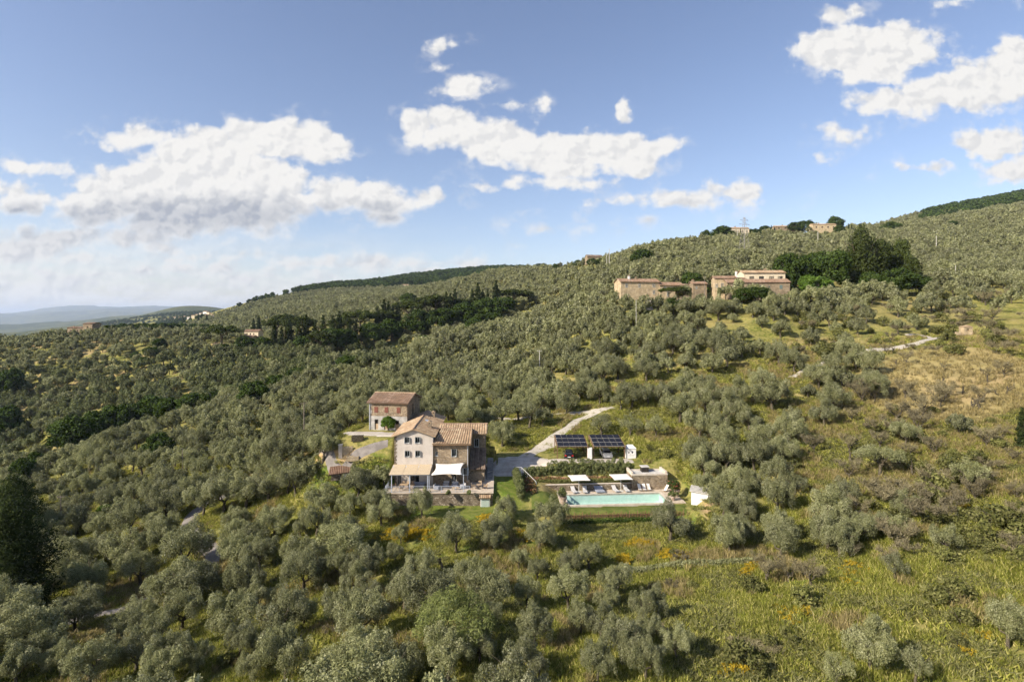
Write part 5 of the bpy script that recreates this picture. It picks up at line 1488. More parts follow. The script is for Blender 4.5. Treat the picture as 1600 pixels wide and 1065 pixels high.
# skyline houses, right
for (lb, px, py, D, rz, w_, d_, h_, mt, rm, al) in [
    ('cream house with red roof on the ridge, right of the round dark tree', 1141, 369, None, 0, 20, 9, 7.0, cream_plaster, roof_tile, 'x'),
    ('long low house with terracotta roof on the ridge in the middle', 1211, 366, None, -2, 30, 9, 4.6, brown_stone, roof_tile, 'x'),
    ('house with shaded loggia and red roof on the ridge, rightmost', 1270, 364, None, -4, 26, 11, 6.5, warm_stone, roof_tile, 'x'),
    ('small orange roofed house high on the right hillside', 1477, 336, None, 5, 9, 7, 4.5, cream_plaster, roof_tile, 'x')]:
    o_, p_ = farm('ridge_house', lb, px, py, D, rz, [(0, w_, 0, d_, h_, 1.8, al, mt, rm)], [(w_ * t, 0, h_ * .45, 1.5, 1.6, FX, 'plain', dark_metal) for t in (.15, .4, .65, .88)], [(w_ * .35, d_ / 2, h_ + 1.8, 1.0, 1.0)], dz=3.0 if px > 1250 else 5.0)
# left ridge house
farm('tower_house', 'brick farmhouse with a low range and a square tower on the left hill crest', 105, 526, None, -4,
     [(0, 14.5, 0, 8, 4.6, .9, 'x', brown_stone, roof_tile_old), (14.5, 22.5, -1, 8, 8.0, 1.0, 'x', brown_stone, roof_tile_old)],
     [(3, 0, 1.6, 1.0, 1.4, FX, 'plain', dark_metal), (9, 0, 1.6, 1.0, 1.4, FX, 'plain', dark_metal), (18.5, -1, 4.6, 1.0, 1.3, FX, 'plain', dark_metal)], [(2, 4, 5.2, .8, .8)], dz=2.6)
farm('pine_house', 'ochre house with two roof levels beside the umbrella pine on the left', 374, 541, None, -8,
     [(0, 9.5, 0, 6, 4.2, 1.0, 'x', warm_stone, roof_tile_old), (-.6, 9.8, 6.1, 12, 7.8, 1.2, 'x', cream_plaster, roof_tile_old)],
     [(x, 6.1, 5.6, .8, 1.0, FX, 'plain', dark_metal) for x in (1.5, 4, 6.5)], dz=2.2)
farm('low_shed', 'small open shed with brown roof below the umbrella pine', 333, 543, None, 0, [(0, 7, 0, 4, 2.2, .7, 'x', dark_inside, roof_tile_dark)], cat='shed')
farm('half_hidden_house', 'small stone house half hidden by trees on the slope left of the hamlet', 936, 480, None, 5, [(0, 4.5, 0, 4, 2.4, .7, 'x', warm_stone, roof_tile)])
# the village and scattered far houses
rv = random.Random(12)
VIL = [(262, 500, 4), (270, 498, 5), (279, 499, 6), (286, 497, 5), (292, 498, 5), (299, 497, 6), (305, 495, 7), (311, 494, 6), (317, 493, 9), (323, 493, 6), (328, 495, 6), (332, 497, 4), (255, 502, 4), (307, 499, 8), (320, 498, 7)]
for i, (px, py, wpx) in enumerate(VIL):
    p = gp(px, py + 1, 700); s = p[1] / FPX; p = (p[0], p[1], p[2] + 6)
    o_ = thing('village_house', 'tiny %s house of the distant village, %s from its left' % (['white', 'cream', 'ochre', 'pale grey'][i % 4], ['1st', '2nd', '3rd', '4th', '5th', '6th', '7th', '8th', '9th', '10th', '11th', '12th', '13th', '14th', '15th'][sorted(range(len(VIL)), key=lambda k: VIL[k][0]).index(i)]), 'house', p, R(rv.uniform(-20, 20)), 'houses of the distant village')
    w_ = wpx * s * .8; h_ = w_ * rv.uniform(.35, .6)
    m_ = (white_plaster, cream_plaster, warm_stone, plaster)[i % 4]
    b = MB(); zwall(b, 0, w_, 0, w_ * .7, h_, w_ * .14, 'x', -14); b.build('wall', m_, o_)
    b = MB(); zroof(b, 0, w_, 0, w_ * .7, h_, w_ * .14, 'x', .5, 2.5, .1); b.build('roof', roof_tile_old, o_)
for (lb, px, py, wpx, m_) in [
    ('far cream house with a red roof on the slope left of the skyline villa', 385, 489, 7, cream_plaster), ('far pale house beside the cream one on the distant slope', 392, 488, 8, white_plaster),
    ('lonely tiny house on the distant slope above the cypresses', 431, 485, 5, cream_plaster), ('tiny red roofed house below the left part of the ridge', 402, 468, 5, warm_stone),
    ('first of three tiny houses on the far wooded ridge', 607, 451, 5, warm_stone), ('second of three tiny houses on the far wooded ridge', 618, 451, 6, white_plaster), ('third of three tiny houses on the far wooded ridge, widest', 628, 450, 10, cream_plaster)]:
    p = gp(px, py); s = p[1] / FPX
    o_ = thing('far_house', lb, 'house', p, R(rv.uniform(-15, 15))); w_ = wpx * s; h_ = w_ * .5
    b = MB(); zwall(b, 0, w_, 0, w_ * .6, h_, w_ * .12, 'x', -5); b.build('wall', m_, o_)
    b = MB(); zroof(b, 0, w_, 0, w_ * .6, h_, w_ * .12, 'x', .4, 1.5, .1); b.build('roof', roof_tile, o_)


# ------------------------------------------------------------------ poles and the pylon
def pole(px, ytop, ybase, m, label, r=.12, D=None, arm=True):
    if D is None: x, y, z = gp(px, ybase)
    else: x, y, z = wpt(px, ybase, D)
    h = (ybase - ytop) / FPX * y
    o = thing('utility_pole', label, 'utility pole', (x, y, z - .3), R(10))
    b = MB(); b.tube((0, 0, 0), (0, 0, h + .3), r, r * .7, n=8); b.build('pole', m, o)
    if arm:
        b = MB(); b.box(-.7, .7, -.05, .05, h, h + .1)
        for k in (-.6, 0, .6): b.tube((k, 0, h + .1), (k, 0, h + .28), .05, n=6)
        b.build('crossarm', m, o)
    return (x, y, z + h)


POLES = [(843, 547, 588, concrete, 'pale concrete pole among the olives above the gravel track', .13), (952, 388, 424, concrete, 'tall pale pole on the skyline slope above the left farm', .3),
 (948, 396, 426, concrete, 'shorter pale pole just left of the tall one on the slope', .22), (640, 456, 474, concrete, 'pale pole on the far olive slope above the cypresses', .2),
 (944, 440, 456, concrete, 'pale pole left of the left farm', .2), (1101, 432, 480, pole_wood, 'brown pole in front of the small house of the hamlet', .12), (1463, 368, 392, concrete, 'pale pole high on the right slope', .2),
 (1278, 362, 383, concrete, 'pale pole in front of the ridge houses', .25), (1152, 360, 380, concrete, 'pale pole left of the lattice pylon', .22), (1493, 414, 442, concrete, 'thin pale pole above the dry terraces on the right', .14),
 (475, 628, 704, pole_wood, 'grey wooden pole rising from the olives left of the house', .13), (95, 774, 830, pole_wood, 'dark wooden pole in the olive grove at the far left', .12), (285, 700, 742, pole_wood, 'thin pole half sunk in olives above the lane', .1),
 (994, 467, 520, concrete, 'slim pale pole in the olive slope below the left farm', .09), (1096, 350, 366, concrete, 'pole beside the round tree on the ridge', .2)]
tops = []
for (px, yt, yb, m_, lb, r_) in POLES: tops.append(pole(px, yt, yb, m_, lb, r_, arm=px in (475, 843, 95, 1101)))
_s = gp(1163, 404)
PY_ = thing('lattice_pylon', 'tall lattice steel power pylon standing on the olive hillside', 'pylon', (_s[0], _s[1], _s[2] - .5), R(20))
hp = (404 - 338) / FPX * _s[1]
def leg_at(t): w_ = 2.6 * (1 - t) ** 1.1 + .35; return w_
b = MB(); n = 14
for k in range(n):
    t0, t1 = k / n, (k + 1) / n
    for i in range(4):
        sx, sy = ((-1, -1), (1, -1), (1, 1), (-1, 1))[i]; tx, ty = ((-1, -1), (1, -1), (1, 1), (-1, 1))[(i + 1) % 4]
        a0, a1 = leg_at(t0), leg_at(t1)
        b.tube((sx * a0, sy * a0, t0 * hp), (sx * a1, sy * a1, t1 * hp), .075, n=4)
        b.tube((sx * a0, sy * a0, t0 * hp), (tx * a1, ty * a1, t1 * hp), .035, n=3); b.tube((tx * a0, ty * a0, t0 * hp), (sx * a1, sy * a1, t1 * hp), .035, n=3)
b.build('tower', lattice_steel, PY_)
for t_, w_ in ((.72, 3.6), (.82, 4.2), (.92, 3.2)):
    b = MB()
    for s in (-1, 1):
        b.tube((0, 0, hp * t_), (s * w_, 0, hp * t_ + .2), .1, n=4); b.tube((0, 0, hp * t_ + 1.2), (s * w_, 0, hp * t_ + .2), .08, n=4)
    b.build('crossarm', lattice_steel, PY_)


def cable(label, pts, r=.03, sag=1.2):
    b = MB()
    for i in range(len(pts) - 1):
        p, q_ = Vector(pts[i]), Vector(pts[i + 1]); n = 12; prev = p
        for k in range(1, n + 1):
            t = k / n; w_ = p.lerp(q_, t); w_.z -= sag * 4 * t * (1 - t); b.tube(prev, w_, r, n=3, cap=False); prev = w_
    o = b.build('overhead_cable', wire_m); tag(o, label, 'cable')


cable('thin overhead cable between the poles left of the house', [tops[12], tops[11]], .025, 2.0)
# ------------------------------------------------------------------ plants
def leaf_cloud(blobs, n, size, rng, asp=0.4, shell=0.72, out=0.55, tint0=0.0, up=0.0, solid=0.15, lean=None):
    """small leaf shaped faces through the shells of many rounded tufts -> verts, quads, tint"""
    B = np.array([[*b[:3], *(b[3:6] if len(b) >= 6 else (b[3], b[3], b[3]))] for b in blobs], float)
    wgt = (B[:, 3] * B[:, 4] + B[:, 3] * B[:, 5]); wgt /= wgt.sum()
    k = rng.choice(len(B), n, p=wgt)
    d = rng.normal(size=(n, 3)); d[:, 2] += up; d /= np.linalg.norm(d, axis=1, keepdims=True)
    r = np.where(rng.random(n) < solid, rng.random(n) ** .5, shell + (1.08 - shell) * rng.random(n))
    c = B[k, :3] + d * B[k, 3:6] * r[:, None]
    nn = d * out + rng.normal(size=(n, 3)) * (1 - out) * .75; nn /= np.linalg.norm(nn, axis=1, keepdims=True)
    t = rng.normal(size=(n, 3))
    if lean is not None: t = t * .5 + np.array(lean)
    t -= nn * (t * nn).sum(1, keepdims=True); t /= np.maximum(np.linalg.norm(t, axis=1, keepdims=True), 1e-6)
    b = np.cross(nn, t)
    s = size * (0.55 + 0.9 * rng.random(n))[:, None]
    V = np.stack([c + t * s, c + b * s * asp, c - t * s, c - b * s * asp], 1).reshape(-1, 3)
    F = np.arange(4 * n).reshape(-1, 4)
    bt = rng.random(len(B))
    tint = np.clip(0.62 * rng.random(n) + 0.38 * bt[k] + tint0, 0, 1)
    return V, F, np.repeat(tint, 4)


def tube_np(p0, p1, r0, r1, n=5):
    p0 = np.array(p0, float); p1 = np.array(p1, float); d = p1 - p0; d /= max(np.linalg.norm(d), 1e-6)
    a = np.cross(d, (0.3, 0.9, 0.1)); a /= np.linalg.norm(a); b = np.cross(d, a)
    t = np.arange(n) * 2 * math.pi / n; ring = np.cos(t)[:, None] * a + np.sin(t)[:, None] * b
    V = np.concatenate([p0 + ring * r0, p1 + ring * r1]); i = np.arange(n)
    return V, np.stack([i, (i + 1) % n, n + (i + 1) % n, n + i], 1)


def join_np(parts):
    V = []; F = []; T = []; M = []; o = 0
    for (v, f, t, m) in parts:
        V.append(v); F.append(f + o); T.append(t if np.ndim(t) else np.full(len(v), t)); M.append(np.full(len(f), m)); o += len(v)
    return np.concatenate(V), np.concatenate(F), np.concatenate(T), np.concatenate(M)


def limbs(rng, H, W_, n=4, r=.2, fork=.28, wig=.2, seg=4):
    """trunk with forking limbs; returns tube parts and limb ends"""
    parts = []; ends = []
    f = H * fork; top = np.array([rng.uniform(-.15, .15), rng.uniform(-.15, .15), f])
    v, q = tube_np((0, 0, -.4), (0, 0, f * .35), r * 1.35, r, 7); parts.append((v, q, .5, 0))
    v, q = tube_np((0, 0, f * .35), top, r, r * .85, 7); parts.append((v, q, .5, 0))
    a0 = rng.uniform(0, 6.28)
    for i in range(n):
        a = a0 + i * 6.283 / n + rng.uniform(-.4, .4); tgt = np.array([math.cos(a) * W_ * .33, math.sin(a) * W_ * .33, H * rng.uniform(.62, .85)])
        p = top.copy(); rr_ = r * .6
        for s in range(seg):
            t = (s + 1) / seg; q1 = top + (tgt - top) * t + rng.normal(size=3) * wig * (1 - t * .5); q1[2] = max(q1[2], p[2] + .1)
            v, q = tube_np(p, q1, rr_, rr_ * .72, 5); parts.append((v, q, .5, 0)); p = q1; rr_ *= .72
            if s >= 1:
                e = q1 + np.array([math.cos(a + rng.uniform(-1.3, 1.3)), math.sin(a + rng.uniform(-1.3, 1.3)), rng.uniform(.2, .9)]) * W_ * .13
                v, q = tube_np(q1, e, rr_ * .6, rr_ * .25, 4); parts.append((v, q, .5, 0)); ends.append(e)
        ends.append(p)
    return parts, ends


def olive_blobs(rng, H, W_, nb, rmin, rmax, ends=()):
    bl = []
    nl = int(rng.integers(5, 8)); a0 = rng.uniform(0, 6.28)
    masses = [(rng.uniform(-.3, .3), rng.uniform(-.3, .3), H * rng.uniform(.70, .80), W_ * .20)]
    for i in range(nl):                                   # a few big masses, one per limb, of uneven height
        a = a0 + i * 6.283 / nl + rng.uniform(-.35, .35); d = W_ * rng.uniform(.20, .33)
        masses.append((math.cos(a) * d, math.sin(a) * d, H * rng.uniform(.42, .74), W_ * rng.uniform(.13, .20)))
    per = max(2, nb // len(masses))
    for (mx_, my_, mz_, mr) in masses:
        for _ in range(per):                              # each mass is built of upright plumes
            a = rng.uniform(0, 6.283); el = math.asin(rng.uniform(-.7, 1.0)); q = mr * rng.uniform(.55, 1.05)
            r = rng.uniform(rmin, rmax) * .78
            bl.append((mx_ + math.cos(a) * math.cos(el) * q, my_ + math.sin(a) * math.cos(el) * q, mz_ + math.sin(el) * q * 1.15, r * .9, r * .9, r * rng.uniform(1.1, 1.7)))
        bl.append((mx_, my_, mz_, mr * .8, mr * .8, mr * .9))
    return bl


def make_meshes(name, seed, H, W_, nleaf, lsize, nb, rr_=(.5, .85), leaf=None, asp=.4, wood=bark, blobs=None, n_limbs=4, r=.19, joined=False, fork=.28, **kw):
    rng = np.random.default_rng(seed)
    lp, ends = limbs(rng, H, W_, n_limbs, r, fork)
    bl = (blobs(rng) if blobs else olive_blobs(rng, H, W_, nb, rr_[0], rr_[1], ends))
    V, F, T = leaf_cloud(bl, nleaf, lsize, rng, asp, **kw)
    if joined:
        if nleaf < 700: lp = lp[:3]
        v, f, t, m = join_np(lp + [(V, F, T, 1)])
        return mesh_np(name, v, f, (wood, leaf), m, {'tint': ('FLOAT', 'POINT', t)})
    v, f, t, m = join_np(lp)
    return (mesh_np(name + '_trunk', v, f, (wood,), None, {'tint': ('FLOAT', 'POINT', t)}, smooth=True), mesh_np(name + '_crown', V, F, (leaf,), None, {'tint': ('FLOAT', 'POINT', T)}))


OLIVE = [make_meshes('olive', 100 + i, 4.4 + .25 * (i % 3), 5.6, 19000, .070, 60 + 3 * i, (.36, .70), olive_leaf, asp=.42, up=.25) for i in range(9)]
OLIVE_THIN = [make_meshes('olive_thin', 200 + i, 4.2, 5.0, 5500, .08, 24, (.35, .6), olive_leaf, asp=.36, up=.25) for i in range(3)]
OLIVE_WIDE = [make_meshes('olive_wide', 230 + i, 3.9, 5.8, 9500, .085, 26, (.4, .65), olive_leaf, asp=.36, fork=.4, blobs=lambda rng: [(math.cos(a) * r_, math.sin(a) * r_, 3.1 + rng.uniform(-.3, .35) - .1 * r_, .6, .6, .45) for a, r_ in [(rng.uniform(0, 6.28), 2.5 * rng.uniform(0, 1) ** .6) for _ in range(34)]]) for i in range(2)]


def broad_blobs(H, W_, lo, n, rmin, rmax, flat=1.0):
    def f(rng):
        bl = []
        for _ in range(n):
            a = rng.uniform(0, 6.283); el = math.asin(rng.uniform(-.7, 1.0)); rad = W_ * .5 * rng.uniform(.5, .85); r = rng.uniform(rmin, rmax)
            zc = (H + lo) / 2; hz = (H - lo) / 2 * .85
            bl.append((math.cos(a) * math.cos(el) * rad, math.sin(a) * math.cos(el) * rad, zc + math.sin(el) * hz, r, r, r * flat))
        return bl
    return f


def cone_blobs(H, W_, n, r0, r1, lo=.3, p=1.0, bulge=0.0):
    def f(rng):
        bl = []
        for i in range(n):
            t = (i + .5) / n; z = lo + (H - lo) * t; w = W_ * .5 * ((1 - t) ** p * (1 - bulge) + bulge * math.sin(math.pi * min(1, t * .9 + .1)) ** .6); a = i * 2.399 + rng.uniform(-.4, .4)
            r = r0 + (r1 - r0) * t; bl.append((math.cos(a) * max(0, w - r * .6), math.sin(a) * max(0, w - r * .6), z, r, r, r * 1.3))
            bl.append((0, 0, z, max(w * .7, r * .7), max(w * .7, r * .7), r * 1.4))
        return bl
    return f


def umbrella_blobs(H, W_, th):
    def f(rng):
        bl = []
        for _ in range(46):
            a = rng.uniform(0, 6.283); rr_ = W_ * .5 * rng.uniform(0, .88) ** .6 * .95; r = rng.uniform(.7, 1.1) * W_ / 10
            bl.append((math.cos(a) * rr_, math.sin(a) * rr_, H - th * .5 - th * .45 * (rr_ / (W_ * .5)) ** 2 + rng.uniform(-.3, .3) * th * .5, r, r, r * .75))
        return bl
    return f


def kind(name, sds, **kw): return [make_meshes(name, s, **kw) for s in sds]


DARK_ROUND = kind('dark_tree', (1, 2, 3), H=9, W_=9, nleaf=6500, lsize=.30, nb=0, leaf=dark_leaf, asp=.55, r=.28, n_limbs=4, blobs=broad_blobs(9, 9, 1.0, 44, .9, 1.7))
DARK_TALL = kind('dark_tall_tree', (21, 22), H=9, W_=8, nleaf=7000, lsize=.26, nb=0, leaf=pine_leaf, asp=.5, r=.28, n_limbs=3, blobs=broad_blobs(9, 7.5, .8, 46, .8, 1.5, 1.2))
GREEN_ROUND = kind('green_tree', (4, 5), H=6, W_=6.5, nleaf=5200, lsize=.24, nb=0, leaf=green_leaf, asp=.6, r=.22, n_limbs=4, blobs=broad_blobs(6, 6.5, .8, 34, .7, 1.15))
CYPRESS = kind('cypress', (6, 7, 8), H=12, W_=2.6, nleaf=3600, lsize=.22, nb=0, leaf=cypress_leaf, asp=.35, r=.16, n_limbs=1, wood=bark, blobs=cone_blobs(12, 2.5, 20, .62, .30, .3, .55, .45), lean=(0, 0, 1.2))
UMBRELLA = kind('umbrella_pine', (9, 10, 11), H=11, W_=11, nleaf=6500, lsize=.26, nb=0, leaf=pine_leaf, asp=.4, r=.32, n_limbs=6, fork=.5, blobs=umbrella_blobs(11, 11, 4.2))
CONIFER = kind('conifer', (12, 13), H=16, W_=13, nleaf=30000, lsize=.20, nb=0, leaf=cypress_leaf, asp=.35, r=.35, n_limbs=1, blobs=lambda rng: cone_blobs(16, 12, 60, 1.3, .6, .8, .6, .35)(rng) + broad_blobs(14.5, 12.5, .3, 60, .8, 1.5)(rng))
CEDAR = kind('cedar', (14,), H=15, W_=12, nleaf=9000, lsize=.32, nb=0, leaf=pine_leaf, asp=.35, r=.4, n_limbs=5, blobs=cone_blobs(15, 12, 60, 1.5, .8, 1.5, .6, .5))
SHRUB = kind('shrub', (15, 16, 17), H=1.7, W_=2.2, nleaf=1500, lsize=.11, nb=0, leaf=weed_leaf, asp=.5, r=.05, n_limbs=4, blobs=broad_blobs(1.7, 2.3, .1, 18, .3, .5))
WILLOW = kind('willow', (18,), H=4.6, W_=8.5, nleaf=15000, lsize=.13, nb=0, leaf=willow_leaf, asp=.22, r=.16, n_limbs=7, fork=.1, lean=(.5, .2, 1.0), up=.3, blobs=broad_blobs(4.9, 8.8, .3, 60, .5, .9, 1.3))


def bare_meshes(name, seed, H, W_, n, leafy=0, thick=.12):
    """leafless tree: forking limbs that end in a haze of thin twigs"""
    rng = np.random.default_rng(seed)
    lp, ends = limbs(rng, H, W_, 5, thick, .25, .22, 4)
    tips = []
    for e in ends:
        for _ in range(n):
            d = rng.normal(size=3); d[2] = abs(d[2]) + .35; d /= np.linalg.norm(d)
            L_ = rng.uniform(.35, .95) * H / 4; s = e + rng.normal(size=3) * .12; t = s + d * L_
            a = np.cross(d, rng.normal(size=3)); a /= np.linalg.norm(a); w = .019
            tips.append(np.array([s + a * w, s - a * w, t - a * w * .4, t + a * w * .4]))
            for _k in range(3):
                q = s + (t - s) * rng.uniform(.3, .9); d2 = d + rng.normal(size=3) * .7; d2 /= np.linalg.norm(d2); u_ = q + d2 * L_ * .5
                tips.append(np.array([q + a * w * .7, q - a * w * .7, u_ - a * w * .3, u_ + a * w * .3]))
    V = np.concatenate(tips); F = np.arange(len(V)).reshape(-1, 4)
    v, f, t, m = join_np(lp)
    tr = mesh_np(name + '_trunk', v, f, (bark,), None, {'tint': ('FLOAT', 'POINT', t)}, smooth=True)
    T = np.repeat(rng.random(len(F)), 4)
    cr = mesh_np(name + '_twigs', V, F, (twig_grey,), None, {'tint': ('FLOAT', 'POINT', T)})
    return tr, cr


BARE = [bare_meshes('bare_tree', 300 + i, 3.6, 4.2, 30, thick=.17) for i in range(4)]
BUSHY_BARE = [bare_meshes('bare_bush', 320 + i, 2.2, 3.6, 40, thick=.05) for i in range(2)]


def stump_mesh(seed):
    rng = np.random.default_rng(seed); parts = []
    p = np.array([0, 0, -.3]); r = .22; d = np.array([rng.uniform(-.6, .6), rng.uniform(-.3, .3), 1.0])
    for s in range(4):
        q = p + d / np.linalg.norm(d) * .45; v, f = tube_np(p, q, r, r * .82, 7); parts.append((v, f, .5, 0)); p = q; r *= .82; d = d + rng.normal(size=3) * .35; d[2] = abs(d[2]) + .3
        if s in (1, 2):
            e = p + np.array([rng.uniform(-1, 1), rng.uniform(-.5, .5), rng.uniform(.5, 1.0)]) * .8; v, f = tube_np(p, e, r * .7, r * .35, 5); parts.append((v, f, .5, 0))
            e2 = e + np.array([rng.uniform(-1, 1), 0, .6]) * .6; v, f = tube_np(e, e2, r * .35, r * .12, 5); parts.append((v, f, .5, 0))
    v, f, t, m = join_np(parts)
    return mesh_np('stump', v, f, (bark,), None, {'tint': ('FLOAT', 'POINT', t)}, smooth=True)


STUMPS = [stump_mesh(400 + i) for i in range(4)]


def plant(name, label, cat, meshes, x, y, sc, rz, group=None, tail=('trunk', 'crown'), z=None, sz=None):
    z = float(zg(x, y)) if z is None else z
    o = thing(name, label, cat, (x, y, z), rz, group)
    o.scale = (sc, sc, sz if sz else sc)
    for nm, me in zip(tail, meshes):
        c = bpy.data.objects.new(nm, me); COL.objects.link(c); c.parent = o
    return o


# ---- where each olive stands: crown middle and crown width read off the photo
def zl_(ox, oy, s, items): return [(ox + a / s, oy + b / s, w / s) for (a, b, w) in items]


OL = []
OL += zl_(380, 760, 3.49, [(170,190,190),(60,280,160),(440,70,180),(580,110,140),(755,150,170),(700,70,110),(975,110,150),(860,275,90),(560,250,200),(400,200,170),(310,240,90),(90,380,190),(260,370,130),(330,480,240),(530,450,150),(690,420,190),(830,370,100),(960,440,180),(1160,280,190),(1360,280,160),(80,610,190),(220,720,260),(330,700,150),(520,680,200),(610,540,170),(670,650,160),(880,590,220),(1090,590,150),(1260,520,220),(1340,740,140),(230,940,260),(640,930,300),(870,990,260),(1120,950,260),(1290,880,200),(60,870,150),(40,1000,150),(480,1010,150)])
OL += zl_(0, 800, 4.0, [(300,90,200),(480,60,200),(620,100,150),(820,60,230),(1010,80,200),(430,320,250),(800,230,260),(1150,230,330),(860,480,200),(1200,470,330),(1140,640,250),(500,610,230),(100,640,230),(250,860,260),(60,820,230),(350,760,150),(100,980,260),(560,990,300),(780,740,220),(930,780,230),(850,900,250),(1080,900,250),(1000,1010,260),(1240,960,100),(1420,1010,260),(1500,820,200),(1540,560,230),(1480,60,180),(1480,270,220),(380,950,200),(180,740,180),(640,60,150)])
OLT = []   # thinner crowns
OLT += zl_(760, 600, 4.0, [(840,100,150),(900,250,170),(720,250,170),(1060,270,160),(100,180,200),(440,100,150),(270,190,200),(1130,490,150),(350,210,130)])
OL += zl_(760, 600, 4.0, [(80,40,150),(100,310,180),(250,80,170),(500,130,150),(430,40,140),(310,20,180),(580,30,200),(710,60,160),(910,60,200),(1010,60,150),(1100,70,150),(1210,150,210),(1230,40,180),(1330,280,180),(1500,160,220),(1560,60,200),(1480,350,200),(1330,440,220),(860,470,120),(960,475,180),(1500,470,200),(1390,640,190),(1560,600,200),(1580,740,200),(1480,760,170),(1150,870,270),(410,850,220),(330,950,200),(130,790,150),(230,750,140),(80,920,180),(1370,90,190),(1440,250,150),(1330,20,190)])
OL += zl_(800, 780, 3.7375, [(160,200,150),(40,370,110),(150,420,130),(340,390,150),(450,350,150),(1270,230,200),(600,500,200),(330,550,240),(90,570,170),(560,620,150),(770,650,160),(850,640,130),(400,720,170),(520,730,200),(130,780,220),(640,850,250),(790,800,130),(960,850,190),(100,960,230),(780,960,230),(500,980,200)])
OL += zl_(1200, 780, 3.7375, [(60,170,190),(350,200,220),(600,890,290),(1400,760,250)])
OLT += zl_(1200, 780, 3.7375, [(540,200,180),(760,170,180),(1040,240,200),(740,400,170),(860,1020,140),(400,1050,120)])
OL += zl_(1150, 600, 3.556, [(200,60,220),(310,180,100),(290,260,180),(130,300,160),(490,170,150),(540,80,170),(770,30,150),(250,360,190),(100,400,200),(60,560,170),(230,520,180),(230,640,190),(220,800,220),(50,700,150),(30,820,150),(520,700,230),(680,820,170),(930,690,150),(940,280,150),(1240,230,130),(30,60,160),(70,200,150),(610,620,160)])
OLT += zl_(1150, 600, 3.556, [(400,40,90),(1300,510,200),(880,800,190),(1010,700,110),(330,560,140)])
OLW = zl_(1150, 600, 3.556, [(800,430,210)])
OL += zl_(1180, 440, 3.81, [(150,280,120),(330,330,110),(250,160,130),(110,190,100),(40,240,80),(150,130,110),(370,170,120),(440,220,120),(350,225,100),(530,180,100),(600,150,120),(660,200,110),(610,270,110),(480,280,80),(540,350,90),(380,400,80),(960,240,110),(850,270,90),(850,160,120),(560,60,150),(640,60,130),(450,90,120),(140,430,150),(230,480,150),(30,390,110),(560,430,150),(600,480,120),(480,490,150),(700,490,150),(380,570,170),(520,580,140),(690,600,180),(120,660,240),(450,700,190),(40,590,150),(330,100,120),(240,100,110),(90,120,100),(800,60,100),(700,50,110),(20,160,100)])
OL += [(350, 775, 62), (385, 768, 60), (420, 760, 58), (450, 752, 50), (318, 786, 50), (258, 925, 66), (228, 938, 60), (118, 962, 66), (92, 975, 70), (60, 980, 70), (285, 905, 60), (30, 960, 70)]
OL += [(978, 474, 26), (1004, 476, 28), (1028, 474, 26), (1052, 476, 26), (1074, 478, 28), (1098, 478, 28), (1122, 478, 30), (1148, 480, 28), (1206, 478, 30), (1226, 480, 28), (905, 492, 30), (925, 500, 30), (945, 507, 32), (960, 498, 30), (915, 510, 30), (935, 488, 28), (952, 482, 28), (972, 505, 30), (990, 498, 30), (1010, 506, 30), (1030, 500, 28), (965, 488, 26), (925, 476, 26), (1050, 508, 30), (1072, 500, 30), (1000, 485, 26), (1040, 486, 26), (1090, 506, 28)]
OL2 = [(1130, 780, 62), (1140, 830, 54), (1195, 720, 64), (1215, 790, 64), (1220, 850, 58), (1290, 800, 60), (1312, 850, 52), (1362, 820, 44), (1100, 730, 48), (1330, 780, 44)]
OL += [(455, 660, 52), (500, 672, 50), (472, 700, 44), (440, 712, 54), (505, 700, 46), (528, 685, 44), (545, 668, 40), (575, 690, 18), (560, 755, 60), (590, 785, 42), (600, 745, 34), (485, 735, 36), (462, 755, 50), (535, 650, 36), (500, 640, 44), (545, 625, 38), (568, 615, 30), (700, 640, 44), (680, 625, 36), (735, 650, 48), (720, 620, 46), (770, 610, 40), (760, 655, 34), (810, 640, 44), (845, 625, 42), (575, 790, 40)]
BARE_P = zl_(1150, 600, 3.556, [(430,330,130),(630,330,120),(800,310,120),(940,30,120),(1360,60,110),(990,170,130),(1100,540,170),(1390,300,140),(1480,270,90),(700,60,110),(960,370,100),(1330,600,100),(1560,600,120),(640,170,90),(1540,400,90)]) + zl_(1200, 780, 3.7375, [(250,440,200),(120,420,150),(700,330,130),(1370,100,110),(1450,60,120)]) + zl_(1180, 440, 3.81, [(890,630,110),(925,380,80),(810,330,70),(1380,270,110),(1410,200,100),(1480,520,110),(1330,700,90),(1590,190,80),(1370,100,100),(1250,190,80),(1100,160,70),(1480,80,90),(1550,60,80),(900,450,90),(1130,510,60),(1370,540,60),(780,400,70)]) + [(1198, 890, 50)]
STUMP_P = zl_(1180, 440, 3.81, [(1100,590,50),(1150,655,40),(1235,650,60),(1450,660,70),(1380,580,40),(1330,740,40),(835,480,40),(810,410,30),(1290,730,30),(1120,700,20)]) + zl_(1150, 600, 3.556, [(985,500,60),(835,220,50),(1310,110,20),(640,420,30),(1500,40,60)]) + [(690, 885, 30)]

rt = random.Random(77)
TAKEN = []      # (x, y, r)


def ground_of(cx, cy, w, hk=.42):
    """foot of a tree whose crown is centred at (cx, cy) and w wide in the photo"""
    py = cy + .30 * w
    p = gp(cx, py)
    for _ in range(3):
        ppm = FPX / p[1]; dz = hk * (w / ppm)           # crown middle above the foot
        py = cy + dz * ppm; p = gp(cx, py)
    return p, w * p[1] / FPX


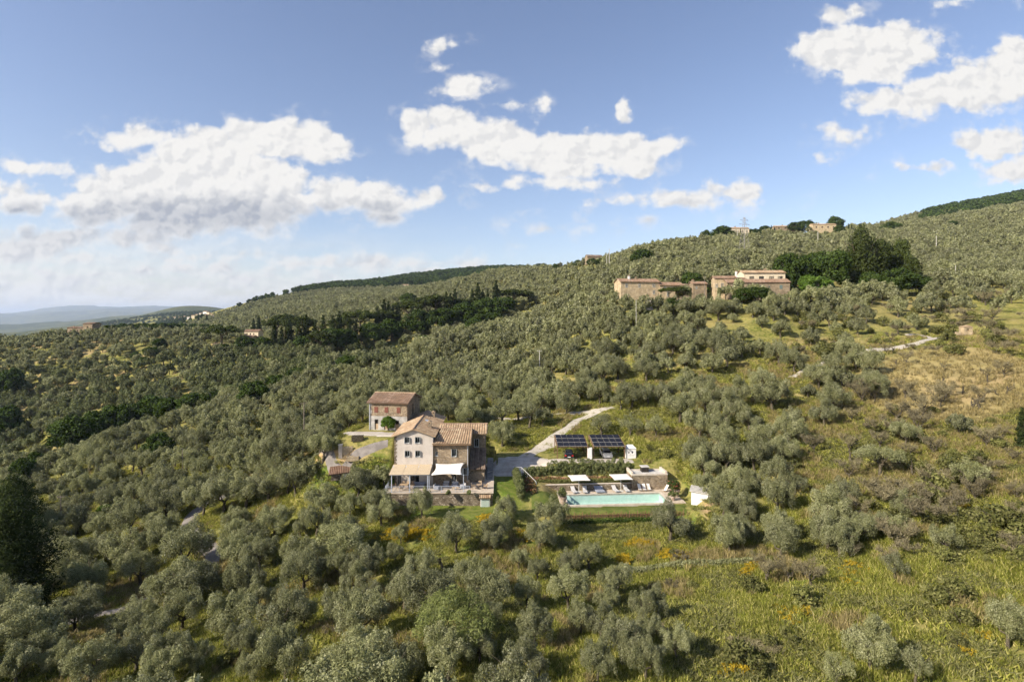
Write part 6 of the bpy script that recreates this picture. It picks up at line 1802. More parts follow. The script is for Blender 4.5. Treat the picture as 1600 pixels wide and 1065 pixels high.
spots = []      # (x, y, width m, type, px, py)
for lst, ty in ((OL, 0), (OL2, 0), (OLT, 1), (OLW, 2)):
    for (cx, cyy, w) in lst:
        p, wm = ground_of(cx, cyy, w)
        wm = min(max(wm, 2.4), 8.5)
        if any((p[0] - q[0]) ** 2 + (p[1] - q[1]) ** 2 < (1.6 if w < 55 else 3.3 if cx > 1050 else 2.3) ** 2 for q in spots): continue
        spots.append((p[0], p[1], wm, ty))
EXPL = [(850, 880), (640, 872), (470, 862), (470, 750), (555, 715), (565, 692), (640, 700), (700, 668), (780, 665), (830, 640), (960, 602), (1040, 598), (1130, 590), (1180, 560), (1170, 500), (1230, 466), (1400, 452), (1640, 452), (1640, 1080), (850, 1080)]
# footprints kept clear
KEEP = []
def rect(fr, x0, x1, y0, y1): KEEP.append([fr.w(x0, y0)[:2], fr.w(x1, y0)[:2], fr.w(x1, y1)[:2], fr.w(x0, y1)[:2]])
rect(HF, -1.5, 17.5, -5.5, 19); rect(HF, 17, 26, -5, 8); rect(OF, -2.5, 9, -9, 9); rect(CF, -13, 16, -4, 6); rect(PF, -9, 21, -4.4, 12)
rect(HAM, -33, 29, -3.5, 24)
for (p_, w_, d_) in KEEPF:
    if p_[1] > 230: rect(Frame(p_[0], p_[1], 0, 0), -2, w_ + 2, -14, d_ + 8)
for A_ in AREAS: KEEP.append([tuple(p) for p in A_])


def clear(x, y, m=1.0, lane=None):
    x = np.asarray(x, float); y = np.asarray(y, float); ok = np.ones(x.shape, bool)
    for P_ in KEEP: ok &= ~inpoly(x, y, P_)
    for ri_, (C_, w) in enumerate(ROADS):
        mm = lane if (lane is not None and ri_ < 2) else m
        c = C_[::2]
        x0, y0 = c.min(0) - 6; x1, y1 = c.max(0) + 6
        s = (x > x0) & (x < x1) & (y > y0) & (y < y1) & ok
        if s.any():
            idx = np.nonzero(s)[0]
            for a in range(0, len(idx), 4000):
                ii = idx[a:a + 4000]
                d = np.min(np.hypot(x[ii][:, None] - c[:, 0][None], y[ii][:, None] - c[:, 1][None]), 1)
                ok[ii[d < w / 2 + mm]] = False
    return ok


# regular rows elsewhere, a little irregular, following the slope
rg = np.random.default_rng(5)
cand = []
def rows(x0, x1, y0, y1, sx, sy, ang, jit):
    ca, sa = math.cos(ang), math.sin(ang); L_ = max(x1 - x0, y1 - y0) * 1.5
    a, b = np.meshgrid(np.arange(-L_ / 2, L_ / 2, sx), np.arange(-L_ / 2, L_ / 2, sy))
    a = a + rg.normal(size=a.shape) * jit; b = b + rg.normal(size=b.shape) * jit
    a[1::2] += sx / 2
    cx, cyy = (x0 + x1) / 2, (y0 + y1) / 2
    X = (cx + ca * a - sa * b).ravel(); Y = (cyy + sa * a + ca * b).ravel()
    k = (X > x0) & (X < x1) & (Y >= y0) & (Y < y1)
    return X[k], Y[k]
Xs, Ys = [], []
for (y0, y1, sx, sy, ang) in ((34, 150, 5.9, 5.7, .35), (150, 215, 5.6, 5.7, .2), (215, 330, 7.3, 7.1, .15), (330, 620, 6.8, 7.4, .1), (620, 1150, 9.5, 10.5, .1)):
    wdt = y1 * 1.12
    X, Y = rows(-wdt, wdt, y0, y1, sx, sy, ang, .55 if y0 < 300 else .9)
    Xs.append(X); Ys.append(Y)
X = np.concatenate(Xs); Y = np.concatenate(Ys)
PXs = X / Y * FPX + 800; Zs = zg(X, Y); PYs = HOR - (Zs - CAMZ) / Y * FPX
k = (PXs > -160) & (PXs < 1760)
X, Y, PXs, PYs = X[k], Y[k], PXs[k], PYs[k]
# seen or nearly seen from the camera (what lies behind a crest is left out)
gi = np.clip(np.searchsorted(GX, PXs), 0, len(GX) - 1); hor_ = np.minimum.accumulate(GPY, axis=1)
gj = np.clip(np.searchsorted(GD, Y) - 2, 0, len(GD) - 1)
vis = PYs - 5.5 / Y * FPX < hor_[gi, gj] + 2
ing = inpoly(PXs, PYs, EXPL) & (Y < 190)
GAPS = [  # clearings and woods, photo outline, nearest and farthest distance
    ([(140, 540), (260, 540), (300, 600), (200, 640), (100, 610)], 280, 600, .62),
    ([(860, 615), (790, 570), (830, 555), (900, 600)], 100, 170, .55), ([(88, 518), (165, 518), (165, 545), (88, 545)], 300, 372, .15), ([(362, 538), (412, 538), (418, 556), (358, 556)], 250, 346, .1),
    ([(1118, 450), (1236, 450), (1240, 484), (1118, 484)], 150, 196, .0), ([(964, 455), (1060, 455), (1060, 480), (964, 480)], 150, 204, .15), ([(856, 400), (935, 400), (935, 424), (856, 424)], 400, 900, .2), ([(1136, 350), (1320, 350), (1320, 374), (1136, 374)], 380, 900, .2),
    ([(560, 600), (1000, 595), (1040, 640), (560, 680)], 84, 150, .8),
    ([(520, 505), (700, 500), (760, 530), (600, 570), (500, 560)], 300, 460, .45),
    ([(340, 470), (870, 430), (870, 500), (640, 530), (340, 550)], 340, 430, .25),
    ([(1230, 380), (1445, 380), (1445, 470), (1220, 470)], 160, 300, .0),
    ([(960, 430), (1130, 430), (1130, 500), (960, 500)], 180, 215, .6),
    ([(1330, 455), (1640, 452), (1640, 500), (1330, 500)], 180, 260, .3),
    ([(0, 690), (100, 650), (300, 620), (300, 690), (100, 740), (0, 770)], 170, 235, .45)]
rk = rg.random(len(X)); keep = vis & ~ing
for (P_, d0, d1, pr) in GAPS: keep &= ~(inpoly(PXs, PYs, P_) & (Y > d0) & (Y < d1) & (rk > pr))
keep &= ~((PYs > 1080) & (PXs > 1050))
for P_ in ([(268, 788), (322, 788), (326, 876), (272, 876)], [(318, 855), (352, 855), (354, 915), (320, 915)], [(150, 935), (202, 935), (206, 992), (150, 992)]): keep &= ~(inpoly(PXs, PYs, P_) & (Y < 140))
keep &= ~(inpoly(PXs, PYs, [(610, 815), (800, 800), (800, 870), (620, 862)]))
keep &= (rk < .93) & ~((fbm(X / 30, Y / 30, 3, 41) > .50) & (rk > .4) & (Y < 330))
X, Y, PXs, PYs = X[keep], Y[keep], PXs[keep], PYs[keep]
ok = clear(X, Y, 1.0, -.4); X, Y, PXs, PYs = X[ok], Y[ok], PXs[ok], PYs[ok]
for i in np.nonzero(Y < 130)[0]:
    pass
sp = np.array([(s[0], s[1]) for s in spots])
nr_ = Y < 200
bad = np.zeros(len(X), bool)
for i in np.nonzero(nr_)[0]:
    if np.min(np.hypot(sp[:, 0] - X[i], sp[:, 1] - Y[i])) < 3.6: bad[i] = True
X, Y = X[~bad], Y[~bad]
auto = [(x, y, float(np.clip(rg.normal(5.4, 1.05), 3.4, 8.0)) * (1.0 if y < 215 else 1.34 if y < 330 else (1.1 if y < 620 else 1.35)), 0 if rg.random() > .06 else 1) for x, y in zip(X, Y)]
allp = [s for s in spots if clear(np.array([s[0]]), np.array([s[1]]), .3, -.2)[0]] + auto
allp.sort(key=lambda s: s[1] / max(s[2], 3.5))
def inframe(s):
    px = s[0] / s[1] * FPX + 800; py = HOR - (float(zg(s[0], s[1])) - CAMZ) / s[1] * FPX
    return -25 < px < 1625 and py - 4.6 / s[1] * FPX < 1065
near_l = []; rest = []
for s in allp:
    if len(near_l) < 298 and inframe(s): near_l.append(s)
    else: rest.append(s)

# ---- labels: grove by grove, row by row
def pxy(s):
    z = float(zg(s[0], s[1])); return s[0] / s[1] * FPX + 800, HOR - (z - CAMZ) / s[1] * FPX
def zone(px, py, y):
    if y > 100 and px > 1030: return 'the slope above the stone platform' if px < 1240 else 'the dry terraces'
    if y > 93 and px > 640: return 'the slope above the driveway'
    if px < 400 and y > 72: return 'the grove left of the lane'
    if px < 610 and y > 76: return 'the grove between lane and house'
    if y > 74 and px > 1040: return 'the slope right of the pool'
    if y > 72: return 'the strip below house and pool'
    if px < 400: return 'the lower left grove'
    if px < 800: return 'the grove below the terrace'
    if px < 1130: return 'the grove below the pool'
    return 'the grassy lower right slope'
ORD = ['first', 'second', 'third', 'fourth', 'fifth', 'sixth', 'seventh', 'eighth', 'ninth', 'tenth', 'eleventh', 'twelfth', 'thirteenth', 'fourteenth', 'fifteenth', 'sixteenth', 'seventeenth', 'eighteenth', 'nineteenth', 'twentieth']
ORD += ['twenty-' + o for o in ORD[:9]] + ['thirtieth'] + ['thirty-' + o for o in ORD[:9]] + ['fortieth'] + ['forty-' + o for o in ORD[:9]] + ['fiftieth'] + ['fifty-' + o for o in ORD[:9]]
Z_ = {}
for i, s in enumerate(near_l):
    px, py = pxy(s); Z_.setdefault(zone(px, py, s[1]), []).append((py, px, i))
lab = {}
for zn, L_ in Z_.items():
    L_.sort(reverse=True); nrow = max(1, round(math.sqrt(len(L_) / 2.2))); per = math.ceil(len(L_) / nrow)
    for r_ in range(nrow):
        row = sorted(L_[r_ * per:(r_ + 1) * per], key=lambda t: t[1])
        for c_, (py, px, i) in enumerate(row):
            s = near_l[i]
            ad = 'thin crowned' if s[3] == 1 else 'flat topped' if s[3] == 2 else 'broad' if s[2] > 6.3 else 'small' if s[2] < 4.2 else 'silvery'
            lab[i] = '%s olive, %s from left, %s row up in %s' % (ad, ORD[c_], ORD[r_], zn)
for i, s in enumerate(near_l):
    ms = (OLIVE[rt.randrange(9)] if s[3] == 0 else OLIVE_THIN[rt.randrange(3)] if s[3] == 1 else OLIVE_WIDE[rt.randrange(2)])
    sc = s[2] / 4.75
    plant('olive_tree', lab[i], 'olive tree', ms, s[0], s[1], sc, rt.uniform(0, 6.28), 'olive trees of the groves', sz=sc ** .8 * rt.uniform(.9, 1.1))

# ---- everything smaller than those: one mass of olives
def models(name, ms):
    c = bpy.data.collections.new(name)
    for i, me in enumerate(ms):
        o = bpy.data.objects.new('%s_model_%02d' % (name, i), me); c.objects.link(o)
    return c


def scatter(name, label, pts, col, kindlab='stuff'):
    """pts: x, y, z, rz, scale, index"""
    P_ = np.asarray(pts, float)
    me = bpy.data.meshes.new(name); me.vertices.add(len(P_)); me.vertices.foreach_set('co', P_[:, :3].astype(np.float32).ravel())
    for an, arr in (('turn', P_[:, 3]), ('size', P_[:, 4])):
        a = me.attributes.new(an, 'FLOAT', 'POINT'); a.data.foreach_set('value', arr.astype(np.float32))
    a = me.attributes.new('model', 'INT', 'POINT'); a.data.foreach_set('value', P_[:, 5].astype(np.int32))
    o = link(name, me); tag(o, label, None, None, kindlab)
    t = bpy.data.node_groups.new(name, 'GeometryNodeTree')
    t.interface.new_socket('Geometry', in_out='INPUT', socket_type='NodeSocketGeometry'); t.interface.new_socket('Geometry', in_out='OUTPUT', socket_type='NodeSocketGeometry')
    n = t.nodes; gi_ = n.new('NodeGroupInput'); go = n.new('NodeGroupOutput')
    ci = n.new('GeometryNodeCollectionInfo'); ci.inputs[0].default_value = col; ci.inputs['Separate Children'].default_value = True; ci.inputs['Reset Children'].default_value = True
    ip = n.new('GeometryNodeInstanceOnPoints'); ip.inputs['Pick Instance'].default_value = True
    def na(nm, ty):
        q = n.new('GeometryNodeInputNamedAttribute'); q.data_type = ty; q.inputs[0].default_value = nm; return q.outputs[0]
    cx = n.new('ShaderNodeCombineXYZ'); t.links.new(na('turn', 'FLOAT'), cx.inputs[2])
    t.links.new(gi_.outputs[0], ip.inputs['Points']); t.links.new(ci.outputs[0], ip.inputs['Instance']); t.links.new(na('model', 'INT'), ip.inputs['Instance Index'])
    t.links.new(cx.outputs[0], ip.inputs['Rotation']); t.links.new(na('size', 'FLOAT'), ip.inputs['Scale']); t.links.new(ip.outputs[0], go.inputs[0])
    md = o.modifiers.new('scatter', 'NODES'); md.node_group = t
    return o


MID = [make_meshes('olive_mid', 500 + i, 4.5, 5.5, 5200, .145, 46, (.42, .8), olive_leaf, asp=.42, joined=True, up=.25) for i in range(6)]
FAR = [make_meshes('olive_far', 520 + i, 4.5, 5.5, 2400, .20, 34, (.5, .9), olive_leaf, asp=.5, joined=True, up=.25) for i in range(5)]
VFAR = [make_meshes('olive_small', 540 + i, 4.3, 5.5, 800, .34, 22, (.6, 1.0), olive_leaf, asp=.55, joined=True, up=.25) for i in range(4)]
SHADED = [make_meshes('olive_shaded', 560 + i, 4.6, 5.4, 3000, .19, 40, (.42, .8), olive_leaf_shaded, asp=.42, joined=True, up=.25) for i in range(5)]
pts = []
for s in rest:
    d = s[1]
    idx = rt.randrange(6) if d < 190 else (6 + rt.randrange(5) if d < 400 else 11 + rt.randrange(4))
    spx = s[0] / d * FPX + 800
    if 208 < d < 345 and spx < 640 and rt.random() < .85: idx = 15 + rt.randrange(5)      # greener leaf copy, shade of the valley behind the spur painted in
    pts.append((s[0], s[1], float(zg(s[0], s[1])), rt.uniform(0, 6.28), s[2] / 4.9, idx))
scatter('olive_grove', 'thousands of grey green olive trees covering the hillsides', pts, models('olives', MID + FAR + VFAR + SHADED))
print('olives near', len(near_l), 'rest', len(rest))

# ---- other trees that one can tell apart
def tree_at(name, label, cat, meshes, H0, px, ybase, hpx, group=None, D=None, wk=1.0, dmin=20, tail=('trunk', 'crown')):
    """ybase: foot in the photo, hpx: height in the photo; H0: height of the model"""
    p = gp(px, ybase, dmin) if D is None else None
    if p is None:
        x = (px - 800) / FPX * D; p = (x, D, float(zg(x, D)))
        ybase = HOR - (p[2] - CAMZ) / D * FPX
    h = hpx / FPX * p[1]; sc = h / H0
    return plant(name, label, cat, meshes, p[0], p[1], sc * wk, rt.uniform(0, 6.28), group, tail, sz=sc)


WL = tree_at('willow_bush', 'large yellow green feathery bush among the olives below the terrace', 'bush', WILLOW[0], 4.9, 712, 1018, 84, wk=1.05)
tree_at('conifer', 'huge black green conifer at the left edge', 'conifer', CONIFER[0], 16, 16, 975, 195, wk=1.0)
tree_at('conifer', 'dark conifer behind the huge one, against the left edge', 'conifer', CONIFER[1], 16, 20, 850, 110, wk=1.2)
tree_at('conifer', 'slender dark conifer at the right edge above the weedy slope', 'conifer', CYPRESS[1], 12, 1597, 702, 66, wk=1.5)
for i, (px, yb, h, wk, lb) in enumerate([(8, 690, 62, 1.0, 'dark broadleaf tree at the left edge on the valley floor'), (55, 745, 44, 1.0, 'dark bushy tree at the left edge beside the conifers'), (118, 715, 40, 1.2, 'green broadleaf tree in the valley bottom, leftmost of its line'), (150, 700, 34, 1.0, 'green broadleaf tree in the valley bottom, second of its line'),
        (180, 690, 34, 1.1, 'green broadleaf tree in the valley bottom, third of its line'), (210, 678, 30, 1.1, 'green broadleaf tree in the valley bottom, fourth of its line'), (238, 668, 30, 1.2, 'green broadleaf tree in the valley bottom, fifth of its line'), (262, 662, 24, 1.2, 'green broadleaf tree in the valley bottom, last of its line'), (36, 760, 50, 1.0, 'dark leafy tree squeezed behind the great conifer'),
        (16, 622, 52, 1.0, 'dark round oak alone at the left edge of the valley olives'), (395, 640, 26, 1.3, 'green bushy tree in the olives where the two slopes meet'), (545, 590, 20, 1.3, 'green tree at the foot of the cypress slope'), (250, 722, 26, 1.2, 'dark shrubby tree on the near ridge above the lane'),
        (300, 652, 22, 1.5, 'green thicket tree between the two olive slopes, first from left'), (335, 645, 20, 1.5, 'green thicket tree between the two olive slopes, second from left'), (365, 636, 20, 1.5, 'green thicket tree between the two olive slopes, third from left'), (430, 618, 18, 1.5, 'green thicket tree between the two olive slopes, fourth from left'), (470, 604, 18, 1.5, 'green thicket tree between the two olive slopes, last from left')]):
    tree_at('broadleaf_tree', lb, 'tree', DARK_ROUND[i % 3], 9, px, yb - (4 if px > 100 else 0), h * (1.5 if px > 100 else .85), wk=wk)
for i, (px, yb, h, wk, lb) in enumerate([(168, 812, 22, 1.5, 'bright green fig bush in the grove left of the lane'), (325, 690, 14, 1.6, 'bright green bush on the near ridge'), (662, 541, 16, 1.4, 'bright green bush where the olive slope meets the cypress hollow'), (595, 572, 12, 1.4, 'small bright green bush on the crest of the olive slope'), (610, 670, 18, 1.0, 'green climbing plant on the front of the stone outbuilding'),
        (973, 468, 24, 1.0, 'bright green round tree in front of the pale farmhouse, left of two'), (992, 468, 28, 1.0, 'bright green round tree in front of the pale farmhouse, right of two'), (1278, 466, 34, 1.2, 'bright green bush tree right of the brown farmhouse'), (1262, 462, 30, 1.0, 'yellow green young tree beside the brown farmhouse')]):
    if px == 610:
        q_ = OF.w(3.9, -.6); plant('climbing_plant', lb, 'plant', GREEN_ROUND[0], q_[0], q_[1], .42, 1.0, tail=('trunk', 'crown')); continue
    tree_at('green_tree', lb, 'tree', GREEN_ROUND[i % 2], 6, px, yb, h, wk=wk)
CY = [(396, 524, 24), (404, 522, 26), (428, 548, 40), (440, 550, 34), (452, 546, 44), (466, 548, 40), (478, 546, 46), (492, 548, 38), (505, 545, 44), (520, 540, 40), (530, 538, 44), (545, 536, 34), (556, 534, 30), (570, 532, 28), (590, 528, 42), (600, 520, 44), (607, 520, 42), (614, 518, 36), (622, 516, 38), (645, 512, 30), (697, 505, 42), (704, 505, 40), (711, 503, 44), (738, 498, 40), (747, 496, 46), (754, 494, 36), (762, 492, 34), (775, 490, 44), (560, 560, 26), (575, 566, 18), (582, 566, 24), (600, 562, 18), (612, 558, 16), (905, 455, 22), (1150, 366, 14), (1157, 366, 15), (1199, 362, 14), (1205, 362, 15), (1210, 362, 12), (1326, 362, 15), (1331, 362, 14), (310, 502, 12), (323, 502, 12), (286, 500, 9)]
for i, (px, yb, h) in enumerate(CY):
    zn = 'the cypress belt' if px < 790 and yb > 485 and px > 420 and yb < 555 else 'the ridge' if px > 1000 else 'the pine house' if 390 < px < 410 else 'the far village' if px < 330 else 'the hollow below the belt' if px < 700 else 'the olive slope'
    kk = sum(1 for q in CY[:i] if abs(q[0] - px) < 400)
    nth = sorted(j for j in range(len(CY)))
    same = [q for q in CY if (('B' if q[0] < 790 and q[1] > 485 and q[0] > 420 and q[1] < 555 else 'R' if q[0] > 1000 else 'P' if 390 < q[0] < 410 else 'V' if q[0] < 330 else 'H' if q[0] < 700 else 'S') == ('B' if zn.startswith('the cyp') else 'R' if zn == 'the ridge' else 'P' if zn == 'the pine house' else 'V' if zn == 'the far village' else 'H' if zn.startswith('the hollow') else 'S'))]
    rank = sorted(q[0] for q in same).index(px)
    tree_at('cypress', 'slim dark cypress, %s from left at %s' % (ORD[rank], zn), 'cypress', CYPRESS[i % 3], 12, px, yb + 3, h * (1.25 if px < 800 else 1.05), 'cypresses', wk=1.5 if yb > 480 and px < 800 else 1.1, dmin=150)
UM = [(346, 545, 36, 1.5, 'broad umbrella pine left of the ochre house'), (432, 534, 36, 1.1, 'umbrella pine rising from the left end of the cypress belt'), (500, 560, 42, 1.0, 'big round pine in front of the cypress belt'), (470, 540, 44, 1.0, 'umbrella pine in the left half of the cypress belt'),
      (563, 530, 44, 1.2, 'umbrella pine in the middle of the cypress belt'), (637, 512, 42, 1.2, 'umbrella pine standing clear over the cypress belt'), (682, 506, 44, 1.3, 'widest umbrella pine in the right half of the belt'), (668, 508, 38, 1.0, 'umbrella pine tucked beside the widest one'),
      (802, 487, 34, 1.7, 'flat umbrella pine at the right end of the belt'), (446, 530, 38, 1.0, 'second umbrella pine near the left end of the belt'), (535, 536, 38, 1.1, 'umbrella pine between the round pine and the middle one'), (600, 524, 38, 1.2, 'umbrella pine right of the middle of the belt'), (722, 502, 34, 1.3, 'low umbrella pine right of the widest one')]
for i, (px, yb, h, wk, lb) in enumerate(UM): tree_at('umbrella_pine', lb, 'pine', UMBRELLA[i % 3], 11, px, yb, h * 1.15, 'umbrella pines', wk=wk * 1.05, dmin=150)
# dark undergrowth of the belt
DT = [(515, 548, 26), (540, 545, 24), (585, 538, 26), (612, 530, 24), (655, 520, 28), (690, 515, 26), (725, 510, 28), (760, 500, 26), (785, 495, 24), (412, 552, 20), (380, 548, 18), (480, 552, 22), (350, 552, 12), (752, 516, 20), (770, 510, 18), (740, 520, 18), (640, 478, 16),
      (172, 520, 14), (190, 519, 15), (205, 520, 16), (222, 520, 17), (238, 521, 17), (254, 521, 18), (270, 521, 18), (286, 521, 17), (302, 520, 16), (318, 518, 14), (332, 520, 14), (160, 523, 13), (78, 530, 14), (86, 529, 10), (250, 545, 18), (236, 558, 18), (225, 572, 16), (212, 560, 12)]
for i, (px, yb, h) in enumerate(DT):
    if px < 345:
        zn = 'the tree belt on the left crest' if yb < 524 and px > 150 else 'the left crest, apart from the belt'
        same = sorted(q[0] for q in DT if q[0] < 345 and ((q[1] < 524 and q[0] > 150) == (yb < 524 and px > 150)))
    else: zn = 'the foot of the cypress belt'; same = sorted(q[0] for q in DT if q[0] >= 345)
    tree_at('broadleaf_tree', 'dark leafy tree, %s from left along %s' % (ORD[same.index(px)], zn), 'tree', DARK_ROUND[i % 3], 9, px, yb + 2, h * (1.0 if px < 345 else 1.35), 'dark broadleaf trees', wk=1.35, dmin=120)
# park around the hamlet
PK = [(1236, 458, 56, 1.0, DARK_ROUND, 9, 'grey green broad tree behind the right end of the brown farmhouse', 200), (1262, 452, 50, 1.0, DARK_ROUND, 9, 'dense tree behind the bright green bush tree of the hamlet', 215), (1300, 458, 62, .8, DARK_ROUND, 9, 'tall dark tree left of the great cedar', 205), (1345, 455, 96, .85, CEDAR, 15, 'great brownish cedar, tallest tree of the hamlet park', 215),
      (1322, 450, 60, .9, UMBRELLA, 11, 'umbrella pine left behind the cedar', 230), (1276, 440, 48, 1.0, UMBRELLA, 11, 'dark umbrella pine above the brown farmhouse', 240), (1370, 452, 72, .7, CONIFER, 16, 'dark conifer just right of the great cedar', 215), (1388, 450, 62, .8, CONIFER, 16, 'second dark conifer right of the great cedar', 222), (1408, 450, 70, .55, CONIFER, 16, 'pointed dark conifer at the right of the park', 218),
      (1424, 452, 46, .8, CONIFER, 16, 'small dark conifer ending the park on the right', 216), (1355, 462, 34, 1.1, DARK_ROUND, 9, 'low dark tree in front of the great cedar', 200), (1400, 462, 40, 1.1, DARK_ROUND, 9, 'round green tree at the front right of the park', 198), (1436, 460, 28, 1.2, DARK_ROUND, 9, 'low tree at the right end of the park hedge', 205), (1225, 466, 36, .8, DARK_ROUND, 9, 'olive green bush tree against the end of the brown farmhouse', 192),
      (1082, 462, 34, 1.0, DARK_ROUND, 9, 'dark tree between the farm annex and the small stone house', 200), (1092, 468, 24, 1.2, DARK_ROUND, 9, 'dark leafy tree before the small stone house', 190), (1060, 472, 26, 1.3, UMBRELLA, 11, 'flat topped pine in front of the farm annex, right one', 188), (1045, 470, 22, 1.4, UMBRELLA, 11, 'flat topped pine in front of the farm annex, left one', 190),
      (1052, 492, 24, 1.2, DARK_ROUND, 9, 'dark green bush tree on the bank below the pale farmhouse', 175), (1160, 474, 22, 1.4, DARK_ROUND, 9, 'dark green tree in front of the brown farmhouse, left one', 186), (1185, 474, 24, 1.5, DARK_ROUND, 9, 'dark green tree in front of the brown farmhouse, right one', 186),
      (1005, 418, 26, 1.4, DARK_ROUND, 9, 'big dark round tree on the slope above the pale farmhouse', None), (1392, 364, 16, 1.8, DARK_ROUND, 9, 'dark round tree alone high on the right slope', None), (1488, 356, 10, 1.4, DARK_ROUND, 9, 'small dark bush high on the right slope', None), (1128, 376, 20, 1.7, DARK_ROUND, 9, 'wide dark round tree on the ridge left of the cream house', None), (1104, 374, 17, 1.0, DARK_ROUND, 9, 'narrow grey green tree at the left end of the ridge trees', None),
      (1175, 370, 12, 1.6, DARK_ROUND, 9, 'low bushy tree between pylon and ridge cypresses', None), (1195, 367, 14, 1.4, DARK_ROUND, 9, 'feathery tree between the ridge cypresses', None), (1243, 362, 16, 1.6, DARK_ROUND, 9, 'dense tree on the ridge behind the long low house', None), (1258, 362, 18, 1.3, DARK_ROUND, 9, 'light tree on the ridge between the two long houses', None), (1305, 360, 21, 1.2, DARK_ROUND, 9, 'tall round tree on the ridge right of the loggia house', None),
      (1312, 367, 14, 1.2, DARK_ROUND, 9, 'dark tree at the right gable of the loggia house', None), (1036, 392, 10, 1.6, DARK_ROUND, 9, 'small dark tree on the skyline above the left farm', None), (925, 416, 12, 1.5, DARK_ROUND, 9, 'dark tree beside the brick barn on the skyline', None), (938, 416, 11, 1.6, DARK_ROUND, 9, 'second dark tree beside the brick barn on the skyline', None),
      (845, 421, 9, 2.2, DARK_ROUND, 9, 'dark tree left of the hilltop villa', None), (868, 417, 9, 1.2, DARK_ROUND, 9, 'small tree in front of the hilltop villa', None), (902, 417, 10, 1.3, DARK_ROUND, 9, 'round tree before the right wing of the hilltop villa', None)]
for i, (px, yb, h, wk, ms, H0, lb, D) in enumerate(PK):
    if ms is CONIFER: ms, H0, wk = DARK_TALL, 9, wk * .9
    o = tree_at('park_tree', lb, 'tree', ms[i % len(ms)], H0, px, yb, h * 1.06, wk=wk, dmin=120)
# scrub: bare trees, stumps, shrubs
rbt = random.Random(21)
for _ in range(17): BARE_P.append((rbt.uniform(1290, 1595), rbt.uniform(600, 880), rbt.uniform(26, 46)))
BL = sorted(BARE_P, key=lambda t: t[0])
for i, (cx, cyy, w) in enumerate(BL):
    p, wm = ground_of(cx, cyy, w, .38)
    ms = BARE[i % 4] if rt.random() < .9 else BUSHY_BARE[i % 2]
    plant('bare_tree', 'leafless grey tree on the abandoned right slope, %s counting from left' % ORD[i], 'bare tree', ms, p[0], p[1], max(.5, wm / 4.4), rt.uniform(0, 6.28), 'bare trees of the abandoned terraces', tail=('trunk', 'twigs'))
SL_ = sorted(STUMP_P, key=lambda t: t[0])
for i, (cx, cyy, w) in enumerate(SL_):
    x, y, z = gp(cx, cyy + 4)
    o = link('dead_trunk', STUMPS[i % 4]); o.location = (x, y, z); o.rotation_euler.z = rt.uniform(0, 6.28); k_ = rt.uniform(.8, 1.3); o.scale = (k_,) * 3
    tag(o, 'blackened dead olive trunk with broken limbs, %s from left on the dry slope' % ORD[i], 'tree trunk', 'dead olive trunks')
rs = random.Random(9)
sh = []
for (x0, x1, y0, y1, n, s0, s1) in [(1150, 1600, 640, 1060, 52, .45, 1.1), (1380, 1600, 640, 860, 44, .8, 1.7), (850, 1200, 820, 1060, 10, .4, .8), (1240, 1600, 455, 560, 90, .8, 2.0), (400, 860, 800, 1060, 26, .4, .9), (600, 1000, 590, 640, 22, .5, 1.1), (0, 400, 880, 1060, 12, .5, 1.0), (1060, 1140, 700, 740, 8, .5, .9), (960, 1180, 700, 735, 8, .5, .9)]:
    for _ in range(n):
        px, py = rs.uniform(x0, x1), rs.uniform(y0, y1); x, y, z = gp(px, py)
        if clear(np.array([x]), np.array([y]), .8)[0]: sh.append((x, y, z - .05, rs.uniform(0, 6.28), rs.uniform(s0, s1), rs.choice((0, 1, 2, 0, 1, 2, 0, 1, 2, 3, 4)))) 
bush_l = []
SHRJ = [make_meshes('shrub_small', 560 + i, 1.7, 2.3, 900, .13, 0, leaf=weed_leaf, asp=.5, r=.05, joined=True, blobs=broad_blobs(1.7, 2.4, .1, 16, .3, .55)) for i in range(3)]
BBJ = []
for i in range(2):
    a_, b_ = BUSHY_BARE[i]; BBJ.append(b_)
scatter('undergrowth', 'low green and grey brown scrub between the trees', sh, models('scrub', SHRJ + BBJ))


# ---- hedges, flower bank and pots by the pool
def leaf_object(name, blobs, n, size, m, seed, parent=None, asp=.5, **kw):
    V, F, T = leaf_cloud(blobs, n, size, np.random.default_rng(seed), asp, **kw)
    o = link(name, mesh_np(name, V, F, (m,), None, {'tint': ('FLOAT', 'POINT', T)}), parent)
    return o


def hedge(label, fr, pts, w, h, n, m=hedge_leaf, seed=1, zb=None):
    rng = np.random.default_rng(seed); bl = []
    for i in range(len(pts) - 1):
        a, b = np.array(pts[i], float), np.array(pts[i + 1], float); L_ = np.linalg.norm(b[:2] - a[:2]); k = max(2, int(L_ / .30))
        for j in range(k):
            p = a + (b - a) * (j + .5) / k
            for lay in range(3):
                q = p[:2] + rng.uniform(-w / 2 + .35, w / 2 - .35, 2) if w > .7 else p[:2]
                X_, Y_, _q = fr.w(q[0], q[1]); zz = float(zg(X_, Y_)) if zb is None else zb
                bl.append((X_, Y_, zz + h * (.2 + .3 * lay), .40, .40, h * .24 + rng.uniform(0, .05)))
    o = leaf_object('hedge', bl, n, .085, m, seed, up=.2)
    return tag(o, label, 'hedge')


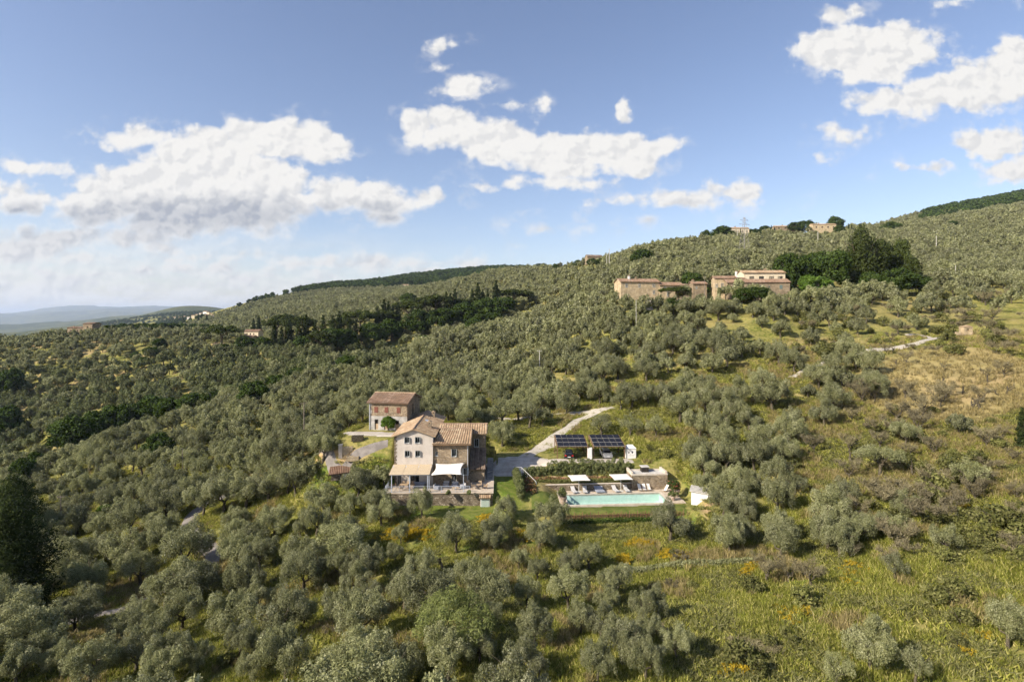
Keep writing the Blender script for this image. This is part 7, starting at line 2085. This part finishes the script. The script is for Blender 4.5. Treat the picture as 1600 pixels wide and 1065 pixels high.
hedge('tall clipped hedge between the driveway and the flower bank', PF, [(-6.0, 10.9), (12.5, 10.9)], 1.5, 1.7, 42000, seed=3)
hedge('clipped hedge running down the left side of the pool garden', PF, [(-7.6, 10.2), (-7.5, .5)], 1.5, 1.9, 26000, seed=4)
hedge('low dark green hedge along the top of the pool retaining wall', PF, [(-4.6, 7.9), (11.6, 7.9)], .9, .85, 20000, m=weed_leaf, seed=5, zb=1.35)
hedge('dark overgrown hedge below the palisade', PF, [(-2.0, -4.6), (14.5, -4.6)], 1.0, .8, 8000, m=dark_leaf, seed=6)
hedge('ivy covered low wall crossing the lower meadow', Frame(0, 0, 0, 0), [gp(960, 895)[:2] + (0,), gp(1040, 889)[:2] + (0,), gp(1120, 885)[:2] + (0,), gp(1180, 880)[:2] + (0,)], .8, .8, 9000, m=olive_leaf, seed=7)
hedge('dark hedge below the park of the hamlet', Frame(0, 0, 0, 0), [gp(1318, 462)[:2] + (0,), gp(1400, 461)[:2] + (0,), gp(1440, 458)[:2] + (0,)], 2.0, 2.6, 9000, m=dark_leaf, seed=8)
rng = np.random.default_rng(33)
bl = []
for _ in range(150):
    lx, ly = rng.uniform(-5.6, 11.4), rng.uniform(8.5, 10.2)
    X_, Y_, q = PF.w(lx, ly); bl.append((X_, Y_, float(zg(X_, Y_)) + .15, rng.uniform(.25, .45), .3, rng.uniform(.18, .34)))
for _ in range(40):
    lx, ly = rng.uniform(-6.6, -4.8), rng.uniform(1.5, 8.5)
    X_, Y_, q = PF.w(lx, ly); bl.append((X_, Y_, float(zg(X_, Y_)) + .3, .4, .4, .4))
fb = leaf_object('flower_bed', bl, 9000, .10, rose_leaf, 12); tag(fb, 'sloping bed of red and pink roses above the pool wall', None, kind='stuff')
sb_ = area('flower_bank_soil', None, soil, .07, 'brown mulched bank between hedge and pool wall', world=[PF.w(-5.8, 7.5), PF.w(11.9, 7.5), PF.w(11.9, 10.4), PF.w(-5.8, 10.4)], step=.4)


def potbush(label, x, y, s, h=1.0, seed=1, flowers=True, fr=PF, pot=True):
    X_, Y_, Zz = fr.w(x, y, 0)
    o = thing('potted_bush', label, 'potted plant', (X_, Y_, Zz), 0)
    if pot:
        b = MB(); b.lathe([(.30 * s, 0), (.46 * s, .62 * h), (.54 * s, .66 * h), (.54 * s, .78 * h), (.47 * s, .78 * h), (.44 * s, .70 * h), (0, .70 * h)], n=20); b.build('pot', terracotta, o)
    r2 = np.random.default_rng(seed)
    bb = [(r2.normal() * .28 * s, r2.normal() * .28 * s, .95 * h + r2.uniform(-.1, .75) * s, .36 * s, .36 * s, .34 * s) for _ in range(16)]
    leaf_object('foliage', bb, 2600, .085, hedge_leaf if not flowers else dark_leaf, seed, o)
    if flowers: leaf_object('blossom', bb, 260, .06, rose_leaf, seed + 50, o, asp=.9, shell=1.0, solid=0, tint0=.7)
    return o


potbush('big round bush in a grey terracotta pot at the left end of the pool', -.9, .5, 1.15, 1.5, 1, False)
potbush('dark flowering bush in a tall terracotta pot at the right end of the pool', 18.2, 2.8, 1.3, 1.5, 2)
potbush('small green bush in a pot left of the tall flowering one', 17.0, .9, .7, .9, 3, False)
potbush('little round shrub on the lawn below the stone terrace wall', 6.4, -6.2, .55, .3, 5, False, HF, False)
potbush('small bright shrub at the foot of the terrace wall', 9.3, -4.9, .5, .2, 6, False, HF, False)
potbush('small bright shrub at the foot of the terrace wall near the cupboard', 12.6, -4.9, .5, .2, 7, False, HF, False)
leaf_object('plant', [(0, 0, .95, .4, .4, .45)], 700, .09, green_leaf, 3, pt)
bpil = gp(1168, 1010)
bp = leaf_object('brush_pile', [(bpil[0] + dx_, bpil[1] + dy_, bpil[2] + .2, .9, .8, .35) for dx_, dy_ in ((-1, .3), (0, 0), (1, -.2), (1.8, -.6))], 2600, .22, twig_grey, 14, asp=.08, solid=.6); tag(bp, 'heap of grey cut branches in the lower right meadow', 'brush pile')


# ---- grass
def tuft(seed, n, h, w, m, spread=.35, bend=.35):
    r2 = np.random.default_rng(seed); a = r2.uniform(0, 6.28, n); rr_ = spread * np.sqrt(r2.random(n))
    base = np.stack([np.cos(a) * rr_, np.sin(a) * rr_, np.full(n, -.03)], 1)
    d = np.stack([r2.normal(size=n) * bend, r2.normal(size=n) * bend, np.ones(n)], 1); hh = h * r2.uniform(.5, 1.1, n)[:, None]
    s = np.stack([np.cos(a + 1.3), np.sin(a + 1.3), np.zeros(n)], 1) * w
    mid = base + d * hh * .55; tip = base + d * hh + np.stack([r2.normal(size=n), r2.normal(size=n), -np.abs(r2.normal(size=n))], 1) * h * .12
    V = np.stack([base - s, base + s, mid + s * .8, mid - s * .8, mid - s * .8, mid + s * .8, tip + s * .15, tip - s * .15], 1).reshape(-1, 3)
    F = np.arange(8 * n).reshape(-1, 4)
    return mesh_np('tuft', V, F, (m,), None, {'tint': ('FLOAT', 'POINT', np.repeat(r2.random(n), 8))})


TU = [tuft(1, 34, .42, .022, grass_blade), tuft(2, 30, .55, .024, grass_blade, .45), tuft(3, 30, .75, .022, straw_blade, .3, .2), tuft(4, 26, .35, .04, weed_leaf, .45, .6), tuft(5, 40, .30, .03, grass_blade, .6, .6), tuft(6, 22, .5, .03, straw_blade, .5, .5)]
VS = []
for i in range(2):
    r2 = np.random.default_rng(60 + i); V, F, T = leaf_cloud([(r2.normal() * .3, r2.normal() * .3, .35 + r2.normal() * .1, .22, .22, .12) for _ in range(7)], 150, .055, r2, .8, shell=.5)
    VS.append(mesh_np('flowers', V, F, (yellow_petal,), None, {'tint': ('FLOAT', 'POINT', T)}))
rg = np.random.default_rng(91)
gpts = []
def fill(n, d0, d1, px0, px1, dens_fn):
    D = np.sqrt(rg.random(n) * (d1 ** 2 - d0 ** 2) + d0 ** 2); px = rg.uniform(px0, px1, n)
    x = (px - 800) / FPX * D; y = D; z = zg(x, y)
    ok = clear(x, y, .2); x, y, z = x[ok], y[ok], z[ok]
    return x, y, z
x, y, z = fill(230000, 40, 165, -30, 1630, None)
k0 = rg.random(len(x)) < np.clip((165 - y) / 60, 0, 1); x, y, z = x[k0], y[k0], z[k0]
q1 = fbm(x / 6, y / 6, 3, 51); q2 = fbm(x / 2.2, y / 2.2, 2, 61); ppx = x / y * FPX + 800; ppy = HOR - (z - CAMZ) / y * FPX
mow = inpoly(ppx, ppy, [(775, 735), (830, 735), (840, 800), (900, 800), (1000, 795), (1000, 812), (640, 812), (640, 790), (772, 788)])
dryz = (np.hypot((ppx - 1480) / 150, (ppy - 600) / 60) < 1)
k_ = ~mow & (q2 > -.32) & ~(dryz & (rg.random(len(x)) < .85)); x, y, z, q1, ppx, ppy, dz_ = x[k_], y[k_], z[k_], q1[k_], ppx[k_], ppy[k_], dryz[k_]
ri = rg.random(len(x))
right = np.clip((ppx - 850) / 500, 0, 1)
upr = (ppx > 1200) & (ppy < 780) & (ri < .5) & (q1 > -.15)
idx = np.where(dz_ | upr, np.where(rg.random(len(x)) < .6, 5, 2), np.where(q1 > .22, np.where(ri < .35 + .2 * right, 2, np.where(ri < .7, 5, 1)), np.where(q1 > -.1, np.where(ri < .45, 0, np.where(ri < .8, 1, 4)), np.where(ri < .5, 3, 4))))
scl = rg.uniform(.6, 1.35, len(x)) * (1 + .35 * right)
gpts = np.stack([x, y, z, rg.uniform(0, 6.28, len(x)), scl, idx], 1)
scatter('meadow_grass', 'tall green and straw coloured grass and weeds between the olive trees', gpts, models('grass', TU))
fl = []
for (cx, cyy, rx, ry, n) in [(640, 836, 42, 12, 80), (760, 812, 10, 5, 20), (975, 878, 8, 8, 30), (1000, 852, 18, 6, 40), (1052, 868, 22, 8, 70), (1490, 795, 40, 12, 24), (1250, 955, 50, 22, 14), (1340, 900, 30, 20, 20), (1175, 888, 18, 10, 24), (820, 838, 20, 8, 14), (1160, 1050, 30, 10, 14), (1530, 1010, 25, 20, 5)]:
    for _ in range(n):
        px, py = rg.normal(cx, rx * .5), rg.normal(cyy, ry * .5); x, y, z = gp(px, py); fl.append((x, y, z, rg.uniform(0, 6.28), rg.uniform(.5, 1.1), rg.integers(0, 2)))
scatter('wildflowers', 'patches of yellow broom and wildflowers in the meadow', fl, models('blossoms', VS))

# ---- far woodland: small rounded crowns on the distant ridges
WM = [make_meshes('wood_crown', 580 + i, 9, 10, 150, 1.6, 0, leaf=dark_leaf, asp=.6, joined=True, r=.3, blobs=broad_blobs(9, 10, .5, 12, 1.6, 2.6)) for i in range(3)]
n = 30000
D = np.exp(rg.uniform(math.log(700), math.log(3400), n)); px = rg.uniform(150, 1700, n)
x = (px - 800) / FPX * D; z = zg(x, D); ppy = HOR - (z - CAMZ) / D * FPX
gi = np.clip(np.searchsorted(GX, px), 0, len(GX) - 1); gj = np.clip(np.searchsorted(GD, D) - 2, 0, len(GD) - 1)
vis = ppy - 9 / D * FPX < hor_[gi, gj] + 1
wn = fbm(x / 160, D / 160, 4, 77)
topf = (px > 1440) & (D > 880)
mid_ = (px > 590) & (px < 900) & (D > 1250)
k_ = vis & ((wn > .02) & (D > 1150) | topf | mid_ & (wn > -.3) | (wn > .38) & (D > 800))
wp = [(a, b, c, rg.uniform(0, 6.28), rg.uniform(.7, 1.3), rg.integers(0, 3)) for a, b, c in zip(x[k_], D[k_], z[k_])]
scatter('far_woodland', 'dark woods and hedgerow trees on the distant ridges', wp, models('woods', WM))
print('grass', len(gpts), 'wood', len(wp), 'shrubs', len(sh))

# ------------------------------------------------------------------ air
b = MB(); b.box(-42000, 42000, -300, 42000, float(GZ.min()) - 60, max(float(GZ.max()), CAMZ) + 60)
hz = b.build('haze', [wire_m]); tag(hz, 'thin blue summer haze in the valley air', kind='stuff')
hm = bpy.data.materials.new('haze'); hm.use_nodes = True; hn = hm.node_tree; hn.nodes.clear()
ho = hn.nodes.new('ShaderNodeOutputMaterial'); pv = hn.nodes.new('ShaderNodeVolumePrincipled')
pv.inputs['Color'].default_value = (0.64, 0.78, 1.0, 1); pv.inputs['Density'].default_value = 4.2e-5; pv.inputs['Anisotropy'].default_value = 0.1
hn.links.new(pv.outputs[0], ho.inputs['Volume']); hz.data.materials.clear(); hz.data.materials.append(hm)
